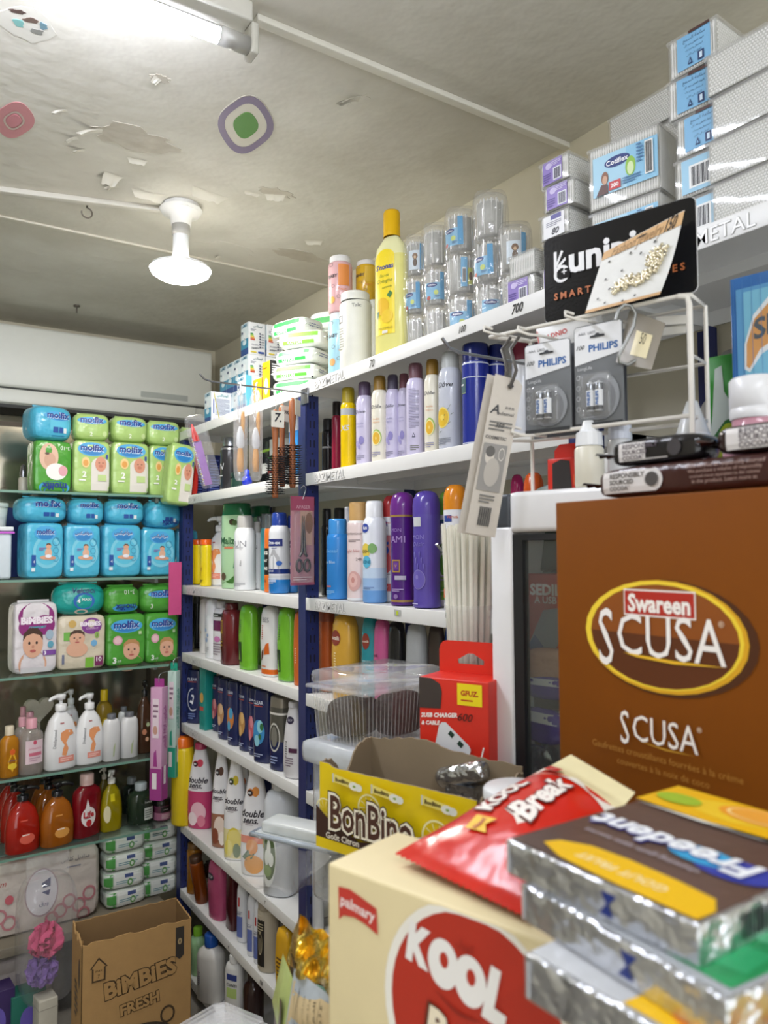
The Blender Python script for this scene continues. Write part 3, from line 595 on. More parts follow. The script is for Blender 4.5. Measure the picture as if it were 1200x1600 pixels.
P = spot(464, 700, X=1.03); carton('hair_product_box', 'bright blue carton against the middle upright', 'box', (1.045, P.y-.005, z+.001), R(-90), .055, .06, .19, gloss('#2f86cc'), front=[('r', '#e8eef4', -1, 1, .76, 1), ('l', '#bcdcf2', -.8, .8, .1, .5, 7)], right=[('r', '#e8eef4', -1, 1, .76, 1), ('l', '#bcdcf2', -.8, .8, .1, .5, 7)])
# ---- bay 1, z 1.426
z = 1.426
for i, (a, b, X, lb) in enumerate(((290, 305, 1.0, 'yellow bottle with orange cap, nearest the shelf end'), (302, 317, 1.025, 'yellow bottle with orange cap, middle of the three'), (313, 331, 1.0, 'yellow bottle with orange cap, next to the white pump'))):
    B('sun_oil', lb, 'bottle', a, b, 843, z, X, kind='talc', cols=(gloss('#e8cf1e'), gloss('#e0611a')), turn=15, group='yellow bottles with orange caps', sqo=.8, bands=((.8, .885, gloss('#e8cf1e')),), pr=[('t', '#8a2018', 'NAJA', 0, .36, .62, dict(rot=90, bold=.02)), ('l', '#3a3420', -.3, .3, .08, .14, 2)])
dial = lambda: [('t', '#4a4a50', 'Dédiamond', -.55, .42, 1.1, dict(rot=86)), ('p', '#e69a66', [(-.15, .2), (.1, .18), (.25, .28), (.1, .36), (.3, .44), (.6, .46), (.5, .52), (.1, .53), (-.2, .5), (-.25, .42), (.0, .33), (-.1, .28)]), ('r', '#e08f80', -.35, .62, .1, .18), ('l', '#f4ccc0', -.25, .5, .115, .165, 2), ('l', '#b46a6a', -0.22, 0.12, 0.600, 0.640, 1)]
B('lotion_pump', 'white pump bottle with orange swirl beside the yellow bottles', 'pump bottle', 323, 366, 806, z, 1.045, kind='pump', cols=(gloss(WH), gloss('#e2e4e4')), turn=20, pr=dial(), nozturn=-70)
B('shower_gel', 'pale green shower gel with dark green cap and leaf print', 'shower gel', 346, 394, 787, z, 1.02, kind='flip', cols=(gloss('#a9cda2'), gloss('#1f6b42')), turn=30, bands=((.86, .9, gloss('#2a7a4c')),), pr=[('t', '#2c5a36', 'Malizia', -.1, .56, 1.5, dict(bold=.03)), ('t', '#3a6a44', 'GEL DOUCHE', -.1, .505, 1.2), ('r', '#c97a5a', -.5, .2, .465, .49), ('p', '#1f6b42', [(.9, .2), (.2, .24), (.3, .36), (.7, .44), (.95, .45)]), ('p', '#3d6d2e', [(-.7, .06), (-.1, .1), (.6, .2), (.2, .06)]), ('e', '#5a4a34', -.55, .14, .2, .045), ('e', '#3d2c20', .1, .78, .22, .035), ('e', '#3f5a2a', .3, .77, .2, .03)])
B('shower_gel', 'second pale green shower gel with dark green cap, further back', 'shower gel', 392, 422, 791, z, 1.10, kind='flip', cols=(gloss('#a9cda2'), gloss('#1f5b3c')), turn=10, pr=[('e', '#3d2c20', .1, .78, .22, .035)])
for a, b, pt, X, lb in ((366, 400, 806, 1.0, 'white slim spray can with fine lettering'), (392, 410, 815, 1.04, 'white slim spray can half hidden behind its twin')):
    B('body_spray', lb, 'body spray', a, b, pt, z, X, kind='slim', cols=(gloss(WH), mat('#b6b4b0', rough=.35)), turn=25, pr=[('t', '#8f9096', 'SUN', .0, .62, 1.5), ('t', '#9a9aa0', 'energy', .1, .56, .9, dict(shear=.3)), ('t', '#55565c', 'Blanc', .3, .36, .5, dict(rot=90)), ('l', '#a4a5aa', -.6, .7, .05, .1, 3)])
for i, (a, b, pt, X, c_, lb) in enumerate(((399, 411, 806, 1.06, '#8a8f86', 'grey-green clear-capped body spray in the packed row'), (407, 420, 803, 1.04, '#3f9aa4', 'turquoise clear-capped body spray in the packed row'), (413, 428, 803, 1.005, '#e0742a', 'orange clear-capped body spray with black block lettering'))):
    B('body_spray', lb, 'body spray', a, b+3, pt, z, X, kind='aero', cols=(gloss(c_), mat('#6a7074', rough=.15, metal=.4)), turn=5, bands=(((.22, .56, '#1c1a18'),) if i == 2 else ()), pr=([('t', '#f0ede6', 'SIG', 0, .5, 1.2, dict(bold=.04)), ('t', '#f0ede6', 'NAT', 0, .4, 1.2, dict(bold=.04)), ('t', '#f0ede6', 'URE', 0, .3, 1.2, dict(bold=.04)), ('t', '#1c1a18', '6H', 0, .14, .7)] if i == 2 else []))
onex = lambda: [('r', '#1d2c7a', -.85, .8, .58, .67), ('t', '#e6ecf6', 'One-ex', -.05, .625, 1.4, dict(bold=.03)), ('l', '#2a3a86', -.2, .6, .55, .565, 1), ('p', '#b4b6bc', [(-.5, .3), (.55, .3), (.6, .44), (.3, .5), (.2, .54), (-.1, .54), (-.2, .5), (-.55, .44)]), ('p', '#9a9ca4', [(-.02, .3), (.04, .3), (.03, .46), (-.01, .46)]), ('e', '#2a62b8', .55, .37, .25, .03), ('t', '#f2f5fa', 'ACTIVE', -.35, .275, .8), ('l', '#cfe0f4', -.7, .3, .12, .19, 4)]
oneb = ((.0, .17, gloss('#1f7ac4')), (.17, .22, gloss('#c9cdd4')), (.24, .3, gloss('#20357c')))
B('body_spray', 'white body spray with blue cap and torso print', 'body spray', 420, 453, 801, z, 1.0, kind='slim', cols=(gloss('#dfe2e8'), gloss('#24429c')), turn=30, bands=oneb, pr=onex())
B('body_spray', 'second blue-capped body spray behind the scissors pack', 'body spray', 446, 466, 805, z, 1.03, kind='slim', cols=(gloss('#dfe2e8'), gloss('#24429c')), turn=30, bands=oneb, pr=onex())
# ---- bay 1, z 1.18
z = 1.18
B('shampoo_bottle', 'black shampoo bottle in the far dark corner of the third row', 'shampoo', 302, 313, 932, z, 1.04, kind='flip', cols=(gloss('#1c1b1d'), '#141416'))
flor = lambda c: [('e', c, -.1, .3, .25, .04), ('e', c, .15, .38, .2, .03), ('e', c, -.2, .46, .2, .03), ('l', '#9a9aa2', -0.20, 0.00, 0.490, 0.710, 7), ('l', '#b6b6bc', -.5, .4, .1, .2, 3)]
B('shampoo_bottle', 'white conditioner with faint grey flower print', 'shampoo', 312, 329, 934, z, 1.02, kind='tube', cols=(gloss('#dcdad8'), gloss('#e2e0de')), pr=flor('#b9a48e'))
B('shampoo_bottle', 'white conditioner with small blue flower print', 'shampoo', 321, 343, 934, z, .995, kind='tube', cols=(gloss('#e4e5e8'), gloss('#e4e5e8')), turn=5, pr=flor('#8fa6cc'))
B('shampoo_bottle', 'white shampoo with purple band and dark shoulder label', 'shampoo', 334, 357, 940, z, 1.0, kind='oval', cols=(gloss('#e0dee2'), '#d8d6da'), turn=15, bands=((.5, .68, gloss('#6a1f52')),), pr=[('r', '#222', -.8, .8, .74, .8), ('l', '#ddd', -0.60, 0.60, 0.750, 0.790, 1), ('e', '#c77ab0', .1, .36, .5, .05), ('l', '#8a7a86', -.6, .6, .08, .3, 5)])
B('shampoo_bottle', 'dark red shampoo bottle with gold block lettering', 'shampoo', 346, 379, 942, z, .995, kind='oval', cols=(gloss('#6b2226'), gloss('#5a1c20')), turn=5, sqo=.75, pr=[('r', '#1c1a1a', -.85, -.2, .78, .83), ('r', '#a8842c', -.75, -.1, .5, .72), ('l', '#6b2226', -.7, -.15, .52, .7, 5), ('l', '#a8842c', -.8, -.1, .22, .4, 3)])
GRN = gloss('#6fb32c')
grn = lambda: [('l', '#20401a', -0.40, -0.20, 0.550, 0.770, 7), ('r', '#1d3a1c', -.75, -.15, .12, .42), ('p', '#5a8f3a', [(-.7, .14), (-.45, .38), (-.2, .14)]), ('p', '#8fbf5a', [(-.6, .14), (-.42, .32), (-.3, .14)])]
B('shampoo_bottle', 'lime green shampoo bottle beside the dark red one', 'shampoo', 374, 404, 944, z, .995, kind='tube', cols=(GRN, GRN), turn=10, pr=grn())
B('shampoo_bottle', 'lime green shampoo bottle pushed to the back', 'shampoo', 398, 416, 948, z, 1.07, kind='tube', cols=(gloss('#4f8f24'), GRN), turn=0, pr=grn())
B('shampoo_bottle', 'white shampoo bottle with orange fruit print', 'shampoo', 408, 438, 946, z, .995, kind='tube', cols=(gloss('#dcdbd8'), gloss('#dcdbd8')), turn=10, bands=((.03, .1, gloss('#d2641e')),), pr=[('t', '#77777c', 'BES', .1, .8, .8), ('l', '#c2452a', -0.40, -0.20, 0.510, 0.730, 7), ('p', '#d2641e', [(-.1, .3), (.6, .32), (.55, .48), (.2, .46), (.0, .4)]), ('p', '#5a3424', [(-.5, .2), (-.2, .28), (-.1, .4), (-.4, .34)]), ('l', '#c87a4a', -.4, .4, .12, .16, 1)])
B('shampoo_bottle', 'lime green shampoo bottle with grey base near the upright', 'shampoo', 434, 464, 948, z, .995, kind='tube', cols=(GRN, mat('#7f9a7c', rough=.3)), turn=10, pr=grn())
B('shampoo_bottle', 'orange shampoo bottle squeezed against the middle upright', 'shampoo', 459, 476, 955, z, .99, kind='tube', cols=(gloss('#c8642a'), gloss('#c8642a')), turn=10, pr=[('l', '#f0dcc6', -0.20, 0.00, 0.290, 0.510, 7)])
# ---- bay 1, z .925
z = .925
NVB = gloss('#1c2552')
def clear(c1, c2=None): return [('r', '#a8443a', -.75, .35, .775, .79), ('t', '#d8dce8', 'CLEAR', -.2, .83, 1.3, dict(bold=.01)), ('e', c1, -.1, .42, .7, .17), ('e', c2 or c1, .1, .5, .35, .09), ('e', c2 or c1, -.25, .3, .3, .08), ('l', '#aab4d0', -.6, .4, .07, .13, 2)]
CL = [(293, 319, 1046, 1.0, NVB, 'first navy shampoo bottle with silver arc, at the far end', 25, [('t', '#d8dce8', 'CLEAR', -.05, .83, 1.3, dict(bold=.01)), ('r', '#b0503e', -.6, .5, .775, .79), ('o', '#b8bcc8', .1, .45, .75, .22, .12), ('e', '#1c2552', .35, .47, .6, .2), ('p', '#e2e4ea', [(-.3, .4), (.1, .36), (.25, .5), (.2, .54), (-.1, .54), (-.1, .51), (.1, .5), (.05, .42), (-.2, .44)]), ('l', '#7f93cc', -.5, .4, .08, .2, 3)]),
      (333, 350, 1056, 1.02, NVB, 'navy shampoo bottle with red pattern behind the teal box', 0, clear('#a84a5a', '#d08a8a')), (342, 364, 1060, 1.0, NVB, 'navy shampoo bottle with sandy brown pattern, third along', 0, clear('#b98a5c', '#d8b48a')),
      (357, 380, 1064, .995, NVB, 'navy shampoo bottle with orange and blue pattern', 0, clear('#c87a3a', '#4aa0c8')), (375, 396, 1070, .995, NVB, 'navy shampoo bottle with golden brown pattern', 0, clear('#b88a4c', '#d8b070')),
      (390, 408, 1075, .995, NVB, 'navy shampoo bottle with pink red pattern', 0, clear('#c05a66', '#d88a94')), (398, 430, 1078, .985, NVB, 'navy shampoo bottle with blue and mint leaf pattern', 10, clear('#3a8ac0', '#8cc8d8')+[('e', '#2f6a3a', .3, .5, .2, .05), ('e', '#2f6a3a', .1, .36, .16, .04)])]
for a, b, pt, X, c_, lb, tn, pr in CL:
    B('shampoo_bottle', lb, 'shampoo', a, b, pt, z, X, kind='flip', cols=(c_, gloss('#18204a')), turn=tn+12, pr=pr, sqo=.7)
P = spot(325, 1090, X=1.0); carton('hair_product_box', 'slim teal carton between navy shampoo bottles', 'box', (1.0, P.y, z+.001), R(-80), .04, .045, .222, gloss('#1f8a82'), front=[('e', '#c8a050', -.2, .5, .6, .08), ('r', '#b84a3c', -.8, .4, .3, .36)])
B('shampoo_bottle', 'grey-gold and navy shampoo bottle with silver arc', 'shampoo', 423, 453, 1088, z, .99, kind='flip', cols=(NVB, mat('#8a8478', rough=.3, metal=.4)), turn=15, sqo=.7, bands=((.4, .86, mat('#5a5850', rough=.3, metal=.3)), (.76, .79, '#d8d4cc')), pr=[('o', '#c2c0b8', .0, .45, .7, .2, .14), ('e', '#77756c', .0, .46, .4, .14), ('l', '#9aa8d0', -.5, .4, .08, .2, 3)])
B('shampoo_bottle', 'white rounded shampoo bottle with round purple badge', 'shampoo', 443, 474, 1096, z, .985, kind='pear', cols=(gloss('#d5d3d6'), gloss('#cfcdd0')), turn=20, pr=[('e', '#2b2440', .0, .76, .4, .05), ('t', '#d8d4e0', 'DOP', 0, .76, .5), ('r', '#4a1f3e', .0, .8, .34, .4), ('l', '#555', -0.40, -0.20, 0.270, 0.490, 7), ('l', '#7a6a78', -.4, .5, .15, .28, 4)])
# ---- bay 1, z .565 shower gels
z = .565
YEL = gloss('#e0c422')
B('shampoo_bottle', 'large white bottle with jasmine flower label at the shelf end', 'shampoo', 412, 468, 1222, z, .98, kind='oval', cols=(gloss('#cfd3d9'), gloss('#d6d9de')), turn=34, sqo=.95, r=.05, pr=[('e', '#e6e9e6', -.35, .36, .55, .28), ('e', '#54683e', -.3, .34, .45, .2), ('e', '#e8ebe4', -.3, .4, .14, .09), ('e', '#e2e8de', -.45, .33, .16, .07), ('e', '#e8ece4', -.14, .32, .18, .06), ('e', '#7f9a58', -.4, .22, .3, .05), ('r', '#c8b23c', -.95, -.7, .4, .62)])
dsens = lambda fruit, lo: [('t', '#26222c', 'double', -.05, .57, 1.62, dict(bold=.025, shear=.3)), ('t', '#26222c', 'sens.', -.15, .50, 1.1, dict(bold=.025, shear=.3)), ('l', '#9a8f94', -.5, .3, .46, .49, 2), ('e', fruit[0], .15, .77, .24, .045), ('e', fruit[1], -.2, .76, .24, .035), ('e', '#2f2a2e', -.22, .755, .2, .028), ('l', '#ddd', -0.37, -0.07, 0.735, 0.775, 1)]+lo
flw = lambda c1, c2, c3: [('e', c1, .1, .2, .6, .12), ('e', c2, -.35, .12, .36, .08), ('e', c3, .35, .1, .3, .07)]
SG = [(294, 334, 1160, 1.0, 'shower gel with raspberry pink lower half and red flower', ('#d4405a', '#c83a50'), (.0, .44, gloss('#c0406e')), flw('#e8b8c4', '#f0dce0', '#d47a90'), '#c2466c'),
      (331, 362, 1168, .995, 'shower gel with brown almond print', ('#5a3a2c', '#4a2c24'), (.0, .34, gloss('#9c6a52')), flw('#e6d2c4', '#8a4a34', '#f0e4da'), '#e6e4e2'),
      (350, 388, 1180, .99, 'shower gel with yellow lemon print', ('#c8b030', '#8a9a34'), (.02, .3, gloss('#e6dca0')), flw('#dcc83a', '#e8d868', '#4f6a2a'), '#e6e4e2'),
      (366, 396, 1188, 1.05, 'shower gel with peach print behind the orange one', ('#d87a40', '#c86a34'), (.02, .28, gloss('#ecc8b0')), flw('#e08a4a', '#eab07a', '#5a7a34'), '#e6e4e2'),
      (376, 424, 1198, .975, 'shower gel with orange fruit and leaf print, nearest of its row', ('#d88a3c', '#c8742c'), (.0, .02, gloss('#eae8e6')), [('r', '#d8642c', -.85, .85, .3, .37), ('e', '#e08a28', .0, .27, .4, .07), ('e', '#e49a34', .1, .11, .65, .085), ('p', '#2f5a30', [(-.7, .17), (-.3, .24), (.2, .21), (.0, .16), (-.4, .14)])], '#e6e4e2')]
for a, b, pt, X, lb, fr, bd, lo, cc in [SG[4], SG[0], SG[2], SG[1], SG[3]]:
    B('shower_gel', 'white pear-shaped '+lb, 'shower gel', a, b, pt, z, X, kind='pear', cols=(gloss('#e9e8ea'), gloss(cc)), turn=42, bands=(bd,), pr=dsens(fr, lo), group='pear-shaped shower gels')
B('sun_oil', 'tall yellow spray bottle with orange cap at the end of the shower gels', 'bottle', 268, 304, 1150, z, .96, kind='talc', cols=(YEL, gloss('#dc6a1c')), turn=20, sqo=.85)
B('shower_gel', 'plain white pear-shaped shower gel seen from its side', 'shower gel', 418, 448, 1213, z, .99, kind='pear', cols=(gloss('#dcdee2'), gloss('#dcdee2')), turn=0)
B('lotion_pump', 'white pump bottle in the shade by the middle upright', 'pump bottle', 440, 462, 1228, z, 1.08, kind='pump', cols=(gloss('#cfccc4'), gloss('#dcdad6')), nozturn=0)
# ---- bay 1, z .332
z = .332
B('lotion_bottle', 'beige lotion bottle with tall black label', 'lotion', 402, 438, 1400, z, .975, kind='talc', cols=(mat('#b5ab97', rough=.4), mat('#9a9080', rough=.4)), turn=28, sqo=.8, pr=[('r', '#161412', -.75, .15, .08, .88), ('l', '#c8bfa6', -0.68, 0.08, 0.780, 0.820, 1), ('e', '#6a6250', -.3, .36, .2, .12), ('o', '#b0a686', -.3, .4, .25, .16, .12), ('l', '#b0a686', -.65, .05, .55, .7, 4)])
AMB = liq('#8a4310', .6, '#c07428')
B('hair_oil', 'amber oil bottle with golden liquid at the shelf end', 'hair oil', 292, 316, 1318, z, .985, kind='talc', cols=(liq('#b0761c', .55, '#d8a040'), '#6a4a1c'))
t, r_, h_ = B('hair_oil', 'brown amber oil bottle leaning across the shelf', 'hair oil', 304, 330, 1334, z, .985, kind='talc', cols=(AMB, '#3c2414'), r=.024); t.rotation_euler.x = R(10)
B('hair_oil', 'dark brown oil bottle behind the leaning amber one', 'hair oil', 318, 334, 1345, z, 1.08, kind='boston', cols=(gloss('#3a1c14'), '#2a1712'))
B('shampoo_bottle', 'translucent pink shampoo bottle with dark round badge', 'shampoo', 326, 358, 1340, z, .99, kind='tube', cols=(liq('#c0587e', .8, '#d88aa4'), gloss('#c8708e')), turn=10, pr=[('e', '#2a2030', -.2, .7, .45, .06), ('t', '#ddd', 'DOP', -.2, .7, .6), ('l', '#7a2a4a', -0.30, -0.10, 0.290, 0.510, 7)])
B('shampoo_bottle', 'dark burgundy shampoo bottle behind the pink one', 'shampoo', 354, 374, 1350, z, 1.0, kind='flip', cols=(gloss('#45161c'), '#3a1418'))
lot = lambda: [('t', '#b8322c', '1', -.35, .62, .3, dict(bold=.03)), ('r', '#5f6fae', -1, .3, .08, .4), ('t', '#28306a', 'DUST', -.35, .44, .9, dict(bold=.02)), ('r', '#28306a', -1, .3, .47, .475)]
for a, b, pt, X, lb in ((371, 390, 1362, .995, 'white and blue bottle with red figure one, farthest of three'), (387, 404, 1380, .985, 'white and blue bottle with red figure one, middle of three'), (397, 415, 1392, .975, 'white and blue bottle with red figure one, nearest of three')):
    B('cleaner_bottle', lb, 'bottle', a, b, pt, z, X, kind='oval', cols=(gloss('#d9dbe0'), gloss('#d9dbe0')), turn=35, pr=lot(), sqo=.8)
B('cleaner_bottle', 'yellow flat bottle behind the foil pouch', 'bottle', 431, 462, 1448, z, .97, kind='tube', cols=(gloss('#d8a420'), gloss('#c2641e')), turn=10, pr=[('l', '#6a4a14', -.4, .3, .3, .6, 5)])
B('lotion_pump', 'grey pump bottle behind the yellow flat bottle', 'pump bottle', 437, 456, 1425, z, 1.02, kind='pump', cols=(gloss('#8d8f98'), gloss('#c2c2c4')))
# ---- lowest level
z = .07
B('cleaner_bottle', 'pale green bottle standing next to the brown carton', 'bottle', 297, 322, 1448, z, .99, kind='boston', cols=(mat('#a9d6a0', rough=.35), gloss('#8fce3c')))
B('cleaner_bottle', 'white bottle with blue cap on the lowest shelf', 'bottle', 309, 352, 1458, z, .97, kind='boston', cols=(mat('#dcdad4', rough=.35), gloss('#1f4f9c')), turn=30, pr=[('l', '#3a3a6a', -0.60, -0.40, 0.240, 0.460, 7)])
B('cleaner_bottle', 'white bottle with blue and green label on the lowest shelf', 'bottle', 352, 382, 1490, z, .97, kind='oval', cols=(mat('#d4d4d2', rough=.35), '#d4d4d2'), turn=30, pr=[('r', '#27377a', -.5, .6, .68, .76), ('t', '#1c241c', 'CONTI', .05, .62, 1.1, dict(bold=.03)), ('r', '#a9c070', -.5, .6, .45, .58)])
B('cleaner_bottle', 'dark brown bottle on the lowest shelf', 'bottle', 380, 412, 1502, z, .985, kind='boston', cols=(gloss('#2e1c1a'), '#241614'))
# ---- bay 2 behind the foil pouch
B('shampoo_bottle', 'bottle with mint and peach striped label beside the cream box', 'shampoo', 493, 528, 1330, .332, .985, kind='talc', cols=(gloss('#d6d8dc'), gloss('#dcdee2')), turn=20, bands=((.3, .42, '#3f8a4a'), (.42, .5, '#e0b090'), (.5, .62, '#8fc4ae'), (.62, .65, '#26302c'), (.65, .76, '#8fc4ae'), (.76, .84, '#c88a7a')))
B('lotion_bottle', 'white lotion bottle seen under the translucent lid by the upright', 'lotion', 484, 505, 1236, .565, .99, kind='oval', cols=(gloss('#d6d8d8'), gloss('#d6d8d8')))
# ================================================================ on top of the shelving
ZT = 2.0008
# talcum and cologne
def cyl(name, label, cat, px0, px1, pt, zb, X, **k): return bottle(name, label, cat, px0, px1, pt, zb, X=X, **k)
tp = lambda c2, mark: [('r', c2, .25, .95, .45, .82), ('t', '#3a3438', 'BABY', -.25, .62, .9, dict(bold=.03)), ('t', '#e88a3a', 'TALC', .55, .38, .6), ('e', mark, -.3, .2, .28, .06), ('o', '#7a6a6a', -.4, .82, .2, .035, .2), ('o', '#7a6a6a', .3, .25, .16, .03, .2), ('o', '#7a6a6a', -.2, .44, .16, .03, .2)]
t, r0, h0 = cyl('talc_can', 'pale blue talc can under the pink one', 'talc', 513, 551, 492, ZT, 1.0, kind='talc', cols=(gloss('#a9d6e6'), '#d8e2e6'), turn=35, pr=tp('#b6dcea', '#e09a5a'))
bx = t.location.copy()
t2 = thing('talc_can', 'pink talc can stacked on the pale blue one', 'talc', (bx.x, bx.y, ZT+h0+.001), t.rotation_euler.z)
hp = spot(533, 403, X=1.0).z-ZT-h0; bp = [(a*r0, b*hp) for a, b in KB['talc']['b']]
MB().lathe(bp, gloss('#e2b4b6')).build('body', t2); MB().lathe([(a*r0, b*hp) for a, b in KB['talc']['c']], '#e6e4e2').build('cap', t2); prints(t2, tp('#e6914a', '#e0a94a'), 2*r0, hp, s_lathe(bp))
t, r1, h1 = cyl('talc_can', 'yellow talc can hidden low behind the white talc', 'talc', 556, 590, 475, ZT, 1.07, kind='talc', cols=(gloss('#dcb02a'), '#e4e2dc'), turn=35, pr=tp('#e0b83a', '#c8842a'))
bx = t.location.copy(); hp = spot(572, 411, X=bx.x).z-ZT-h1
t2 = thing('talc_can', 'yellow talc can stacked behind the white talc bottle', 'talc', (bx.x, bx.y, ZT+h1+.001), t.rotation_euler.z)
hp = max(hp, .1); bp = [(a*r1, b*hp) for a, b in KB['talc']['b']]
MB().lathe(bp, gloss('#dcb02a')).build('body', t2); MB().lathe([(a*r1, b*hp) for a, b in KB['talc']['c']], '#e6e4e2').build('cap', t2); prints(t2, tp('#e0b83a', '#c8842a'), 2*r1, hp, s_lathe(bp))
cyl('talc_bottle', 'white talc bottle with screw cap on the top shelf', 'talc', 530, 580, 454, ZT, .985, kind='talc', cols=(mat('#e6e6dc', rough=.45), mat('#e9e9e2', rough=.4)), turn=25, sqo=.85, pr=[('r', '#2a2a2c', -.8, -.45, .6, .7), ('r', '#e8e8e0', -.72, -.52, .62, .68), ('l', '#a8a8a0', -.8, -.35, .25, .55, 9), ('t', '#777', 'Talc', .55, .8, .5)])
cyl('talc_bottle', 'second white talc bottle between talc and cologne', 'talc', 574, 594, 470, ZT, 1.04, kind='talc', cols=(mat('#dcdcd2', rough=.45), '#dcdcd2'), turn=0, pr=[('l', '#555', -.8, 0, .2, .8, 12)])
t, rc, hc = cyl('cologne_bottle', 'tall pale yellow cologne bottle with lemon label and yellow cap', 'cologne', 586, 638, 331, ZT, 1.0, kind='boston', cols=(mat('#e6e08a', rough=.15), gloss('#e8b60e')), turn=20, sqo=.6, bands=((.68, .82, mat('#eceab4', rough=.15)),), pr=[('r', '#f2d81c', -.7, .55, .14, .66), ('e', '#f2d81c', -.07, .66, .62, .06), ('t', '#2a3a8a', "S'nonas", -.07, .6, 1.15, dict(bold=.03)), ('t', '#8a9a2a', 'Eau de', -.07, .54, .6, dict(shear=.3)), ('t', '#7a8a24', 'Cologne', -.07, .5, 1.0, dict(shear=.35)), ('t', '#7a8a24', 'Lavande', .1, .46, .6, dict(shear=.35)), ('e', '#e6b81a', -.2, .33, .42, .06), ('e', '#eac62a', .1, .26, .36, .045), ('p', '#3a7a34', [(.1, .4), (.3, .43), (.45, .41), (.3, .38)]), ('p', '#2f6a30', [(-.5, .24), (-.6, .3), (-.4, .3)]), ('t', '#8a7a1a', 'CITRONNELLE', -.05, .18, 1.0), ('r', '#e6e2d8', -.2, .15, .145, .165)])
# wipes stack over the middle upright
def soft_pack(name, label, cat, loc, rz, w, d, h, col, pr=(), group=None, p=4.5, right=(), tilt=0, fin=None, prtop=()):
    t = thing(name, label, cat, loc, rz, group)
    if tilt: t.rotation_euler = (R(tilt), 0, rz)
    MB().sbox(w/2, d/2, h/2, p, col, 8, (0, 0, h/2)).build('wrapper', t)
    if pr: prints(t, pr, w, h, s_soft(w/2, d/2, h/2, p), off=.0009)
    if right:
        f = s_soft(d/2, w/2, h/2, p); prints(t, right, d, h, lambda x, z, o: (-f(x, z, o)[1], f(x, z, o)[0], f(x, z, o)[2]), off=.0009, names=('side_label', 'side_lettering'))
    if prtop:
        f2 = s_soft(w/2, h/2, d/2, p, 0); prints(t, prtop, w, d, lambda x, z, o: (x, z-d/2, h/2-f2(x, z-d/2, o)[1]), off=.0009, names=('top_label', 'top_lettering'))
    if fin:
        for s in (-1, 1): MB().box(s*w/2*.97-.004, -d/2*.75, h*.47, s*w/2*.97+.004, d/2*.75, h*.53, fin).build('seal_seam', t)
    return t
GW = ['#2fa84c', '#58b93a', '#2fa84c', '#7ac23c', '#33a850']
zz = ZT; M_WIPE = wrap('#e9efe9')
for i in range(5):
    P = spot([474, 472, 474, 478, 462][i], 560, X=1.05); hh = [.048, .046, .044, .05, .052][i]; g = GW[i]
    soft_pack('wet_wipes', 'green and white wet wipes pack, %s in the pile over the middle upright' % ['lowest', 'second from bottom', 'third from bottom', 'fourth from bottom', 'topmost'][i], 'wet wipes', (1.04+.004*i, P.y, zz), R(-60+[0, 5, -4, 8, -14][i]), .15, .10, hh, M_WIPE, group='wet wipes piled on the top shelf',
        pr=[('r', g, -.9, .75, .58, .82), ('r', g, -.9, .6, .16, .36), ('t', '#ffffff', 'COTON', -.2, .26, .6, dict(bold=.02))], right=[('t', '#3a4a9a', 'COTON', .0, .5, 1.0, dict(bold=.02)), ('p', g, [(-.9, .1), (-.3, .1), (-.7, .8), (-.9, .8)])], fin=wrap('#dfe9df'))
    zz += hh+.0008
P = spot(500, 440, X=1.16)
for i, (zz_, dy, lb) in enumerate(((ZT, 0, 'hidden bottom'), (ZT+.06, .004, 'lower middle'), (ZT+.12, -.004, 'upper middle'), (ZT+.18, 0, 'near the top'), (ZT+.24, .003, 'topmost'))):
    soft_pack('wet_wipes', 'green striped wet wipes pack in the rear pile, %s' % lb, 'wet wipes', (1.2, P.y-.03+dy, zz_), R(-60), .15, .1, .059, M_WIPE, group='rear pile of wet wipes', pr=[('r', '#2fa84c', -.9, .9, .3, .6)], right=[('p', '#2fa06a', [(-.9, .2), (.9, .3), (.9, .5), (-.9, .4)]), ('e', '#2f8f5a', -.4, .55, .25, .2)])
# cotton bud cups, wrapped three high
M_COT = mat('#ededea', rough=.8, var=.02); M_CORE = mat('#b9b9b4', rough=.9, var=.02); M_CLR = film(.10, .06, .25, 40); M_WRAPF = film(.07, .05, 1.0, 28)
def bud_cup(loc, rz, r, h, label, lab, group):
    t = thing('cotton_bud_cup', label, 'cotton buds', loc, rz, group)
    st = MB(); rnd = random.Random(int(loc[1]*1e4)+int(loc[2]*100))
    for k in range(46):
        q = r*.86*math.sqrt((k+.5)/46); a = k*2.39996; x, y = q*math.cos(a), q*math.sin(a); tl = 1+.06*rnd.uniform(-1, 1)
        hh = h*(.86+.1*rnd.random()*(1-q/r))
        st.tube([(x*.92, y*.92, .004), (x*tl, y*tl, hh-.012), (x*tl, y*tl, hh-.006), (x*tl, y*tl, hh)], [.0011, .0012, .0024, .0012], M_COT, 5, caps=False)
    st.lathe([(0, .004), (r*.74, .004), (r*.8, h*.8), (0, h*.8)], M_CORE, 14)  # inner core added to bounce light, toned down so the buds show
    o = st.build('cotton_buds', t); o['kind'] = 'stuff'
    MB().lathe([(0, 0), (r*.9, 0), (r*.93, .004), (r, h*.9)], M_CLR, 20).build('cup', t)
    MB().lathe([(r*1.03, h*.88), (r*1.03, h*.93), (r*.95, h*.97), (0, h*1.0)], M_CLR, 20).build('lid', t)
    if lab:
        prof = [(r*.93, .004), (r, h*.9)]
        prints(t, lab, 2*r, h, s_lathe(prof), off=.001)
    return t
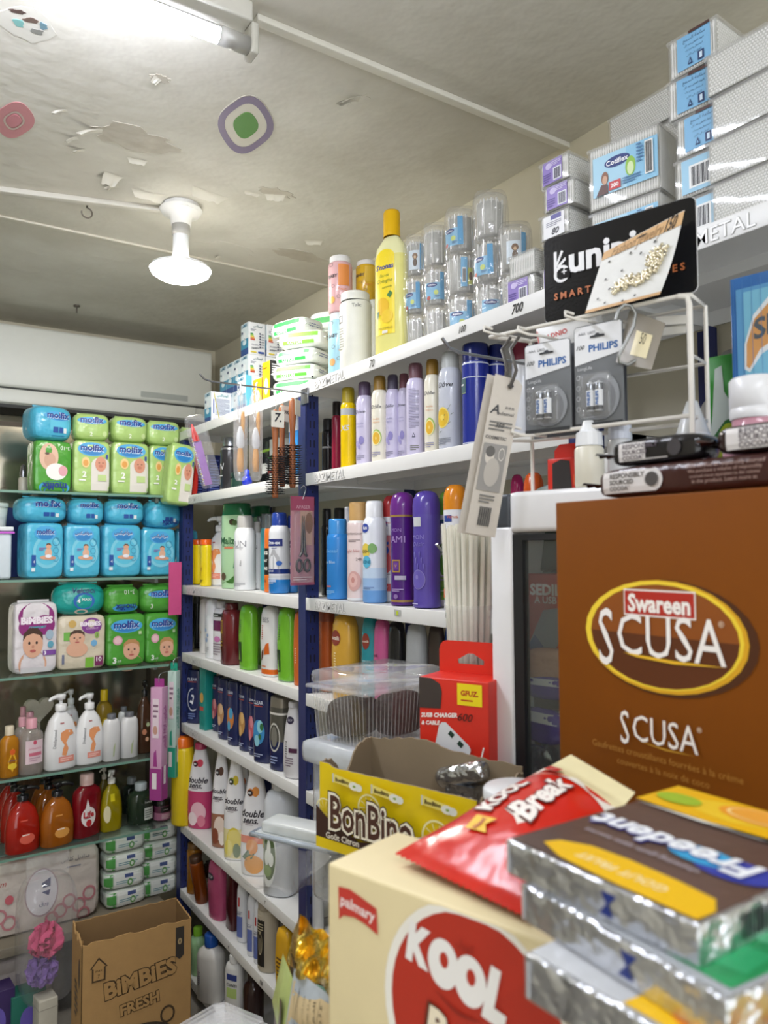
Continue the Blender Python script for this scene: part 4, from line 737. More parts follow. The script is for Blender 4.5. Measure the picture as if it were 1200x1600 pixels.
cotl = [('r', '#7fb9dc', -.75, .55, .1, .52), ('r', '#4f9fd0', .3, .6, .1, .78), ('e', '#24397e', -.3, .46, .38, .055), ('t', '#f2f4f8', 'Cotiflex', -.3, .46, .55, dict(bold=.02)), ('e', '#c9d86a', .0, .27, .17, .06), ('e', '#c0503c', -.55, .14, .14, .05), ('l', '#3d6e9a', -.1, .28, .14, .2, 2)]
lion = [('r', '#d8e4ee', -.6, .5, .1, .6), ('e', '#7a5638', -.1, .45, .22, .08), ('e', '#5d4630', -.1, .28, .18, .1), ('e', '#d7b58c', -.1, .42, .1, .04), ('r', '#4f9fd0', .3, .6, .1, .78)]
bar_ = [('r', '#6fb0da', -.3, .1, .1, .8), ('r', '#f2f2f0', -.22, .02, .2, .55), ('b', '#2a2a30', -.2, .0, .22, .52, 8), ('r', '#cfd86a', .15, .5, .15, .55), ('e', '#7a5638', .33, .35, .14, .1)]
CUPX = [(634, .028, 1.0), (664, .030, 1.0), (703, .034, .998), (748, .034, 1.0), (785, .031, 1.0)]
ROWN = ['bottom', 'middle', 'top']; COLN = ['column nearest the cologne', 'second column from the cologne', 'middle column', 'fourth column', 'column next to the purple boxes']
for c_, (px, rr, X) in enumerate(CUPX):
    P = spot(px, 430, X=X+.0); nrow = 3 if c_ < 4 else 2
    for k in range(nrow):
        lb = [[None, cotl, lion], [None, cotl, None], [cotl, bar_, cotl], [cotl, cotl, None], [None, lion]][c_][k]
        bud_cup((P.x+.032-rr*0, P.y, ZT+k*.0895), R(-45+[10, -15, 5, 20, -25][(k+c_) % 5]), rr, .0885, 'clear cup of cotton buds, %s row, %s' % (ROWN[k], COLN[c_]), lb, 'cups of cotton buds on the top shelf')
    t = thing('plastic_wrap', 'crinkled clear wrap around cotton bud cups, %s' % COLN[c_], 'plastic wrap', (P.x+.032, P.y, ZT), R(-40), 'clear wraps around the bud cups')
    MB().sbox(rr*1.1, rr*1.1, nrow*.0895/2+.003, 6, M_WRAPF, 9, (0, 0, nrow*.0895/2+.0035)).build('film', t)
for k, (px, X) in enumerate(((690, 1.11), (735, 1.11))):
    P = spot(px, 400, X=X)
    for q in range(3): bud_cup((P.x+.03, P.y, ZT+q*.0895), R(-30), .031, .0885, 'clear cup of cotton buds, %s of the rear %s column' % (ROWN[q], ['left', 'right'][k]), None, 'rear cups of cotton buds')
# boxes of cotton buds
def bud_box(loc, rz, w, d, h, label, group, front='sticks', lab=(), side='dots', sidelab=()):
    t = thing('cotton_bud_box', label, 'cotton buds', loc, rz, group)
    g = .0025
    MB().box(-w/2+g, -d/2+g, g, w/2-g, d/2-g, h-g, M_CORE).build('buds_core', t)
    st = MB()
    def dots(n1, n2, f):
        for i in range(n1):
            for j in range(n2):
                u = (i+.5+.5*(j % 2)*.9)/(n1+.45); v = (j+.5)/n2
                c, ax = f(u, v); cx = Vector(c); a1, a2, nn = ax
                rr = .0021; vs = [cx+nn*.0022]
                for q in range(5): vs.append(cx+(a1*math.cos(q*1.2566)+a2*math.sin(q*1.2566))*rr)
                st.add(vs, [(0, 1+q, 1+(q+1) % 5) for q in range(5)], M_COT, True)
    ex, ey, ez = Vector((1, 0, 0)), Vector((0, 1, 0)), Vector((0, 0, 1))
    nz = max(4, int(h/.0045))
    if front == 'dots': dots(int(w/.0048), nz, lambda u, v: ((-w/2+.004+u*(w-.008), -d/2+g, .004+v*(h-.008)), (ex, ez, -ey)))
    else:
        n = int(w/.0046)
        for i in range(n):
            x = -w/2+.004+(w-.008)*(i+.5)/n; y = -d/2+g
            st.tube([(x, y, .004), (x, y, .010), (x, y, .016), (x, y, h-.016), (x, y, h-.010), (x, y, h-.004)], [.0015, .0022, .0013, .0013, .0022, .0015], M_COT, 5, caps=False)
    if side == 'dots': dots(int(d/.0048), nz, lambda u, v: ((w/2-g, -d/2+.004+u*(d-.008), .004+v*(h-.008)), (ey, ez, ex)))
    else:
        n = int(d/.0046)
        for i in range(n):
            y = -d/2+.004+(d-.008)*(i+.5)/n; x = w/2-g
            st.tube([(x, y, .004), (x, y, .010), (x, y, .016), (x, y, h-.016), (x, y, h-.010), (x, y, h-.004)], [.0015, .0022, .0013, .0013, .0022, .0015], M_COT, 5, caps=False)
    o = st.build('cotton_buds', t); o['kind'] = 'stuff'
    MB().box(-w/2, -d/2, 0, w/2, d/2, h, film(.06, .08, .1, 20), .002).build('clear_box', t)
    MB().box(-w/2-.0015, -d/2-.0015, h-.006, w/2+.0015, d/2+.0015, h-.001, film(.12, .08, .1, 20)).build('lid_rim', t)
    if lab: prints(t, lab, w, h, s_front(d), off=.001)
    if sidelab: prints(t, sidelab, d, h, s_right(w), off=.001, names=('side_label', 'side_lettering'))
    return t
purp = [('r', '#8d78c0', -.75, .55, .08, .95), ('r', '#e4e6ee', -.05, .5, .14, .62), ('b', '#3a3550', .0, .45, .18, .58, 10), ('e', '#c8bce4', -.35, .75, .2, .12), ('l', '#d8cff0', -.2, .5, .7, .88, 3), ('l', '#5d4a96', -.7, -.2, .15, .5, 4)]
P = spot(868, 300, X=.985); zz = ZT
for i in range(5):
    bud_box((1.035, P.y+[.004, -.004, .006, -.002, .003][i], zz), R(-90+[2, -3, 4, 8, 3][i]), .066, .105, .047, 'flat clear box of cotton buds with purple label, %s of its pile' % ['lowest', 'second up', 'middle', 'fourth up', 'topmost'][i], 'purple-labelled bud boxes', lab=purp if i != 2 else [('r', '#ecedf0', -.7, .7, .05, .9), ('r', '#5d5a9a', -.2, .5, .7, .88), ('t', '#2a2a30', '80', .1, .25, .5, dict(shear=.3, bold=.03)), ('l', '#a0a0b0', -.5, .5, .45, .65, 3)]); zz += .0478
P = spot(812, 430, X=.985)
bud_box((1.01, P.y, ZT), R(-82), .07, .06, .05, 'flat clear bud box with purple label and handwritten price, beside the cups', 'purple-labelled bud boxes', lab=purp+[('t', '#2a2a30', '100', .0, .12, .5, dict(shear=.4, bold=.02))])
bud_box((1.012, P.y-.003, ZT+.0515), R(-86), .066, .055, .047, 'clear bud box on top of the handwritten-price one', 'purple-labelled bud boxes', lab=())
cot = [('r', '#a9d3ea', -.85, .95, .2, .82), ('r', '#8ec4e4', .1, .95, .2, .82), ('e', '#1f3478', -.15, .66, .36, .085), ('t', '#f2f4f8', 'Cotiflex', -.15, .66, .62, dict(bold=.02)), ('e', '#8fbf4a', .22, .5, .14, .15), ('e', '#d5e6b4', .22, .47, .09, .1), ('e', '#8a5a40', -.5, .45, .1, .1), ('e', '#c9a084', -.5, .42, .07, .07), ('p', '#5a3a34', [(-.75, .2), (-.4, .2), (-.42, .34), (-.6, .36)]), ('r', '#c43a3e', -.38, -.05, .23, .36), ('t', '#ffffff', '200', -.22, .295, .22, dict(bold=.02)), ('l', '#4a78a8', .0, .5, .25, .36, 3), ('r', '#f2f2f0', .62, .84, .28, .78), ('b', '#222', .64, .82, .3, .76, 10), ('l', '#4a78a8', .4, .58, .5, .8, 6)]
P = spot(968, 300, X=.99)
for i, (tw, lb) in enumerate(((8, 'lower'), (11, 'upper'))):
    bud_box((1.03, P.y+.002*i, ZT+i*.1085), R(-90+tw), .125, .075, .107, 'large box of cotton buds with sky blue label, %s of two beside the black sign' % lb, 'large blue-labelled bud boxes', lab=cot, side='sticks')
sky = [('r', '#7db4dc', -.6, .75, .1, .92)]+[('t', '#22406a', ar(s), .1, .78-.13*k, .9-.1*k) for k, s in enumerate(('سلامة السمع', 'اعواد القطن بعد كل', 'استعمال وعدم ترك', 'القطن في الاذن'))]+[('r', '#1f3566', .25, .5, .14, .36), ('r', '#cfe2f2', .32, .43, .18, .32), ('p', '#1f3566', [(-.15, .16), (.05, .16), (-.05, .34)]), ('p', '#7db4dc', [(-.09, .19), (-.01, .19), (-.05, .27)]), ('r', '#4a2f2c', -.1, .75, .9, .97)]
skb = [('r', '#9cc9e4', -.7, .75, .1, .92), ('r', '#eef0f0', -.4, .6, .2, .75), ('b', '#2a2a30', -.32, .52, .24, .7, 14)]
P = spot(1085, 220, X=.985); zz = ZT
for i in range(5):
    bud_box((1.06, P.y+[.004, .0, -.006, .010, .004][i], zz), R(-90+[3, 5, 2, 6, 3][i]), .078, .15, .062, 'box of cotton buds with blue end label, %s of the five-high pile' % ['lowest', 'second up', 'middle', 'fourth up', 'topmost'][i], 'blue end-labelled bud boxes', lab=skb if i < 2 else sky); zz += .0628
P = spot(1150, 200, X=.985); zz = ZT
for i in range(4):
    bud_box((1.01, P.y-.035+[.0, .004, -.003, .003][i], zz), R(-90+[0, 1, -1, 2][i]), .14, .07, .062, 'plain clear box of cotton buds at the right edge, %s' % ['lowest', 'second up', 'third up', 'topmost'][i], 'clear bud boxes at the right edge', front='dots', side='sticks'); zz += .0628
P = spot(1000, 130, X=1.16); zz = ZT
for i in range(6):
    bud_box((1.20, P.y, zz), R(-90+[0, 2, -1, 1, 3, 0][i]), .15, .08, .062, 'plain clear box of cotton buds in the rear pile, %s' % ['lowest', 'second up', 'third up', 'fourth up', 'fifth up', 'topmost'][i], 'rear pile of bud boxes', front='dots', side='sticks'); zz += .0628
# bulb cartons
bx_l = [('r', '#d9e6ea', -1, 1, .5, 1), ('r', '#3f8fb0', -1, 1, 0, .5), ('r', '#2a4a86', -1, 1, 0, .2), ('e', '#e8eef0', .0, .6, .34, .12), ('e', '#cfe4ec', .0, .4, .5, .09), ('r', '#b9c4c8', -.12, .12, .44, .54), ('t', '#2f7a9a', 'LUMEX', .0, .92, 1.5, dict(bold=.02)), ('e', '#1c2e60', -.6, .72, .18, .045)]
bx_r = [('t', '#1f5a66', ar('لومناكس'), .1, .88, 1.1, dict(bold=.02)), ('l', '#777c90', -.75, -.1, .72, .8, 2)]+[('r', c, -.8, -.45+.05*k, .62-.045*k, .655-.045*k) for k, c in enumerate(('#2f8f4a', '#8fbf3a', '#e6d02a', '#e08a2a', '#cc3a2a'))]+[('e', '#39405e', .35, .66-.085*k, .1, .028) for k in range(6)]+[('l', '#9a9ea8', .5, .85, .2, .68, 6), ('t', '#2a3566', 'FROZEN', -.25, .3, .8), ('l', '#3a3f55', -.7, .2, .16, .22, 2), ('r', '#d8c84a', -.8, -.1, .05, .09), ('r', '#2a4a9a', .1, .8, .04, .1)]
def bulb_box(x, y, z, label, rz=-90, m='#dfe3e6'):
    carton('bulb_carton', label, 'carton', (x, y, z), R(rz), .062, .062, .111, gloss(m), front=bx_l, right=bx_r, group='light bulb cartons on the top shelf', bev=.001)
y0 = spot(388, 560, X=1.05).y+.032
for lay in range(2):
    for k in range(4): bulb_box(1.082, y0+k*.064, ZT+lay*.1115, 'white and blue bulb carton, %s layer, %s from the near end' % (['bottom', 'second'][lay], ['first', 'second', 'third', 'fourth'][k]))
    bulb_box(1.147, y0, ZT+lay*.1115, 'white and blue bulb carton against the wall side, %s layer' % ['bottom', 'second'][lay])
bulb_box(1.082, y0, ZT+.223, 'bulb carton with energy rating chart, left one of the top layer')
bulb_box(1.148, y0-.004, ZT+.223, 'bulb carton with energy rating chart, right one of the top layer')
y1 = spot(330, 630, X=.99).y
carton('bulb_carton', 'white bulb carton with text panel at the front edge of the top shelf', 'carton', (1.012, y1-.01, ZT), R(-90), .062, .075, .111, gloss('#d9dde4'), front=bx_l, right=[('t', '#1f8a86', ar('لومناكس'), .1, .88, 1.1, dict(bold=.02)), ('l', '#8a90a4', -.6, .8, .25, .78, 14), ('r', '#3a4a9a', -.82, -.72, .3, .76), ('r', '#7a76bc', -.8, -.1, .05, .14), ('r', '#39405e', .0, .6, .14, .16)], group='light bulb cartons on the top shelf')
y2 = spot(409, 610, X=1.0).y
yb_f = [('e', '#f2ead2', .1, .4, .5, .2), ('l', '#4a3208', -0.65, 0.65, 0.830, 0.870, 1), ('r', '#c8841c', -1, 1, 0, .12)]
carton('bulb_carton', 'small yellow and black bulb carton behind the hanging whisks', 'carton', (1.02, y2+.02, ZT), R(-85), .055, .055, .09, gloss('#e0a21c'), front=yb_f, right=[('r', '#17181a', -1, 1, 0, 1), ('t', '#e6e6e2', 'LED', .2, .8, .9, dict(bold=.03)), ('r', '#e0a21c', -.2, .9, .3, .6), ('e', '#e8e2d2', .2, .45, .3, .1), ('r', '#c87a2a', -.8, .6, .06, .16)])
y3 = spot(428, 590, X=1.0).y
carton('bulb_carton', 'taller yellow and black bulb carton beside the wipes pile', 'carton', (1.022, y3+.03, ZT), R(-88), .05, .07, .128, gloss('#e0a21c'), front=yb_f, right=[('r', '#1b1c1e', -1, 1, 0, 1), ('l', '#e6e6e6', -.8, .9, .66, .94, 5), ('r', '#e0d23a', -.05, .05, .2, .45)])
y4 = spot(396, 590, X=1.0).y
carton('bulb_carton', 'sky blue bulb carton with vertical lettering among the white ones', 'carton', (1.015, y4+.06, ZT), R(-88), .06, .06, .117, gloss('#cfe2ea'), front=bx_l, right=[('r', '#5fb0cc', -1, -.3, 0, 1), ('t', '#2f7f9c', 'LUMEX', -.05, .5, 1.5, dict(rot=90, bold=.03)), ('t', '#2f7f9c', 'LUMEX', .6, .5, 1.5, dict(rot=90, bold=.03))])
# ================================================================ things on pegs
PEG = steel('#9a9da2')
def peg(px, z, y, label, drop=.0):
    a = spot(px, 800, Y=y); x0 = a.x
    t = thing('display_peg', label, 'peg', (XF-.004, y, z))
    MB().tube([(0, 0, 0), (x0-XF+.03, 0, 0), (x0-XF+.012, 0, .004), (x0-XF, 0, .016)], .0024, PEG, 8).build('rod', t)
    MB().box(-.004, -.02, -.03, -.0005, .02, .012, PEG, .001).build('hook_plate', t)
    if y > .9 and y < 1: MB().box(-.0035, -.006, 1.42-z, -.0012, .006, -.029, PEG).build('clip', t)
    return x0
YP = 1.83; ZP = spot(400, 607.5, Y=YP).z
peg(313, ZP, YP-.021, 'long steel peg holding brushes and whisks in front of the bulb cartons')
ZP2 = spot(760, 558, Y=.84).z; peg(697, ZP2, .84, 'steel peg poking out beside the dark blue sprays')
ZP3 = spot(730, 866, Y=.93).z; peg(685, ZP3, .93, 'steel peg poking out in front of the violet can')
YH = YP-.021
def onpeg(px): return spot(px, 607, Y=YH).x
# round hair brushes
M_WOOD = mat('#96572f', rough=.45, var=.15); M_BR = mat('#17151a', rough=.6)
for i, (px, pyt, pyb, dy, lb) in enumerate(((430, 640, 778, -.03, 'nearest'), (441, 632, 760, .035, 'farthest back'), (457, 622, 762, .0, 'closest to the upright'))):
    P = spot(px, pyt, Y=YH+dy); zb = spot(px, pyb, Y=YH+dy).z; H = P.z-zb
    t = thing('hair_brush', 'round hair brush with wooden handle and black bristles, %s on the peg' % lb, 'hair brush', (P.x, YH+dy, zb), R(20*i), 'hair brushes on the peg')
    hb = H*.47
    MB().lathe([(0, 0), (.007, 0), (.0085, .006), (.0085, hb), (.0065, hb+.01), (.0075, hb+.05), (.0105, H*.86), (.009, H*.96), (.004, H), (0, H)], M_WOOD, 14).build('handle', t)
    b = MB()
    for k in range(17):
        zq = .010+(hb-.012)*k/16
        for a in range(13):
            th = 2*math.pi*(a+.5*(k % 2))/13; d = Vector((math.cos(th), math.sin(th), 0)); c0 = Vector((0, 0, zq))
            b.tube([c0+d*.008, c0+d*(.0225 if a % 2 else .026)+Vector((0, 0, .001))], [.0011, .0008], M_BR, 4, caps=False)
    o = b.build('bristles', t); o['kind'] = 'stuff'
    MB().tube([(0, 0, H-.004), (.003, 0, H+.012), (0, 0, H+.03)], .0009, mat('#d6d2c8', rough=.6), 6).build('cord', t)
    tg = MB().box(-.018, -.0155, H-.048, .018, -.0145, H-.006, card('#d9d6cb')).build('price_tag', t)
    if i < 2: prints(t, [('t', '#2a2c34', ['7.', '300'][i], 0, .6, 1.1, dict(bold=.02, shear=.2))], .036, .042, lambda x, z, o: (x, -.0155-o, H-.048+z), names=('label', 'tag_lettering'))
# whisk and pastry brush sets in clear tubes
for i, (px, lb) in enumerate(((373, 'left'), (397, 'right'))):
    dy = .012*i
    top, bot = spot(px, 607, Y=YH+dy), spot(px, 752, Y=YH+dy); H = top.z-bot.z; W = .026
    t = thing('kitchen_brush_set', 'clear sleeve with whisk and yellow-handled brush, %s of two on the peg' % lb, 'brush set', (top.x, YH+dy-.012, bot.z), R(10), 'brush sets on the peg')
    MB().sbox(W*.62, .012, H/2-.008, 5, film(.2, .05, .3, 30), 9, (0, 0, H/2-.008)).build('sleeve', t)
    MB().tube([(0, 0, H-.02), (0, 0, H+.008), (.004, 0, H+.014)], .0022, mat('#e4e6e6', rough=.3), 6).build('hanger', t)
    M_H = mat('#d9961c', rough=.4)
    MB().lathe([(0, 0), (.0075, .002), (.009, .02), (.008, .045), (.006, .06)], M_H, 12, c=(.0, 0, .022+.0)).build('brush_handle', t)
    MB().lathe([(.006, 0), (.012, .008), (.011, .035), (.004, .055), (0, .056)], mat('#dcdee0', rough=.35), 14, sq=.45, c=(0, 0, .082)).build('brush_head', t)
    MB().lathe([(0, 0), (.005, 0), (.0055, .05), (.004, .07), (0, .07)], M_H, 10, c=(.009, .003, H*.45)).build('whisk_handle', t)
    wk = MB()
    for a in range(4):
        th = math.pi*a/4
        wk.tube([(math.cos(th)*.009*math.sin(math.pi*k/10)-.003, math.sin(th)*.007*math.sin(math.pi*k/10), H*.62+.085*abs(1-2*abs(k/10-.5))*0+.085*math.sin(math.pi*k/20)) for k in range(11)], .0008, mat('#e6e8ea', rough=.2, metal=.5), 5)
    wk.build('whisk', t)
# flat pouch with a glittery strip and a red tip
top, bot = spot(324, 640, Y=YH), spot(342, 765, Y=YH); H = top.z-bot.z
t = thing('pencil_pouch', 'clear slanted pouch with red-tipped sparkly strip hanging on the peg', 'pouch', (bot.x-.02, YH, bot.z), 0)
sl = Matrix.Rotation(R(-16), 4, 'Y')
MB().sbox(.026, .006, H*.46, 8, film(.08, .04, .6, 25), 8, (.004, 0, H*.46+.004), M=sl).build('film', t)
MB().box(-.014, -.003, .012, .006, .001, H*.62, mat('#a878c0', rough=.3), .001, M=sl).build('strip', t)
st = MB()
for k in range(26):
    st.lathe([(0, -.002), (.0022, -.001), (.0022, .001), (0, .002)], mat(['#e8d8a0', '#d8c8e8', '#e8e8f0'][k % 3], rough=.15, metal=.3), 6, M=sl @ Matrix.Translation((-.016+.0008*(k % 2), -.004, .014+k*(H*.6)/26)))
o = st.build('beads', t); o['kind'] = 'stuff'
MB().lathe([(.009, 0), (.0085, .012), (.002, .042), (0, .043)], gloss('#d4322e'), 10, sq=.5, M=sl @ Matrix.Translation((-.006, -.002, H*.62))).build('tip', t)
MB().tube([(.02, 0, H*.9), (.012, 0, H*1.08), (.006, 0, H+.045)], .001, mat('#d8c84a', rough=.4), 6).build('cord', t)
# scissors blister on the upright
top, bot = spot(472, 776, Y=YH), spot(472, 914, Y=YH); H = top.z-bot.z; W = (spot(491, 840, Y=YH).x-spot(453, 840, Y=YH).x)
t = thing('scissors_pack', 'pink-backed blister pack of hair scissors hanging at the middle upright', 'scissors', (spot(472, 840, Y=YH).x-.003, YH-.008, bot.z), R(4))
MB().box(-W/2, 0, 0, W/2, .0012, H, card('#b9858c')).build('backing_card', t)
prints(t, [('r', '#a8506a', -1, 1, .84, 1), ('t', '#e0b8c4', 'APASER', .05, .88, 1.2), ('r', '#c8a08c', -.2, .8, .45, .84), ('e', '#8a6048', .55, .7, .32, .12), ('r', '#a4566c', -1, 1, 0, .03), ('l', '#d8c0c0', -.8, .8, .05, .1, 2)], W, H, lambda x, z, o: (x, -.0002-o, z))
MB().sbox(W*.42, .006, H*.4, 7, film(.05, .04, .2, 30), 8, (0, -.005, H*.43)).build('blister', t)
sc = MB(); M_SC = steel('#6f6a62')
for s in (-1, 1):
    sc.tube([(s*.003, -.004, H*.78), (s*.0035, -.004, H*.42), (s*.006, -.004, H*.34)], [.001, .0042, .0036], M_SC, 8)
    sc.tube([(s*.012+.0085*math.cos(R(q)), -.004, H*.22+.0155*math.sin(R(q))) for q in range(0, 360, 24)], .0032, mat('#4a4642', rough=.35, metal=.3), 8, closed=True)
    sc.tube([(s*.006, -.004, H*.36), (s*.011, -.004, H*.32)], .0034, M_SC, 8)
sc.build('scissors', t)
MB().tube([(0, -.002, H-.008), (.006, -.004, H+.012), (.012, .0, H+.022), (.006, .004, H+.03), (-.004, .004, H+.02)], .0011, steel(), 6).build('wire_hook', t)
# pink card hung on the far upright
P = spot(273, 915, Y=2.74); t = thing('pink_card', 'plain magenta card hanging beside the nappy packs at the far upright', 'card', (P.x, 2.735, P.z-.09), R(6))
MB().box(-.024, 0, -.015, .024, .003, .175, card('#c24a80')).build('sheet', t); MB().tube([(.0, .001, .17), (.004, .001, .19), (.012, .02, .195)], .001, steel(), 6).build('wire', t)
# wax strip boxes hung at the far upright
for px0, px1, pt, pb, y, c1, c2, lb in ((236, 264, 1062, 1252, 2.66, '#cf9fc0', '#9c3a86', 'tall pink and purple wax strip box hanging beside the glass shelves'), (263, 283, 1037, 1216, 2.745, '#bfd8d0', '#1f9a80', 'tall mint and green wax strip box hanging by the navy upright')):
    a, b = spot(px0, (pt+pb)/2, Y=y), spot(px1, (pt+pb)/2, Y=y); H = spot(px0, pt, Y=y).z-spot(px0, pb, Y=y).z; W = b.x-a.x
    t = carton('wax_strip_box', lb, 'box', ((a.x+b.x)/2, y+.012, spot(px0, pb, Y=y).z), R(-50), W*.72, W*.62, H*.93, gloss(c1), front=[('r', c2, -1, 1, 0, .28), ('r', '#e8e0e4', -.6, .2, .1, .24), ('r', '#e6d4de', -.6, .5, .55, .9), ('l', '#8a6a80', -.5, .4, .72, .86, 3), ('e', '#c89a8a', -.1, .62, .4, .04), ('p', c2, [(-.4, .3), (.3, .3), (.1, .45), (-.3, .42)])],
        right=[('t', c2, ar('شرائط ازالة الشعر'), -.0, .64, 1.15*H/W, dict(rot=90, bold=.02)), ('r', c2, -1, 1, 0, .3), ('r', '#f0e6ea', -.35, .35, .14, .3), ('t', '#b03a3a', '16 x 9cm', .0, .22, 1.25, dict(rot=90, bold=.02))])
    MB().box(-W*.3, -.001, H*.93, W*.3, .001, H*1.0, mat(c2, rough=.4)).build('hang_tab', t)
    q_ = Matrix.Rotation(R(50), 3, 'Z') @ (Vector((.957, 2.785, t.location.z+H*1.04))-t.location)
    MB().tube([(0, -.003, H*.97), (.0, -.004, H*1.02), (.004, .004, H*1.04), tuple(q_)], .0014, steel(), 6).build('wire_hook', t)
# ================================================================ nappies and bottles on the glass shelves
def pack(label, px0, px1, py0, z, Yf, d, col, pr, turn=0, group=None, h=None, p=9, tilt=0, rolly=0, name='nappy_pack', cat='nappies', dx=0):
    a, b = spot(px0, 900, Y=Yf), spot(px1, 900, Y=Yf); w = b.x-a.x
    if h is None: h = spot((px0+px1)/2, py0, Y=Yf).z-z
    up_ = [q for q in GZ if q > z+.06]
    if up_: h = min(h, (min(up_)-.012-z)/1.035)
    w2 = w/(abs(math.cos(R(turn)))+.0) - (d*abs(math.sin(R(turn)))*.6 if turn else 0)
    t = thing(name, label, cat, ((a.x+b.x)/2+dx, Yf+d/2, z+.0008), R(turn), group)
    t.rotation_euler = (R(tilt), R(rolly), R(turn))
    MB().sbox(w2/2, d/2, h/2, p, col, 9, (0, 0, h/2)).build('wrapper', t)
    prints(t, pr, w2, h, s_soft(w2/2, d/2, h/2, p), off=.001)
    # side gusset lines and a folded top seam
    MB().box(-w2/2*.72, -.002, h*.985, w2/2*.72, .002, h*1.03, col).build('top_seam', t)
    return t
def swoosh(u, v, w): return [('e', '#4aa3d8', u, v-.03, w*.62, .13), ('e', '#2f7fc0', u, v-.075, w*.42, .065)]
def molfix(u, v, w, s='molfix'): return swoosh(u, v, w)+[('t', '#dcecf6', s, u+.012, v-.012, w*1.01, dict(bold=.03)), ('t', '#1c2f86', s, u, v, w, dict(bold=.03))]
def molup(u, v, w): return swoosh(u, v, w)+[('t', '#1c2f86', 'molfix', u, v, w, dict(bold=.03, rot=180))]
def baby(u, v, s, hair='#4a3428', skin='#d9a88c'):
    return [('e', skin, u, v-.19*s, .42*s, .13*s), ('e', skin, u, v, .3*s, .13*s), ('p', hair, [(u-.3*s, v+.03*s), (u-.28*s, v+.1*s), (u-.12*s, v+.15*s), (u+.12*s, v+.15*s), (u+.28*s, v+.1*s), (u+.3*s, v+.03*s), (u+.2*s, v+.08*s), (u, v+.1*s), (u-.2*s, v+.08*s)]),
            ('e', '#3a2c28', u-.11*s, v+.01*s, .035*s, .014*s), ('e', '#3a2c28', u+.11*s, v+.01*s, .035*s, .014*s), ('e', '#c58a72', u, v-.025*s, .04*s, .014*s), ('e', '#b8605a', u, v-.065*s, .09*s, .014*s)]
def sitter(u, v, s): return [('e', '#d8a488', u-.06*s, v-.05*s, .2*s, .022*s), ('e', '#d0987c', u+.06*s, v-.055*s, .18*s, .02*s), ('e', '#dcae94', u, v, .11*s, .05*s), ('e', '#e6e6ee', u, v-.035*s, .1*s, .018*s), ('e', '#d8a488', u, v+.07*s, .085*s, .032*s), ('p', '#5a4234', [(u-.085*s, v+.075*s), (u-.05*s, v+.1*s), (u+.05*s, v+.1*s), (u+.085*s, v+.075*s), (u, v+.088*s)])]
PG = wrap('#a9c878'); PW = wrap('#d8d6cc'); PB = wrap('#4fb0d0'); PGR = wrap('#4f9a3a'); PT = wrap('#1f9a92')
g1 = 'pale green nappy packs on the top glass shelf'; g2 = 'blue nappy packs on the second glass shelf'; g3 = 'nappy packs on the third glass shelf'
YF = 2.80
two = lambda: [('r', '#d9d4cc', -.05, .93, .06, .58), ('e', '#d9d4cc', .45, .56, .48, .12)]+molfix(.0, .86, 1.25)+[('e', '#e6c88a', -.35, .58, .22, .1), ('e', '#d89a4a', -.35, .57, .14, .06), ('e', '#cf9076', .45, .56, .3, .14), ('e', '#c07860', .45, .52, .12, .03), ('e', '#8a5a4a', .36, .58, .05, .012), ('e', '#8a5a4a', .56, .58, .05, .012), ('t', '#f2f2ec', '2', -.42, .36, .22, dict(bold=.03)), ('r', '#3a4a9a', .72, .84, .66, .74), ('r', '#b9cf8a', .3, .75, .24, .36), ('l', '#f0f0ea', -.7, -.2, .22, .28, 1)]
two_top = lambda: molfix(.0, .74, 1.3)+[('t', '#e6efd6', '2', -.05, .22, .16, dict(bold=.03)), ('e', '#c7dc9c', .7, .25, .12, .1)]
z = GZ[0]
pack('dark green nappy pack standing upside down with a baby face, top glass shelf', 46, 110, 688, z, YF, .10, PGR, [('e', '#d9b49c', -.25, .68, .5, .26), ('e', '#caa088', -.2, .62, .3, .14), ('e', '#5a4436', -.35, .74, .12, .025), ('e', '#e9ece6', .15, .4, .55, .16), ('t', '#e6eee0', '3-10', .6, .86, .5, dict(rot=180)), ('e', '#d9a0a8', .5, .42, .24, .1)]+molup(.05, .12, 1.3), 6, g1)
pack('pale green nappy pack below the left of the small tops, top glass shelf', 112, 171, 688, z, YF, .10, PG, two(), 0, g1)
pack('pale green nappy pack in the middle of the bottom row, top glass shelf', 173, 232, 691, z, YF, .10, PG, two(), 0, g1)
pack('pale green nappy pack behind the leaning one, top glass shelf', 232, 276, 696, z, YF+.02, .09, PG, two(), 0, g1)
pack('pale green nappy pack leaning forward over the shelf edge beside the shelving', 256, 298, 694, z-.035, YF-.085, .07, PG, two(), 4, g1, rolly=6)
zu = [spot(80, 690, Y=YF).z, spot(142, 692, Y=YF).z, spot(200, 694, Y=YF).z, spot(255, 698, Y=YF+.02).z, spot(290, 692, Y=YF).z]
pack('turquoise nappy pack lying askew on the green upside-down one', 36, 112, 632, spot(80, 688, Y=YF).z+.001, YF, .13, PB, [('r', '#5cbcd8', -.2, .9, .1, .95)]+molfix(.2, .72, 1.1)+[('r', '#24509c', -.05, .2, .22, .38), ('r', '#24509c', .24, .42, .22, .38), ('r', '#dfe6ea', .46, .6, .22, .36), ('l', '#2f86b0', -.1, .8, .1, .16, 1)], 12, g1, p=4)
pack('small pale green nappy pack, first on top of the pale green row', 113, 171, 645, spot(142, 688, Y=YF).z+.001, YF, .10, PG, two_top(), -3, g1, p=4.5)
pack('small pale green nappy pack, second on top of the pale green row', 173, 230, 650, spot(202, 691, Y=YF).z+.001, YF, .10, PG, two_top(), 2, g1, p=4.5)
pack('small pale green nappy pack, third on top of the pale green row', 229, 282, 657, spot(254, 696, Y=YF+.02).z+.001, YF+.015, .09, PG, two_top(), -2, g1, p=4.5)
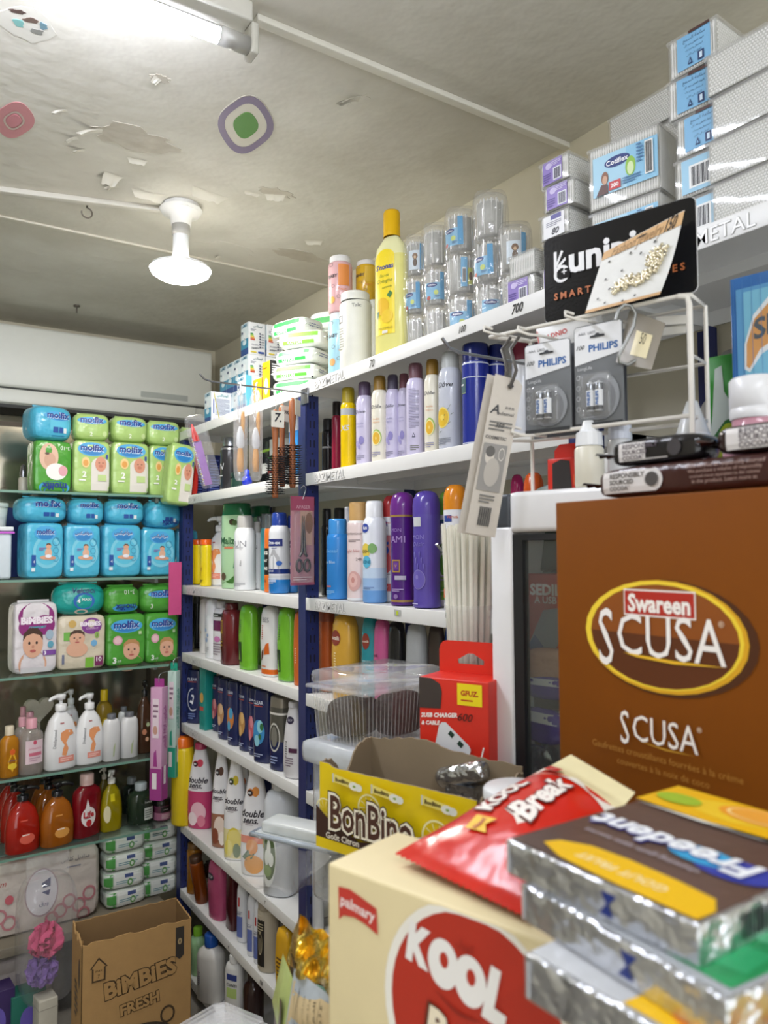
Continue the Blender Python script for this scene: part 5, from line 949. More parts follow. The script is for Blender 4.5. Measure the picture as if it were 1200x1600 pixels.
pack('small pale green nappy pack peeking out beside the shelving', 283, 312, 664, spot(254, 696, Y=YF+.02).z+.001, YF+.07, .08, PG, two_top(), 0, g1, p=4.5, h=.085)
z = GZ[1]
def bl(s): return [('e', '#7cc8de', .1, .48, .75, .3), ('e', '#5cbcd8', .1, .48, .6, .24)]+molfix(.0, .84, .95, s)+[('o', '#3f8fb4', .55, .66, .2, .08, .2), ('o', '#3f8fb4', .55, .5, .15, .06, .2), ('o', '#3f8fb4', .55, .36, .15, .06, .2)]+sitter(.15, .46, 1.7)+[('r', '#24509c', -.72, -.5, .22, .42), ('r', '#dfe6ea', -.72, -.54, .13, .19), ('t', '#dfe6ea', '4', -.6, .3, .1), ('l', '#8a6ab0', -.35, -.02, .5, .56, 2)]
for i, (a, b, pt, s, lb) in enumerate(((33, 99, 817, 'molfix', 'first from the left'), (101, 157, 820, ar('مولفيكس'), 'second from the left'), (159, 221, 820, ar('مولفيكس'), 'third from the left'), (222, 275, 826, ar('مولفيكس'), 'fourth from the left'))):
    pack('tall blue nappy pack with sitting baby, %s on the second glass shelf' % lb, a, b, pt, z, YF, .11, PB, bl(s), [8, 0, 3, 0][i], g2)
pack('blue nappy pack edge squeezed in next to the shelving upright', 277, 310, 828, z, YF+.05, .1, PB, [('r', '#3f9cc0', -.6, .6, .2, .7)], 0, g2)
def bt_(up=False): return (molup(.2, .2, .95) if up else molfix(.1, .74, 1.05))+[('r', '#24509c', -.1, .14, .24, .4), ('r', '#24509c', .18, .36, .24, .4), ('r', '#dfe6ea', .4, .54, .22, .36)]
for i, (a, b, pt, pb, lb, up) in enumerate(((22, 107, 772, 817, 'first from the left', False), (108, 164, 775, 820, 'second from the left', False), (165, 229, 775, 820, 'third from the left', False), (229, 286, 780, 826, 'rightmost, upside down', True))):
    pack('small blue nappy pack lying on the tall blue ones, %s' % lb, a, b, pt, spot((a+b)/2, pb, Y=YF).z+.001, YF, .12, PB, bt_(up), [10, 0, -4, 5][i], g2, p=3.6)
z = GZ[2]
pack('white nappy pack with purple cloud and large baby face', 20, 92, 942, z, YF-.01, .10, wrap('#d9d3d6'), [('e', '#8a2a74', .0, .8, .82, .2), ('e', '#8a2a74', -.3, .66, .5, .14), ('e', '#8a2a74', .35, .68, .5, .14), ('t', '#f0e6ee', 'BiMBiES', .02, .75, 1.45, dict(bold=.06)), ('t', '#3fb0b8', 'COMFORT', .05, .65, .8, dict(shear=.3, bold=.03))]+baby(-.15, .42, 1.5)+[('e', '#9fb4c4', .6, .54, .18, .07), ('e', '#5f9fb4', .65, .4, .14, .05), ('r', '#7a4a9a', .3, .9, .25, .32), ('t', '#f0eef4', '3', .4, .285, .1, dict(bold=.04)), ('r', '#dddadd', -.9, .9, .02, .09)], 4, g3)
pack('beige nappy pack with purple circle and sitting baby', 92, 168, 962, z, YF-.01, .10, wrap('#cfc4ae'), [('e', '#7c3a8a', .4, .8, .42, .15), ('t', '#f0e6f0', 'BiMBiES', .35, .84, .85, dict(bold=.04)), ('t', '#e8c8e0', 'Comfort', .42, .76, .5, dict(shear=.3)), ('e', '#c8a45a', -.4, .85, .16, .07), ('e', '#8fae5a', .62, .63, .1, .06), ('t', '#3f6a2a', '3', .62, .63, .08), ('e', '#6fa8d0', .5, .48, .13, .06), ('r', '#6fae4a', -.75, -.4, .55, .7)]+baby(-.2, .58, 1.05)+[('r', '#7cb83e', .15, .5, .03, .22), ('r', '#7c2a5c', .55, .88, .06, .24), ('t', '#f0e6ee', '10', .71, .18, .22, dict(bold=.03)), ('b', '#4a5a8a', -.82, -.7, .12, .3, 4)], -3, g3)
def gm(): return molfix(.0, .8, 1.3)+[('e', '#d9a0b0', -.45, .5, .24, .09), ('e', '#e6c0c4', -.45, .5, .17, .06)]+baby(.25, .3, 1.4, '#b98a5a')+[('t', '#eef2ea', '3', -.6, .12, .18, dict(bold=.03)), ('t', '#eef2ea', '-10', -.38, .1, .22), ('r', '#b9d4a0', .6, .75, .6, .66)]
pack('green nappy pack with baby face, left of two on the third glass shelf', 168, 229, 960, z, YF-.01, .10, PGR, gm(), 0, g3)
pack('green nappy pack with baby face, right of two on the third glass shelf', 229, 280, 958, z, YF-.01, .10, PGR, gm(), 0, g3)
pack('teal nappy pack lying on the beige one', 84, 170, 912, spot(130, 962, Y=YF).z+.001, YF-.02, .12, PT, [('e', '#2a62b0', .2, .45, .4, .26), ('t', '#eef2f4', '4', .0, .46, .12, dict(bold=.03)), ('t', '#eef2f4', 'MAXI', .3, .5, .35), ('t', '#1f3f6a', 'Velcool', .2, .78, .9, dict(shear=.2, bold=.03)), ('e', '#e6d8cc', .1, .12, .25, .08)], -8, g3, p=3)
pack('dark green nappy pack lying upside down on the left green one', 164, 222, 916, spot(198, 960, Y=YF).z+.001, YF-.01, .10, PGR, molup(.1, .25, 1.15)+[('t', '#e6eee0', '3-10', .3, .78, .6, dict(rot=180))], 3, g3, p=3.4)
pack('dark green nappy pack lying on the right green one', 221, 280, 914, spot(254, 958, Y=YF).z+.001, YF-.01, .10, PGR, molfix(.15, .7, 1.2)+[('t', '#e6eee0', '3', -.4, .25, .12)], -3, g3, p=3.4)
# boxes and clutter at the left end of the second shelf
t = thing('plastic_box', 'translucent white plastic box at the left end of the second glass shelf', 'box', (spot(-4, 840, Y=2.86).x-.03, 2.9, GZ[1]+.001))
MB().box(-.09, -.07, 0, .07, .07, .16, mat('#cfd8de', rough=.3), .01).build('body', t); MB().box(-.095, -.075, .16, .075, .075, .175, mat('#dfe4e6', rough=.3), .004).build('lid', t); MB().box(-.097, -.077, .152, .077, .077, .158, mat('#c85ad0', rough=.3)).build('band', t)
t = thing('plastic_tub', 'white plastic tub on the box at the left end of the shelf', 'tub', (spot(2, 780, Y=2.86).x-.03, 2.9, GZ[1]+.177)); MB().lathe([(0, 0), (.05, 0), (.056, .07), (.054, .07)], mat('#dfe2e0', rough=.35), 20).build('body', t); MB().lathe([(.058, .066), (.058, .08), (0, .082)], mat('#e6e8e6', rough=.35), 20).build('lid', t)
carton('blue_reflection_box', 'dark blue box standing in for a mirror reflection behind the blue packs at the left', 'box', (spot(28, 850, Y=3.08).x-.06, 3.1, GZ[1]+.001), 0, .2, .1, .25, mat('#2c3f8c', rough=.5))  # solid box added in place of a blue reflection in the mirror
P = spot(40, 725, Y=2.93); t = thing('chrome_bottle', 'chrome-capped bottle beside the green upside-down pack', 'bottle', (P.x-.004, 2.95, GZ[0]+.001))
MB().lathe([(0, 0), (.014, 0), (.015, .006), (.015, .055), (.012, .06)], mat('#cfc8b8', rough=.3), 14).build('body', t); MB().lathe([(.011, .06), (.011, .075), (.008, .1), (0, .108)], steel('#8f9094'), 14).build('cap', t)
# ---------------------------------------------------------------- fourth glass shelf
def G(name, label, cat, px0, px1, pt, z, Y, **k): return bottle(name, label, cat, px0, px1, pt, z+.0008, Y=Y, **k)
z = GZ[3]
G('baby_shampoo', 'amber baby shampoo with clear cap at the left edge', 'shampoo', 0, 30, 1134, z, 2.79, kind='boston', cols=(liq('#c8841c', .75, '#d8a44a'), mat('#d9cdb4', rough=.3)), turn=20, pr=[('e', '#e0642a', .0, .5, .3, .06), ('p', '#e8b42a', [(-.5, .3), (0, .58), (.5, .3), (0, .1)]), ('t', '#3a4a8a', "johnson's", .0, .33, 1.0, dict(shear=.2)), ('e', '#e8c83a', .0, .22, .5, .06)])
CPK = gloss('#dca0ac')
G('baby_oil', 'clear pink-labelled baby oil bottle in front of its row', 'baby oil', 31, 68, 1122, z, 2.79, kind='boston', cols=(liq('#d8d2cc', .25, '#efe6e2'), CPK), turn=15, pr=[('r', '#dcc4ca', -.75, .75, .2, .62), ('e', '#c8506a', .0, .58, .16, .04), ('t', '#b84a6a', "johnson's", 0, .47, 1.1, dict(shear=.2)), ('r', '#c8687e', -.5, .6, .34, .4), ('l', '#b890a0', -.5, .5, .24, .32, 2)])
for i, (a, b, pt, Y) in enumerate(((22, 48, 1120, 2.86), (34, 60, 1112, 2.93), (26, 46, 1104, 3.0))):
    G('baby_oil', 'clear baby oil bottle with pink cap, %s behind the labelled one' % ['first', 'second', 'third'][i], 'baby oil', a, b, pt, z, Y, kind='boston', cols=(liq('#d8d2cc', .25, '#efe6e2'), CPK), group='baby oils in a row')
P = spot(60, 1115, Y=3.05); t = thing('heart_sponge', 'pale heart-shaped sponge behind the pink-capped oils', 'sponge', (P.x, 3.05, z+.02), R(10))
hp_ = [(.05*(16*math.sin(a)**3)/16, .05*(13*math.cos(a)-5*math.cos(2*a)-2*math.cos(3*a)-math.cos(4*a))/16) for a in [2*math.pi*k/36 for k in range(36)]]
MB().prism(hp_, -.012, .012, mat('#d9d3c2', rough=.9, bump=.4, bs=120), M=Matrix.Translation((0, 0, .14)) @ Matrix.Rotation(R(90), 4, 'X'), smooth=False).build('foam', t)
MB().box(-.006, -.006, -.02, .006, .006, .09, mat('#c9c3b2', rough=.6), .002).build('stand', t)
for i, (a, b, pt, Y, nz) in enumerate(((68, 123, 1084, 2.80, -70), (96, 126, 1077, 2.94, -70), (118, 162, 1083, 2.81, -70))):
    G('lotion_pump', 'white pump bottle with orange swirl, %s on the fourth glass shelf' % ['large, first from the left', 'half hidden at the back', 'next to the yellow cap'][i], 'pump bottle', a, b, pt, z, Y, kind='pump', cols=(gloss('#e6e6e6'), gloss('#e6e6e6')), turn=[12, 0, 10][i], pr=dial(), nozturn=nz, group='white pump bottles')
G('cleaner_bottle', 'bottle with bright yellow cap behind the white pumps', 'bottle', 150, 176, 1077, z, 2.93, kind='boston', cols=(liq('#a88a2c', .7, '#c8a850'), gloss('#e0bc1a')), pr=[('e', '#d8b82a', 0, .4, .6, .16), ('l', '#6a3a1a', -0.35, 0.35, 0.400, 0.440, 1)], sqo=.9)
for i, (a, b, pt, Y) in enumerate(((161, 188, 1115, 2.80), (188, 216, 1112, 2.81), (184, 203, 1104, 2.91))):
    G('mini_bottle', 'small white bottle with grey cap, %s' % ['left of the front pair', 'right of the front pair', 'behind the front pair'][i], 'bottle', a, b, pt, z, Y, kind='oval', cols=(gloss('#d9d9d9'), mat('#63656a', rough=.4)), turn=10, sqo=.7, pr=[('p', '#a8b48a', [(-.1, .1), (.05, .1), (.2, .4), (-.05, .3)])] if i < 2 else [])
G('lotion_pump', 'dark brown pump bottle with flower print at the right end', 'pump bottle', 212, 240, 1063, z, 2.84, kind='pump', cols=(liq('#4a3020', .85, '#6a4830'), gloss('#1c1a1a')), sqo=.8, pr=[('e', '#b87a5a', -.2, .3, .25, .04), ('e', '#a8b48a', .2, .4, .2, .03), ('e', '#c89a7a', .1, .2, .2, .03)])
# ---------------------------------------------------------------- lowest glass shelf
z = GZ[4]
RED, ORA = liq('#c02a1c', .6, '#e06a50'), liq('#c0701c', .55, '#e0a458')
soap = lambda c, s: [('l', c, -.3, .3, .48, .52, 1), ('e', c, .1, .22, .45, .08), ('l', '#f0e0d8', -0.20, 0.40, 0.260, 0.300, 1)]
BLK = gloss('#17171a')
SO = [(9, 63, 1228, 2.80, RED, BLK, 'red hand soap with black pump, in front', soap('#d8604c', ''), -20), (2, 46, 1214, 2.92, RED, BLK, 'red hand soap with black pump, second row', (), -20), (-4, 36, 1206, 3.04, RED, BLK, 'red hand soap with black pump, against the mirror', (), -20),
      (62, 118, 1222, 2.80, ORA, BLK, 'orange hand soap with black pump, in front', soap('#d89a4a', ''), -20), (54, 100, 1212, 2.92, ORA, BLK, 'orange hand soap with black pump, second row', (), -20), (48, 92, 1206, 3.04, ORA, BLK, 'orange hand soap with black pump, against the mirror', (), -20)]
for a, b, pt, Y, c_, cp_, lb, pr, nz in SO:
    G('hand_soap', lb, 'hand soap', a, b, pt, z, Y, kind='pump', cols=(c_, cp_), turn=10, pr=pr, nozturn=nz+90, group='hand soaps with black pumps')
G('dish_soap', 'crimson washing liquid with white splash label', 'washing liquid', 114, 158, 1208, z, 2.83, kind='boston', cols=(liq('#8a1420', .85, '#b83a44'), gloss('#d8b4ae')), turn=20, sqo=.6, pr=[('e', '#e6e0de', -.2, .33, .5, .16), ('p', '#e6e0de', [(-.5, .4), (-.3, .62), (-.1, .45)]), ('t', '#b8202a', 'Life', -.2, .37, .75, dict(bold=.04)), ('e', '#b8202a', -.2, .23, .2, .06), ('l', '#8a2a30', -.5, .1, .3, .33, 1)])
G('lotion_pump', 'olive bottle with white pump behind the yellow soap', 'pump bottle', 152, 174, 1199, z, 2.95, kind='pump', cols=(liq('#8a7a1c', .7), gloss('#cfc8bc')), nozturn=-60)
G('hand_soap', 'yellow liquid soap with white pump', 'hand soap', 158, 191, 1203, z, 2.83, kind='pump', cols=(liq('#a8980e', .75, '#c8b83a'), gloss('#dcdad4')), turn=10, nozturn=-40, sqo=.6, pr=[('e', '#d8cfa8', -.6, .3, .3, .14), ('r', '#d8c81a', -.3, .1, .5, .62)])
G('hand_soap', 'dark green bottle with pale label and grey cap', 'hand soap', 200, 240, 1222, z, 2.85, kind='boston', cols=(liq('#2c3c2c', .9, '#46584a'), mat('#a8b0b4', rough=.3)), turn=10, pr=[('r', '#cfd4ce', -.05, .7, .1, .4), ('r', '#222c26', -.05, .7, .4, .62), ('t', '#dfe4de', 'herbal', .3, .54, .6), ('l', '#6a746c', .0, .6, .14, .36, 4)])
G('hand_soap', 'dark green bottle behind the labelled green one', 'hand soap', 190, 222, 1214, z, 2.98, kind='boston', cols=(liq('#26302a', .9, '#3a463c'), mat('#8d9598', rough=.3)))
G('cream_jar', 'dark jar with pink lettered label at the right end', 'jar', 240, 267, 1248, z, 2.84, kind='jar', cols=(gloss('#5a2a44'), gloss('#1c161a')), turn=15, bands=((.04, .4, '#a86a88'),), pr=[('r', '#1a1418', -.7, .7, .42, .7), ('l', '#cfc0c8', -0.40, 0.40, 0.540, 0.580, 1), ('l', '#e0c8d4', -.6, .6, .1, .34, 4)])
# ---------------------------------------------------------------- tissue and wipes under the glass shelves
z = .30
tis = lambda: [('e', '#d9d6dc', -.02, .5, .26, .3), ('o', '#a48a94', -.02, .5, .28, .32, .06), ('p', '#2c3a6e', [(-.02, .62), (.13, .68), (.13, .56), (.0, .55)]), ('p', '#2c3a6e', [(-.02, .5), (.13, .52), (.1, .44)]), ('t', '#2c3a6e', ar('ورق'), .02, .34, .16), ('t', '#b04a44', 'Premium', -.85, .72, .5, dict(shear=.3)), ('t', '#5a5a66', ar('مناديل كلاس'), .55, .86, .5), ('l', '#8a8a94', .4, .75, .74, .78, 1)]+[('o', '#b87a80', u, v, .12, .1, .3) for u, v in ((.45, .3), (.62, .22), (.3, .2), (.8, .35), (-.7, .3), (-.55, .2), (-.85, .18), (.15, .12), (.7, .08))]+[('e', '#c0606a', -.55, .5, .07, .06), ('r', '#2c3566', -1, -.72, .1, .2)]
a, b = spot(-30, 1400, Y=2.80), spot(157, 1400, Y=2.80)
zt_ = spot(60, 1338, Y=2.80).z
soft_pack('tissue_pack', 'large tissue pack with pink scrolls and round emblem', 'tissues', ((a.x+b.x)/2, 2.87, z+.001), R(0), b.x-a.x, .13, zt_-z, wrap('#c9bfb6'), pr=tis(), p=9)
t = thing('plastic_tray', 'thin teal tray lying on the tissue pack', 'tray', ((a.x+b.x)/2-.02, 2.9, zt_+.002)); MB().box(-.17, -.05, 0, .17, .06, .008, mat('#2a8f8c', rough=.35), .003).build('plate', t)
zw = .30
wl = [('r', '#4f9a4a', -.95, -.55, .1, .9), ('r', '#e4e8e2', -.5, .95, .1, .9), ('l', '#5a8f9a', -.4, .8, .3, .5, 2), ('r', '#4a5a8c', .0, .4, .62, .82), ('e', '#6aa05a', .25, .35, .13, .2), ('e', '#dfe8da', .25, .35, .07, .1)]
WT = ['lowest', 'second up', 'third up', 'fourth up', 'topmost']
for i in range(4):
    P = spot([200, 198, 199, 197, 204][i], 1380, Y=2.80); hh = .062
    soft_pack('wet_wipes', 'green and white wipes pack, %s in the left pile under the soaps' % WT[i], 'wet wipes', (P.x, 2.865, zw+i*.0632+.001), R([4, -3, 2, 5, -8][i]), .145, .10, hh, wrap('#cfd6cc'), pr=wl, group='wipes in the left pile under the soaps', p=5, prtop=[('r', '#4f9a4a', -.95, .95, .7, .95)])
for i in range(4):
    P = spot([244, 245, 246, 244, 242][i], 1380, Y=2.80); hh = .064
    soft_pack('wet_wipes', 'green and white wipes pack, %s in the right pile by the upright' % WT[i], 'wet wipes', (P.x+.025, 2.885, zw+i*.0652+.001), R([2, -4, 3, -2, 6][i]), .135, .10, hh, wrap('#cfd6cc'), pr=wl, group='wipes in the right pile by the upright', p=5)
soft_pack('tissue_pack', 'second tissue pack lying under the wooden shelf at the left', 'tissues', (spot(40, 1510, Y=2.78).x-.06, 2.86, .001), 0, .3, .13, .235, wrap('#bdb4b0'), pr=[('o', '#b87a80', -.3, .5, .14, .2, .3), ('o', '#b87a80', .2, .4, .14, .2, .3), ('l', '#5a6a9a', -.8, .4, .15, .3, 2)], p=8)
for i, (px, c_, lb) in enumerate(((-6, '#3a2a5a', 'purple'), (44, '#1f6a5a', 'dark green'))):
    P = spot(px, 1575, Y=2.62); carton('detergent_box', '%s detergent box on the floor at the lower left' % lb, 'box', (P.x, 2.66, .001), R(5), .1, .07, max(.1, P.z+.04), mat(c_, rough=.4), front=[('e', '#6a5ab0', 0, .6, .5, .2), ('l', '#c8c8e0', -.6, .6, .2, .4, 3)])
P = spot(73, 1560, Y=2.56); t = thing('paper_roll', 'upright white paper block beside the brown carton', 'paper', (P.x, 2.58, .001), R(8)); MB().box(-.028, -.03, 0, .028, .03, P.z, card('#b9b5a6'), .004).build('block', t); MB().box(-.0285, -.0305, P.z*.86, .0285, .0305, P.z*.87, card('#9a968a')).build('band', t)
# bath puffs in a clear bag
def puff(px, py, r, col, label, Y):
    P = spot(px, py, Y=Y); t = thing('bath_puff', label, 'bath puff', P); rnd = random.Random(int(px)); m = MB(); mm = mat(col, rough=.8, var=.2)
    for k in range(26):
        a = rnd.uniform(0, 6.28); b_ = math.acos(rnd.uniform(-1, 1)); d = Vector((math.sin(b_)*math.cos(a), math.sin(b_)*math.sin(a), math.cos(b_))); s1 = d.orthogonal().normalized(); s2 = d.cross(s1); ph = rnd.uniform(0, 6)
        def fn(u, v):
            q = (u-.5)*r*1.5; wv = r*.16*math.sin(u*14+ph)
            return tuple(d*(r*(.35+.6*v)-abs(q)*.35)+s1*q+s2*(wv*(v+.2)))
        m.sheet(fn, 12, 3, mm)
    o = m.build('netting', t); o['kind'] = 'stuff'
    MB().sbox(r*.55, r*.55, r*.55, 2, mm, 6).build('core', t)
    MB().tube([(0, 0, r*.5), (.004, 0, r*1.0), (-.002, 0, r*1.25)], .0015, mm, 6).build('cord', t)
puff(72, 1468, .055, '#d0527e', 'hot pink mesh bath puff in a clear bag beside the carton', 2.62)
puff(66, 1515, .05, '#8a6ab0', 'purple mesh bath puff under the pink one', 2.61)
c0 = spot(68, 1490, Y=2.6); t = thing('plastic_bag', 'crinkled clear bag holding the two bath puffs', 'bag', (c0.x, 2.62, c0.z-.15), R(4))
MB().sbox(.085, .072, .19, 4, film(.06, .04, 1.0, 22), 12, (.012, 0, .19)).build('film', t)
MB().box(-.05, -.004, .37, .075, .004, .44, film(.10, .05, 1.0, 18)).build('gathered_top', t)
# big brown carton
Yc = 2.36
A, Bp = spot(131, 1472, Y=Yc), spot(301, 1442, Y=Yc-.02); W = math.hypot(Bp.x-A.x, .02); H = (A.z+Bp.z)/2
t = thing('brown_carton', 'large torn-open brown carton with outlined lettering on the floor', 'carton', ((A.x+Bp.x)/2, Yc+.07, .001), R(-2))
M_KR = mat('#b28c58', rough=.8, var=.08, bump=.05, bs=90); M_KI = mat('#8f7048', rough=.85, var=.08)
D_ = .15
rnd = random.Random(4)
def torn(x0, y0, x1, y1, base, amp, name, n=26):
    m = MB(); dx, dy = x1-x0, y1-y0; L_ = math.hypot(dx, dy); nx, ny = -dy/L_*.002, dx/L_*.002; tops = [base+amp*(rnd.random()-.5) for _ in range(n+1)]
    for s, mm in ((1, M_KR), (-1, M_KI)):
        vs = []
        for i in range(n+1): vs += [(x0+dx*i/n+nx*s, y0+dy*i/n+ny*s, 0), (x0+dx*i/n+nx*s, y0+dy*i/n+ny*s, tops[i])]
        m.add(vs, [((2*i, 2*i+1, 2*i+3, 2*i+2) if s > 0 else (2*i, 2*i+2, 2*i+3, 2*i+1)) for i in range(n)], mm)
    vs = []
    for i in range(n+1): vs += [(x0+dx*i/n+nx, y0+dy*i/n+ny, tops[i]), (x0+dx*i/n-nx, y0+dy*i/n-ny, tops[i])]
    m.add(vs, [(2*i, 2*i+2, 2*i+3, 2*i+1) for i in range(n)], M_KR)
    return m.build(name, t)
w2 = W/2
torn(w2, -D_/2, -w2, -D_/2, H, .008, 'front_panel'); torn(-w2, D_/2, w2, D_/2, H+.005, .004, 'back_panel'); torn(-w2, -D_/2, -w2, D_/2, H, .03, 'side_panel'); torn(w2, D_/2, w2, -D_/2, H, .004, 'side_panel')
MB().box(-w2, -D_/2, 0, w2, D_/2, .004, M_KI).build('base_panel', t)
DK = '#4a3a28'
V = lambda zpx: zpx
def sf(x, zz_, o): return (x, -D_/2-.0022-o, zz_)
prints(t, [('t', DK, 'BiMBiES', .05, .68, 1.36, dict(bold=.095, rot=6)), ('t', '#b28c58', 'BiMBiES', .05, .68, 1.34, dict(bold=.045, rot=6)), ('t', DK, 'FRESH', .03, .51, .74, dict(bold=.09, rot=6)), ('t', '#b28c58', 'FRESH', .03, .51, .725, dict(bold=.04, rot=6)), ('p', '#3a3530', [(.7, .76), (.78, .735), (.86, .76), (.86, .96), (.7, .96)]), ('t', '#b09a70', '0', .78, .86, .08, dict(bold=.04)), ('e', '#3f372c', .0, .2, .75, .17), ('t', '#b28c58', '12:84', .0, .26, .5, dict(bold=.03)), ('o', DK, .55, .38, .14, .06, .25), ('p', DK, [(-.88, .83), (-.72, .9), (-.56, .83), (-.6, .83), (-.6, .74), (-.84, .74), (-.84, .83)]), ('p', '#b28c58', [(-.84, .835), (-.72, .885), (-.6, .835), (-.63, .83), (-.63, .75), (-.81, .75), (-.81, .83)]), ('t', DK, 'max', -.72, .81, .12), ('t', DK, '7', -.72, .775, .04)], W, H, sf)
prints(t, [('e', '#4a4034', .55, .78, .12, .1), ('l', DK, -.3, .3, .45, .7, 6), ('r', '#5a4a38', -.25, .3, .3, .38), ('e', '#3f372c', .2, .1, .45, .12), ('t', DK, 'Baby Care', .0, .62, .9, dict(rot=70))], D_, H, lambda x, zz_, o: (-w2-.0022-o, -x, zz_), names=('side_label', 'side_lettering'))
# ================================================================ counter and the goods piled on it
def xdir(rz): return Vector((math.cos(rz), math.sin(rz), 0))
def ydir(rz): return Vector((-math.sin(rz), math.cos(rz), 0))
def corner(A, rz, w, d): 
    p = Vector((A[0], A[1], 0))+xdir(rz)*w/2+ydir(rz)*d/2; return p
CT = 1.02
cp = [(.27, .72), (.56, -.32), (.945, -.32), (.945, 1.1), (.66, 1.1), (.5, .86), (.36, .74)]
t = thing('shop_counter', 'wooden shop counter hidden under the sweets and boxes', 'counter', (0, 0, 0))
MB().prism(cp, CT-.03, CT, mat('#a08a68', rough=.5, var=.12), ).build('worktop', t)
MB().prism([(x*.94+.035, y*.94+.02) for x, y in cp], 0, CT-.03, mat('#8b7a62', rough=.6)).build('cabinet', t)
KRAFT = card('#8f7a58')
def support(label, A, rzd, w, d, h, z=CT):
    rz = R(rzd); c = corner(A, rz, w, d); c.z = z+.0005
    carton('stock_carton', label, 'carton', c, rz, w, d, h-.001, KRAFT, top=[('r', '#b9a67e', -1, 1, .44, .56)])
support('plain brown carton under the yellow sweets box', (.50, .83), -72, .2, .085, .168)
support('plain brown carton under the red charger box', (.60, .862), -66, .11, .2, .168)
support('plain brown carton under the brown wafer box', (.425, .562), -74, .33, .2, .268)
# ---------------------------------------------------------------- cream biscuit box
rz = R(-74); w, d, h = .34, .09, .278; c = corner((.312, .553), rz, w, d); c.z = CT+.0006
f = lambda x: (x-w/2)/(w/2)
g = lambda z: (z-CT)/h
CRM_ = mat('#e3d3a6', rough=.55, var=.04)
n = 40; ov = [(f(.138+.0775*math.cos(2*math.pi*k/n)), min(.995, g(1.222+.0815*math.sin(2*math.pi*k/n)))) for k in range(n)]
ovr = [(f(.140+.0725*math.cos(2*math.pi*k/n)), min(.99, g(1.222+.0755*math.sin(2*math.pi*k/n)))) for k in range(n)]
wav = [(.0128, 1.283), (.025, 1.284), (.038, 1.281), (.053, 1.277), (.054, 1.258), (.042, 1.262), (.03, 1.264), (.018, 1.262), (.0135, 1.2575), (.0135, 1.265)]
KO = '#b3301f'
carton('biscuit_box', 'cream biscuit box with red oval and white cartoon lettering', 'box', c, rz, w, d, h, CRM_, bev=.003,
  front=[('p', '#f0ece2', ov), ('p', KO, ovr), ('p', '#c23a30', [(f(a), g(b)) for a, b in wav]), ('t', '#f2e6e2', 'palmary', f(.0335), g(1.271), .21, dict(bold=.02, rot=-6)),
  ('t', '#efece8', 'K', f(.094), g(1.263), .125, dict(bold=.07, rot=-9, sy=1.35)), ('e', '#efece8', f(.1155), g(1.2575), .078, .062), ('e', KO, f(.1165), g(1.2605), .022, .02), ('e', '#efece8', f(.1385), g(1.2535), .078, .062), ('e', KO, f(.1395), g(1.2565), .022, .02), ('t', '#efece8', 'L', f(.1605), g(1.2505), .105, dict(bold=.08, rot=-13, sy=1.4)),
  ('p', '#8f2418', [(f(.108+.002*k), g(1.2385-.004*math.sin(math.pi*k/20)-.0004*k)) for k in range(21)]+[(f(.108+.002*k), g(1.2385-.0065*math.sin(math.pi*k/20)-.0004*k)) for k in range(20, -1, -1)]),
  ('t', '#8f2418', ar('كوول'), f(.135), g(1.276), .09, dict(rot=-8)), ('t', '#5a2a1a', 'Break', f(.142), g(1.207), .5, dict(bold=.09, rot=-10)), ('t', '#efe2c8', 'Break', f(.142), g(1.207), .47, dict(bold=.045, rot=-10))])
# ---------------------------------------------------------------- brown wafer box
rz = R(-90); w, d, h = .30, .085, .309; A = (.592, .565); c = corner(A, rz, w, d); c.z = 1.29
f = lambda x: (x-w/2)/(w/2)
g = lambda z: (z-1.29)/h
BR = mat('#7a4206', rough=.6, var=.06); BR.node_tree.nodes['Principled BSDF'].inputs['Specular IOR Level'].default_value = .2
GO = '#d8a31c'
carton('wafer_box', 'large brown wafer box with golden oval and white lettering', 'box', c, rz, w, d, h, BR, bev=.0012,
  front=[('e', '#4a2408', f(.128), g(1.4705), .6, .168), ('e', GO, f(.124), g(1.4715), .57, .164), ('e', '#f0d23a', f(.122), g(1.4725), .555, .158), ('e', '#8a4a12', f(.1235), g(1.4717), .52, .15), ('p', '#5a2c0c', [(f(.124+.077*math.cos(math.pi+math.pi*k/24)), g(1.4717+.0455*math.sin(math.pi+math.pi*k/24))) for k in range(25)]), 
  ('r', '#f0e8e2', f(.0862), f(.162), g(1.4885), g(1.513)), ('r', '#b02a1c', f(.0875), f(.1607), g(1.49), g(1.5115)), ('t', '#f4eee8', 'Swareen', f(.124), g(1.5005), .44, dict(bold=.035, sy=1.15)),
  ('t', '#f2eeea', 'S', f(.0645), g(1.4665), .115, dict(sy=1.75)), ('t', '#f2eeea', 'CUSA', f(.134), g(1.471), .74, dict(sy=1.25)), ('t', '#e8d8c0', '®', f(.186), g(1.487), .035), ('p', '#e6b62a', [(f(.085), g(1.4535)), (f(.14), g(1.4515)), (f(.19), g(1.4515)), (f(.14), g(1.4485)), (f(.1), g(1.4505))]),
  ('t', '#efe8e2', 'S', f(.085), g(1.384), .065, dict(sy=1.75)), ('t', '#efe8e2', 'CUSA', f(.128), g(1.386), .45, dict(sy=1.25)), ('t', '#e8d8c0', '®', f(.1635), g(1.396), .03), ('p', '#c8962a', [(f(.1), g(1.3745)), (f(.13), g(1.373)), (f(.16), g(1.373)), (f(.13), g(1.3715))]),
  ('t', '#a8752a', 'Gaufrettes croustillants fourrées à la crème', f(.1245), g(1.363), 1.04), ('t', '#a8752a', 'couvertes à la noix de coco', f(.124), g(1.352), .64), ('e', '#4a2812', f(.2), g(1.297), .09, .012), ('e', '#5a3418', f(.19), g(1.301), .03, .009)])
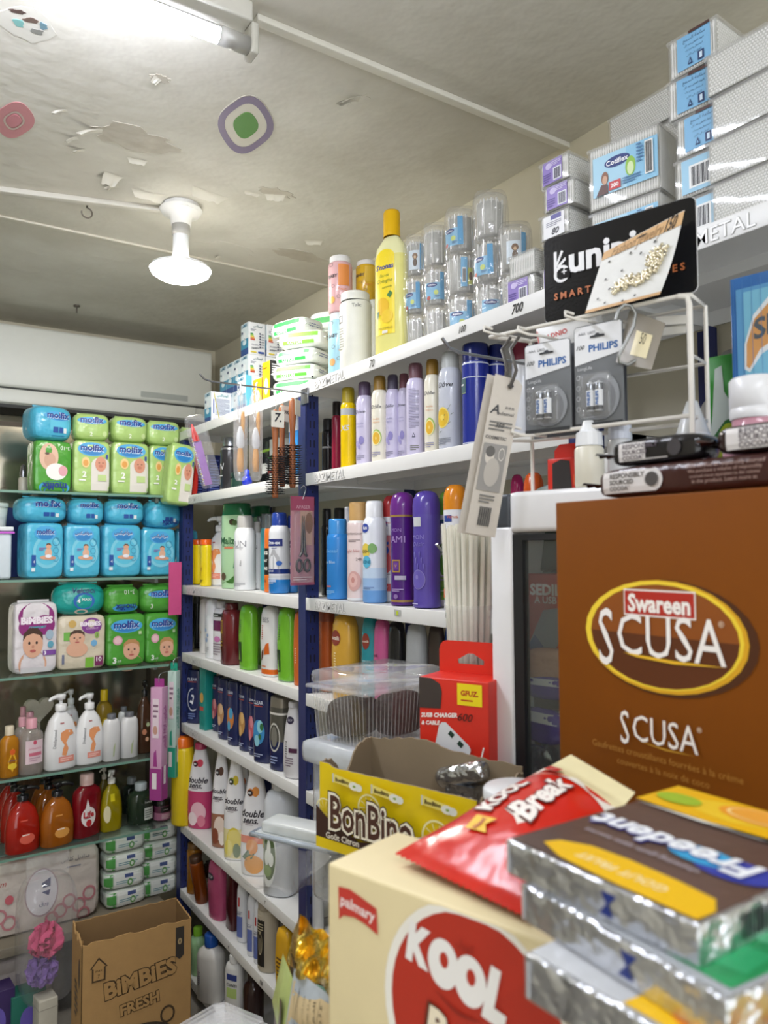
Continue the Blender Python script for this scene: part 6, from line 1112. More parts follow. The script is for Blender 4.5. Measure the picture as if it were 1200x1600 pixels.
# ---------------------------------------------------------------- chocolate bars on the wafer box
def bar(label, A, rzd, w, d, h, z, col, pr, end='#6a6a70', p=5):
    rz = R(rzd); c = corner(A, rz, w, d); t = thing('chocolate_bar', label, 'chocolate bar', (c.x, c.y, z), rz, 'chocolate bars on the wafer box')
    MB().sbox(w/2, d/2, h/2, p, col, 9, (0, 0, h/2)).build('wrapper', t); prints(t, pr, w, h, s_soft(w/2, d/2, h/2, p), off=.0009)
    for s in (-1, 1):
        def fn(u, v, s=s): return (s*(w/2*.96+.016*u), (v-.5)*d*(.6+.5*u), h/2+.0028*math.sin(v*26)*u)
        MB().sheet(fn, 3, 18, foil(end, .4, 40)).build('crimped_end', t)
    return t
lab_ = lambda u0: [('r', '#d6d2d0', u0, u0+.62, .16, .84), ('t', '#4a4440', 'RESPONSIBLY', u0+.32, .7, .36), ('t', '#4a4440', 'SOURCED', u0+.27, .52, .26), ('t', '#4a4440', 'COCOA*', u0+.26, .34, .24), ('e', '#4a4644', u0+.54, .5, .06, .26)]
bar('brown chocolate bar lying lowest on the wafer box', (.606, .527), -88, .205, .05, .031, 1.6, mat('#3a1a16', rough=.25, bump=.3, bs=40), lab_(-.9)[:1]+[('e', '#d6d2d0', -.3, .5, .09, .33)]+[('t', '#4a4440', 'RESPONSIBLY', -.60, .70, .40, dict(bold=.02)), ('t', '#4a4440', 'SOURCED', -.66, .5, .28, dict(bold=.02)), ('t', '#4a4440', 'COCOA*', -.68, .31, .24, dict(bold=.02)), ('e', '#4a4644', -.32, .52, .07, .22)]+[('t', '#a88a80', s, .38, .76-.15*k, .7-.04*k) for k, s in enumerate(('100% verified as responsibly sourced', 'We purchase a volume of responsibly', 'sourced cocoa equivalent to the volume', 'in the product. Learn more at'))], '#2c1412')
t_ = bar('black chocolate bar with white panel, left of the upper two', (.612, .512), -86, .098, .045, .026, 1.6318, mat('#1c1a1c', rough=.2, bump=.3, bs=40), lab_(-.75)[:1]+[('t', '#5a5058', 'RESPONSIBLY', -.25, .7, .8, dict(bold=.02)), ('t', '#5a5058', 'SOURCED', -.37, .48, .56, dict(bold=.02)), ('t', '#5a5058', 'COCOA*', -.4, .28, .5, dict(bold=.02)), ('r', '#d6d2d0', -.2, .35, .16, .2), ('e', '#3a3638', .5, .5, .14, .3)], '#8a8c90')
bar('dark chocolate bar with white panel, right of the upper two', (.616, .400), -84, .12, .045, .026, 1.6318, mat('#2c1c1a', rough=.2, bump=.3, bs=40), [('r', '#d6d2d0', -.8, .75, .14, .86), ('t', '#5a5058', 'RESPONSIBLY', -.2, .72, .8, dict(bold=.02)), ('t', '#5a5058', 'SOURCED', -.33, .5, .54, dict(bold=.02)), ('t', '#5a5058', 'COCOA*', -.36, .28, .48, dict(bold=.02)), ('e', '#3a3638', .5, .5, .12, .3)], '#6a4a44')
# ---------------------------------------------------------------- yellow sweets box
rz = R(-72); w, d, zb, zt = .226, .10, 1.19, 1.286; h = zt-zb; c = corner((.468, .847), rz, w, d); c.z = zb
t = thing('sweets_box', 'open yellow cardboard sweets box with outlined brown lettering', 'box', c, rz)
M_Y = mat('#e3c60c', rough=.4, var=.04); M_IN = mat('#84745c', rough=.85, var=.08)
th = .0025
def rag(name, x0, x1, y, base, fn_, ax, mo, mi_):
    n = 30; m = MB()
    for s, mm in ((-1, mo), (1, mi_)):
        vs = []
        for i in range(n+1):
            q = x0+(x1-x0)*i/n; p = (q, y+s*th/2) if ax == 'x' else (y+s*th/2, q)
            vs += [(p[0], p[1], 0), (p[0], p[1], base+fn_(i/n))]
        m.add(vs, [(2*i, 2*i+2, 2*i+3, 2*i+1) for i in range(n)], mm)
    vs = []
    for i in range(n+1):
        q = x0+(x1-x0)*i/n
        for s in (-1, 1): p = (q, y+s*th/2) if ax == 'x' else (y+s*th/2, q); vs.append((p[0], p[1], base+fn_(i/n)))
    m.add(vs, [(2*i, 2*i+1, 2*i+3, 2*i+2) for i in range(n)], mi_)
    return m.build(name, t)
rnd = random.Random(9); jag = [rnd.uniform(-.0015, .0015) for _ in range(40)]
rag('front_panel', -w/2, w/2, -d/2, h, lambda u: (.004 if u < .1 else 0)+jag[int(u*30)]*.3, 'x', M_Y, M_IN)
rag('back_panel', -w/2, w/2, d/2, h+.014, lambda u: .010*math.exp(-((u-.35)/.2)**2)+jag[int(u*30)], 'x', M_IN, M_IN)
rag('side_panel', -d/2, d/2, -w/2, h+.004, lambda u: .012*u+jag[int(u*30)]-(.03*math.exp(-((u-.45)/.18)**2)), 'y', M_Y, M_IN)
rag('side_panel', -d/2, d/2, w/2, h-.002, lambda u: .010*u+jag[int(u*30)]*2, 'y', M_IN, M_IN)
MB().box(-w/2, -d/2, 0, w/2, d/2, .003, M_IN).build('base_panel', t)
f = lambda x: (x-w/2)/(w/2)
g = lambda z: (z-zb)/h
DBR = '#3a2018'
def roll(x, z): return [('p', '#e8d870', [(f(x-.02), g(z-.0015)), (f(x-.02), g(z+.0085)), (f(x+.016), g(z+.0035)), (f(x+.016), g(z-.0045))]), ('r', '#c8ccd0', f(x-.0205), f(x-.0185), g(z-.002), g(z+.0085)), ('t', '#3a2418', 'BonBino', f(x-.005), g(z+.002), .19, dict(bold=.03, rot=-2)), ('e', '#e6e6dc', f(x+.014), g(z-.001), .07, .05), ('e', '#dfe2d8', f(x+.021), g(z-.0015), .05, .045), ('e', '#8fae4a', f(x+.0145), g(z-.001), .02, .014)]
def slice_(x, z, r): return [('o', '#efe9b0', f(x), g(z), r/(w/2), r/h, .12)]+[('p', '#efe9b0', [(f(x+.1*r*math.cos(a-.4)), g(z+.1*r*math.sin(a-.4))), (f(x+.8*r*math.cos(a-.04)), g(z+.8*r*math.sin(a-.04))), (f(x+.8*r*math.cos(a+.04)), g(z+.8*r*math.sin(a+.04)))]) for a in [math.pi*k/5 for k in range(10)]]
prints(t, slice_(.079, 1.248, .017)+slice_(.176, 1.236, .02)+slice_(.012, 1.235, .014)+[('p', DBR, [(-1, 0), (1, 0), (1, .42), (.6, .42), (-.4, .2), (-.6, .3), (-.72, .33), (-.85, .4), (-1, .52)]), ('p', '#e3c60c', [(-1, .0), (1, .0), (1, .10), (-1, .13)])]+roll(.048, 1.2735)+roll(.109, 1.2715)+roll(.181, 1.2735)
  +[('t', DBR, 'BonBino', f(.088), g(1.2375), 1.16, dict(bold=.09, sy=1.5)), ('t', '#f2ecd8', 'BonBino', f(.088), g(1.2375), 1.14, dict(bold=.065, sy=1.5)), ('t', '#4a2a20', 'BonBino', f(.088), g(1.2375), 1.08, dict(bold=.018, sy=1.5)), ('t', '#f0e8d8', 'Goût Citron', f(.046), g(1.209), .46, dict(bold=.015)), ('t', '#f0e8d8', ar('ذوق الليمون'), f(.115), g(1.207), .42), ('e', '#b8b8b0', f(.165), g(1.222), .16, .16)], w, h, s_front(d+th))
sr = thing('sweet_roll', 'roll of sweets in silver foil inside the yellow box', 'sweet roll', (c.x+.045, c.y-.03, zb+.05), R(-72))
MB().lathe([(0, -.035), (.010, -.035), (.0125, -.03), (.0125, .026), (.010, .032), (0, .032)], foil('#c9ccd0', .9, 60, .15), 16, M=Matrix.Translation((0, 0, .042)) @ Matrix.Rotation(R(72), 4, 'Y')).build('foil_wrap', sr); MB().box(-.02, -.009, -.047, .02, .009, .031, foil('#b9bcc0', .9, 60, .2)).build('rolls_below', sr)
# ---------------------------------------------------------------- red charger box
rz = R(-66); w, d = .1, .055; zb = 1.1895; h = 1.383-zb; A = (.609, .831); c = corner(A, rz, w, d); c.z = zb
f = lambda x: (x-w/2)/(w/2)
g = lambda z: (z-zb)/h
M_RD = mat('#cf2a1a', rough=.4, var=.04)
chg = [(.016, 1.262), (.030, 1.322), (.034, 1.327), (.040, 1.3275), (.073, 1.3015), (.0755, 1.297), (.068, 1.262)]
t = carton('charger_box', 'red charger carton with yellow logo patch and hanging tab', 'box', c, rz, w, d, h, M_RD,
  front=[('p', '#3c3330', [(f(.0), g(1.342)), (f(.0), g(1.3825)), (f(.018), g(1.3825)), (f(.031), g(1.376)), (f(.034), g(1.366)), (f(.032), g(1.344))]), ('r', '#f0d818', f(.0565), f(.0915), g(1.3515), g(1.379)), ('t', '#b8341c', 'GFUZ.', f(.074), g(1.367), .5, dict(bold=.04)), ('l', '#b8341c', f(.062), f(.086), g(1.356), g(1.36), 1),
  ('t', '#f2eee8', '2USB CHARGER', f(.0295), g(1.3355), 1.08, dict(bold=.045, shear=.25, rot=5)), ('t', '#f2eee8', '& CABLE', f(.0175), g(1.3245), .56, dict(bold=.045, shear=.25, rot=5)), ('t', '#3a1c18', '600', f(.068), g(1.3365), .42, dict(shear=.3, bold=.005)),
  ('p', '#d8dadc', [(f(a), g(b)) for a, b in chg]), ('p', '#1d3a2c', [(f(.043), g(1.313)), (f(.047), g(1.318)), (f(.053), g(1.313)), (f(.049), g(1.308))]), ('p', '#1d3a2c', [(f(.056), g(1.302)), (f(.06), g(1.307)), (f(.066), g(1.302)), (f(.062), g(1.297))]), ('t', '#55585c', 'GFUZ', f(.047), g(1.288), .25, dict(rot=-42)), ('p', '#ece6e2', [(f(.082), g(1.262)), (f(.093), g(1.302)), (f(.095), g(1.302)), (f(.0845), g(1.262))])],
  right=[('r', '#e8cf1c', -.35, .25, .15, .44), ('t', '#8a2a14', 'GFUZ', -.05, .3, .85, dict(rot=90, bold=.03))])
tw = w*.96; hz = .043
pts = [(-tw/2, 0), (tw/2, 0), (tw/2, hz*.7)]+[(tw/2-.012+.012*math.cos(R(a)), hz-.012+.012*math.sin(R(a))) for a in (30, 60, 90)]+[(-tw/2+.012+.012*math.cos(R(a)), hz-.012+.012*math.sin(R(a))) for a in (90, 120, 150)]+[(-tw/2, hz*.7)]
hole = [(-.019, .0125), (.019, .0125), (.02, .018), (.007, .0195), (.004, .027), (-.004, .027), (-.007, .0195), (-.02, .018)]
b = bmesh.new()
oo = [b.verts.new((x, 0, z)) for x, z in pts]; hh_ = [b.verts.new((x, 0, z)) for x, z in hole]
ed = [b.edges.new((L_[i], L_[(i+1) % len(L_)])) for L_ in (oo, hh_) for i in range(len(L_))]
bmesh.ops.triangle_fill(b, use_beauty=True, edges=ed)
ctr = [fc for fc in b.faces if -.015 < fc.calc_center_median().x < .015 and .013 < fc.calc_center_median().z < .026 and all(v in hh_ for v in fc.verts)]
bmesh.ops.delete(b, geom=ctr, context='FACES_ONLY')
b.verts.index_update(); m = MB(); vs_ = [v.co.copy() for v in b.verts]; fs_ = [[v.index for v in fc.verts] for fc in b.faces]; b.free()
m.add([(v.x, d/2-.0015, h+v.z) for v in vs_], fs_, M_RD); m.add([(v.x, d/2, h+v.z) for v in vs_], [q[::-1] for q in fs_], M_RD); m.build('hang_tab', t)
# ---------------------------------------------------------------- straws in a clear cup
P = spot(733, 1000, D=1.13); zc_ = 1.19
t = thing('straw_cup', 'clear tall cup packed with translucent drinking straws', 'straws', (P.x, P.y, zc_))
zl = spot(733, 945, D=1.13).z-zc_; ztop = spot(733, 822, D=1.13).z-zc_
MB().lathe([(0, 0), (.026, 0), (.028, .004), (.0335, zl-.02), (.035, zl-.018), (.034, zl-.008), (.0355, zl-.006), (.0355, zl)], film(.16, .08, .15, 30), 24).build('cup', t)
st = MB(); M_ST = mat('#fffdf0', rough=.2, kind='film', haze=.62, bump=0)
rnd = random.Random(2)
for k in range(46):
    q = math.sqrt((k+.5)/46); a = k*2.39996; x, y = math.cos(a)*q, math.sin(a)*q
    st.tube([(x*.02, y*.02, .01), (x*.038, y*.038, ztop+rnd.uniform(-.006, .004))], .0035, M_ST, 8, caps=False)
o = st.build('straws', t); o['kind'] = 'stuff'
# ---------------------------------------------------------------- clear cake box on a translucent tub
rz = R(-78); w, d = .118, .165
N_ = Vector((.597, .946, 0)); A = N_-xdir(rz)*w; c = corner(A, rz, w, d)
M_CB = film(.05, .04, .05, 18)
t = thing('plastic_tub', 'translucent white storage tub with rounded lid beside the yellow box', 'tub', (c.x, c.y, CT+.0005), rz)
MB().box(-w/2-.002, -d/2-.002, 0, w/2+.002, d/2+.002, .213, mat('#d8dde0', rough=.25, kind='film', haze=.35), .012).build('body', t)
MB().box(-w/2-.014, -d/2-.014, .205, w/2+.014, d/2+.014, .24, mat('#dfe4e8', rough=.25, kind='film', haze=.55), .012).build('lid', t)
zl_ = CT+.2415
t = thing('cake_box', 'clear ribbed cake box holding two dark cakes', 'cake box', (c.x, c.y, zl_), rz)
b = MB(); hb = .082
def ribs(x0, y0, x1, y1, n):
    vs = []; dx, dy = x1-x0, y1-y0; L_ = math.hypot(dx, dy); nx, ny = dy/L_, -dx/L_
    for i in range(n+1):
        k = .0022*(i % 2)
        for zq, s in ((0, .93), (.05, .97), (hb, 1.0)):
            X_, Y_ = x0+dx*i/n+nx*k, y0+dy*i/n+ny*k; vs.append((X_*s, Y_*s, zq))
    fs = []
    for i in range(n):
        for j in range(2): fs.append((i*3+j, (i+1)*3+j, (i+1)*3+j+1, i*3+j+1))
    b.add(vs, fs, M_CB)
ribs(-w/2, -d/2, w/2, -d/2, 46); ribs(w/2, -d/2, w/2, d/2, 60); ribs(w/2, d/2, -w/2, d/2, 46); ribs(-w/2, d/2, -w/2, -d/2, 60)
b.box(-w/2*.93, -d/2*.93, 0, w/2*.93, d/2*.93, .0012, M_CB); b.build('tray', t)
rb = MB(); M_RB = film(.25, .05, 0, 10)
for i in range(15):
    x = -w/2+w*(i+.5)/15; rb.tube([(x*.93, -d/2*.93-.001, .002), (x, -d/2-.003, hb-.004)], .0004, M_RB, 4, caps=False)
for i in range(20):
    y = -d/2+d*(i+.5)/20; rb.tube([(w/2*.93+.001, y*.93, .002), (w/2+.003, y, hb-.004)], .0004, M_RB, 4, caps=False)
o = rb.build('ribs', t); o['kind'] = 'stuff'
MB().box(-w/2-.008, -d/2-.008, hb-.004, w/2+.008, d/2+.008, hb+.002, film(.18, .05, .1, 20), .0025).box(-w/2-.003, -d/2-.003, hb+.0025, w/2+.003, d/2+.003, hb+.024, film(.13, .05, .15, 20), .009).build('lid', t)
M_CK = mat('#2c1b16', rough=.6, bump=.5, bs=60)
ck1 = thing('cake', 'dark chocolate cake at the left inside the clear box', 'cake', c+xdir(rz)*-.022+ydir(rz)*-.03, rz, 'cakes in the clear box'); ck1.location.z = zl_+.0014
MB().sbox(.028, .042, .03, 3.5, M_CK, 8, (0, 0, .03)).build('loaf', ck1)
ck2 = thing('cake', 'dark chocolate cake at the right inside the clear box', 'cake', c+xdir(rz)*.024+ydir(rz)*.026, rz, 'cakes in the clear box'); ck2.location.z = zl_+.0014
MB().sbox(.024, .044, .033, 3.5, M_CK, 8, (0, 0, .033)).build('loaf', ck2)
# ---------------------------------------------------------------- loose lid with a plastic bag, left of the yellow box
rz = R(-63); A = (.47, 1.06); w, d = .15, .062; c = corner(A, rz, w, d)
t = thing('food_container', 'frosted flat food container jutting out left of the yellow box', 'container', (c.x, c.y, 1.135), rz)
MB().box(-w/2, -d/2, 0, w/2, d/2, .004, mat('#d8dedc', rough=.3, kind='film', haze=.6), .001).box(-w/2+.01, -d/2+.01, .004, w/2-.01, d/2-.01, .02, mat('#e2e6e4', rough=.3, kind='film', haze=.6), .004).build('lid', t)
MB().tube([(-w/2, -d/2, .003), (w/2, -d/2, .003), (w/2, d/2, .003), (-w/2, d/2, .003)], .004, mat('#b8c4d2', rough=.2, kind='film', haze=.5), 8, closed=True).build('rim', t)
def bagf(u, v):
    x = -w/2-.035+u*(w+.03); y = -d/2-.012+.01*math.sin(u*9+v*4); zq = .004-.075*v*(.55+.45*math.sin(u*2.6+.5))-.0; return (x+.02*v*math.sin(u*5), y-.014*math.sin(v*3)+.012*v, zq+.004*math.sin(u*23+v*7))
t2 = thing('plastic_bag', 'crumpled clear bag drooping from the frosted container', 'bag', (c.x, c.y, 1.134), rz)
MB().sheet(bagf, 24, 12, film(.10, .03, 1.0, 26)).build('film', t2)
# ---------------------------------------------------------------- folded foil pouch at the lower middle
def pan(t, name, q, m, nx=8, nz=10, bulge=0):
    Q = [Vector(p) for p in q]
    def fn(u, v):
        a = Q[0].lerp(Q[1], u); b_ = Q[3].lerp(Q[2], u); p = a.lerp(b_, v); nn = (Q[1]-Q[0]).cross(Q[3]-Q[0]).normalized(); return tuple(p+nn*bulge*math.sin(math.pi*u)*math.sin(math.pi*v))
    return MB().sheet(fn, nx, nz, m).build(name, t), fn
dp = .80
def pp(px, py, dd): return spot(px, py, D=dd)
base = pp(470, 1640, dp); base.z = CT+.0008
t = thing('snack_pouch', 'open gold-lined snack pouch with brown and green front', 'pouch', base)
L0 = lambda px, py, dd: pp(px, py, dd)-base
M_FR = mat('#b9c87a', rough=.3, bump=.3, bs=30)
flr = CT-base.z+.0006
E0, E1 = L0(437, 1640, .80), L0(461, 1548, .80)
def clampz(v): v.z = max(v.z, .0); return v
pan(t, 'front_panel', [clampz(L0(425, 1640, .9)), clampz(L0(440, 1640, .80)), L0(462, 1540, .80), L0(442, 1490, .88)], M_FR, bulge=.004)
pan(t, 'brown_stripe', [L0(449, 1494, .872), L0(462, 1556, .80), L0(461, 1505, .80), L0(452, 1482, .86)], mat('#35201a', rough=.3))
pan(t, 'brown_base', [L0(427, 1610, .893), L0(437, 1612, .812), L0(440, 1565, .815), L0(432, 1548, .888)], mat('#4a2c20', rough=.3))
o, fnl = pan(t, 'back_panel', [clampz(L0(440, 1640, .80)), clampz(L0(530, 1650, .72)), L0(522, 1560, .73), L0(460, 1513, .80)], mat('#b9c2ca', rough=.3, bump=.2, bs=40), bulge=.006)
o2, fn2 = pan(t, 'nutrition_label', [L0(446, 1612, .797), L0(526, 1640, .717), L0(520, 1573, .727), L0(459, 1531, .797)], card('#d3bd92'), bulge=.0055)
def ns(x, z, o): 
    u, v = x*.5+.5, z
    p = Vector(fn2(min(max(u, 0), 1), min(max(v, 0), 1))); return tuple(p+(CAM-base-p).normalized()*(.0006+o))
prints(t, [('t', '#3a3028', s, u, .5, .75, dict(rot=100, sy=.5)) for u, s in ((-.75, 'NUTRITIONNELLE'), (-.5, ar('القيمة الغذائية')), (-.2, 'Energie kcal 2144'), (.05, 'Glucides 57 g'), (.3, ar('الدهون')), (.55, 'Sel 0.2 g'))]+[('r', '#4a3c30', -.62, -.6, .05, .95), ('r', '#4a3c30', .42, .43, .05, .95)], 2, 1, ns, names=('ruled_lines', 'small_print'))
M_GD = foil('#f0cd55', 1.0, 30, .2)
def gold(u, v):
    a = L0(460, 1520, .80).lerp(L0(530, 1560, .72), u); b_ = L0(468, 1428, .81).lerp(L0(535, 1480, .73), u); p = a.lerp(b_, v); k = .008*math.sin(u*9+v*5)+.006*math.sin(u*17-v*11)
    return tuple(p+Vector((-.5, -.8, .2))*k)
MB().sheet(gold, 18, 14, M_GD, smooth=False).build('gold_lining', t)
def gold2(u, v):
    a = L0(448, 1500, .86).lerp(L0(461, 1520, .80), u); b_ = L0(460, 1450, .85).lerp(L0(469, 1430, .81), u); return tuple(a.lerp(b_, v)+Vector((-.3, -.3, 0))*.004*math.sin(v*9+u*6))
MB().sheet(gold2, 6, 10, M_GD, smooth=False).build('gold_fold', t)
# ---------------------------------------------------------------- stacked clear trays on a carton
c = spot(340, 1600, D=1.27)
cx, cy = c.x, c.y
carton('stock_carton', 'tall brown carton under the clear ridged trays', 'carton', (cx+.01, cy+.03, .001), R(-34), .34, .30, .615, mat('#8a6c42', rough=.8), top=[('r', '#6a5030', -1, 1, .48, .52)])
M_TY = film(.24, .04, .05, 30)
for k in range(8):
    t = thing('clear_tray', 'clear ridged plastic tray, %s of the slanting stack' % ['topmost', 'second', 'third', 'fourth', 'fifth', 'sixth', 'seventh', 'lowest'][k], 'tray', (cx+.03-.003*k, cy+.07-.006*k, .5865+.0135*(7-k)+.03), R(-24), 'clear ridged trays')
    ww, ll = .085+.02*k, .075+.018*k; H_ = .0128
    m = MB(); prof = [(1.0, 0), (.985, H_-.004), (.96, H_), (.86, H_), (.84, H_-.004), (.82, .002), (0.02, .002)]
    pt = [(.12*ww, ll*.9), (ww*.92, .1*ll), (ww*.92, -.1*ll), (.12*ww, -ll*.9), (-.12*ww, -ll*.9), (-ww*.92, -.1*ll), (-ww*.92, .1*ll), (-.12*ww, ll*.9)]
    vs = []
    for sc_, zz_ in prof: vs += [(x*sc_, y*sc_, zz_) for x, y in pt]
    n_ = len(pt); m.add(vs, [(i*n_+(j+1) % n_, i*n_+j, (i+1)*n_+j, (i+1)*n_+(j+1) % n_) for i in range(len(prof)-1) for j in range(n_)], M_TY); m.build('tray', t)
# ---------------------------------------------------------------- biscuit pouch
Q = [Vector((.378, .388, 1.304)), Vector((.515, .415, 1.347)), Vector((.544, .515, 1.352)), Vector((.364, .518, 1.308))]
base = Vector((.45, .45, 1.30)); t = thing('biscuit_pouch', 'red biscuit pouch with cream zigzag end lying on the boxes', 'pouch', base)
def quad(u, v, lift=1.0):
    a = Q[0].lerp(Q[1], u); b_ = Q[3].lerp(Q[2], u); p = a.lerp(b_, v); e = max(0, math.sin(math.pi*min(max((u-.06)/.86, 0), 1)))*max(0, math.sin(math.pi*v))
    return p+Vector((0, 0, lift*.017*e**.55+.0022))-base
M_PR = mat('#c8200f', rough=.22, bump=.25, bs=25); M_PC = mat('#e6dcae', rough=.3, bump=.25, bs=25)
MB().sheet(lambda u, v: tuple(quad(u*.84, v)), 18, 14, M_PR).build('front_film', t)
MB().sheet(lambda u, v: tuple(quad(.84+u*.12, v)), 5, 14, M_PC).build('cream_end', t)
MB().sheet(lambda u, v: tuple(quad(u*.96, 1-v, -.12)-Vector((0, 0, .003))), 18, 14, foil('#b8a888', .3, 30, .35)).build('back_film', t)
def zig(u0, u1, name, m):
    vs = []; n = 46
    for i in range(n+1): vs += [tuple(quad(u0, i/n)), tuple(quad(u1+(.012 if i % 2 else 0)*(1 if u1 > u0 else -1), i/n))]
    MB().add(vs, [(2*i, 2*i+2, 2*i+3, 2*i+1) for i in range(n)], m).build(name, t)
zig(.96, 1.05, 'zigzag_edge', M_PC); zig(0, -.05, 'zigzag_edge', M_PR)
def qs(x, z, o): p = quad(x*.5+.5, z); return tuple(p+Vector((-.2, -.2, 1))*(o+.0004))
prints(t, [('p', '#ece6da', [(.5+.10*math.sin(math.pi*k/12), k/12) for k in range(13)]+[(.72, 1), (.70, .5), (.72, 0)]), ('p', '#ece6da', [(-.75, 0), (-.62, 0), (-.2, .45), (-.26, .62), (-.3, .5)]), ('t', '#6a1a14', 'KOOL', -.05, .80, .62, dict(bold=.09, rot=3)), ('t', '#efe8e0', 'KOOL', -.05, .80, .58, dict(bold=.05, rot=3)), ('t', '#5a1a10', 'Break', .12, .50, .85, dict(bold=.08, shear=.2, rot=3)), ('t', '#efe8e0', 'Break', .12, .50, .8, dict(bold=.04, shear=.2, rot=3)), ('p', '#e8b81c', [(-.62, .74), (-.44, .76), (-.42, .58), (-.52, .62), (-.6, .56)]), ('t', '#a83a10', 'New!', -.53, .67, .14, dict(bold=.03)), ('r', '#c23028', .62, .74, .72, .9), ('t', '#f0e6e0', 'palmary', .68, .81, .1)], 2, 1, qs, off=.0008)
# ---------------------------------------------------------------- chewing gum packs
M_SV = foil('#cfd1d6', 1.0, 55, .28)
def gum(label, A, rzd, w, d, h, z, top, prt):
    rz = R(rzd); c = corner(A, rz, w, d); t = thing('gum_pack', label, 'gum', (c.x, c.y, z), rz, 'chewing gum multipacks')
    MB().box(-w/2, -d/2, 0, w/2, d/2, h, M_SV, .002).build('foil_wrap', t)
    MB().box(-w/2+.002, -d/2+.003, h-.0003, w/2-.002, d/2-.002, h+.0006, mat(top, rough=.3, var=.1, bump=.15, bs=30)).build('top_film', t)
    prints(t, prt, w, d, s_top(d, h+.0004), names=('top_label', 'top_lettering'))
    prints(t, [('p', '#22347e', [(.1, .2), (.25, .2), (.2, .5), (.28, .8), (.12, .8), (.18, .5)]), ('r', '#c2c5ca', -.96, -.93, .1, .9)], w, h, s_front(d))
    prints(t, [('b', '#2a2c30', -.6, -.1, .2, .8, 12), ('l', '#5a5c60', .1, .8, .2, .8, 4)], d, h, s_right(w), names=('side_label', 'side_lettering'))
    for s in (-1, 1): MB().box(s*.0-w*.0+(-w/2*.98 if s < 0 else w/2*.96), -d/2*.6, h*.3, (-w/2*.96 if s < 0 else w/2*.98), d/2*.6, h*.7, M_SV).build('folded_flap', t)
    return t
fre = [('p', '#e8b80e', [(-.72, .08), (-.4, .03), (.2, .015), (.96, .015), (.97, .1), (.85, .17), (.5, .19), (.0, .2), (-.4, .19), (-.66, .14)]), ('t', '#f2e2b0', 'GOUT FRUIT', .1, .10, .9, dict(bold=.02, rot=180)), ('e', '#2f3fa0', .62, .40, .36, .085), ('e', '#2f9fd0', .30, .42, .32, .07), ('t', '#22308a', 'Freedent', -.03, .412, 1.70, dict(bold=.05, rot=180, shear=.1)), ('t', '#eef2f6', 'Freedent', -.05, .42, 1.68, dict(bold=.035, rot=180, shear=.1)), ('t', '#b9b4c0', 'chewing gum sans sucres', -.1, .29, 1.2, dict(rot=180)), ('p', '#eef0ea', [(-1, .70), (.97, .72), (.97, .76), (.4, .70), (-.2, .69)]), ('p', '#e6b20e', [(-1, .72), (-.2, .71), (.4, .73), (.97, .8), (.97, 1), (-1, 1)]), ('e', '#e8c22a', -.1, .87, .5, .1), ('e', '#e89a2a', .1, .90, .42, .085), ('e', '#f0d28a', .1, .90, .34, .068), ('e', '#e8a23a', .1, .90, .30, .06), ('e', '#9ab82e', -.7, .84, .25, .06)]
gum('chewing gum multipack with dark top film and yellow band, topmost', (.334, .366), -90, .135, .175, .021, 1.3485, '#5a4740', fre)
gum('chewing gum multipack with green wrapper showing, in the middle', (.333, .352), -94, .142, .17, .022, 1.3258, '#a8acb0', [('r', '#1f9a5a', .2, .95, .05, .6), ('p', '#2fb070', [(.3, .1), (.9, .14), (.85, .3), (.4, .28)]), ('e', '#5cc08a', .6, .4, .25, .06), ('t', '#22308a', 'Freedent', -.35, .15, .9, dict(bold=.04, rot=180))])
gum('chewing gum multipack with orange slice print, lowest', (.309, .325), -88, .16, .17, .025, 1.2995, '#c2c4c6', [('t', '#22308a', 'Freedent', -.55, .16, .7, dict(bold=.04, rot=180)), ('p', '#e8b80e', [(-.2, .02), (.95, .02), (.95, .5), (.2, .4), (-.15, .2)]), ('e', '#e88a2a', .35, .16, .4, .12), ('e', '#f2dc9a', .35, .16, .34, .1), ('e', '#e8a23a', .35, .16, .28, .085), ('p', '#9ac83a', [(.7, .02), (.97, .02), (.97, .3)])])
# round tub with a white lid
P = spot(825, 1232, Z=1.315); t = thing('round_tub', 'small cream tub with white lid in front of the wafer box', 'tub', (P.x-.012, P.y+.004, 1.2895))
MB().lathe([(0, 0), (.026, 0), (.030, .018), (.030, .02)], mat('#e0d6b8', rough=.4), 24).build('body', t); MB().lathe([(.0325, .018), (.0325, .026), (.030, .0285), (0, .029)], mat('#d9dadb', rough=.35), 28).build('lid', t)
# ================================================================ white display cabinet and everything on it
rz = R(-80); A = (.672, .757); w, d, zt = .55, .175, 1.624; c = corner(A, rz, w, d)
t = thing('display_cabinet', 'white-framed glass display cabinet on the counter', 'cabinet', (c.x, c.y, CT+.0005), rz); H = zt-CT-.0005
M_FRW = mat('#e9e9ea', rough=.25, var=.03); M_GK = mat('#17181b', rough=.5); M_GY = mat('#4a4f55', rough=.4)
MB().box(-w/2, -d/2, 0, -w/2+.033, -d/2+.02, H-.045, M_FRW, .003).build('stile', t); MB().box(w/2-.033, -d/2, 0, w/2, -d/2+.02, H-.045, M_FRW, .003).build('stile', t)
MB().box(-w/2+.030, -d/2, H-.052, w/2, -d/2+.024, H, M_FRW, .007).build('top_rail', t)
MB().box(-w/2, -d/2+.001, H-.0448, -w/2+.0295, -d/2+.024, H-.002, M_GY, .004).build('corner_cap', t)
MB().box(-w/2+.033, -d/2, 0, w/2-.033, -d/2+.02, .04, M_FRW, .003).build('bottom_rail', t)
MB().box(-w/2+.033, -d/2+.003, .04, -w/2+.048, -d/2+.016, H-.054, M_GK).box(-w/2+.048, -d/2+.003, H-.062, w/2-.033, -d/2+.016, H-.054, M_GK).build('gasket', t)
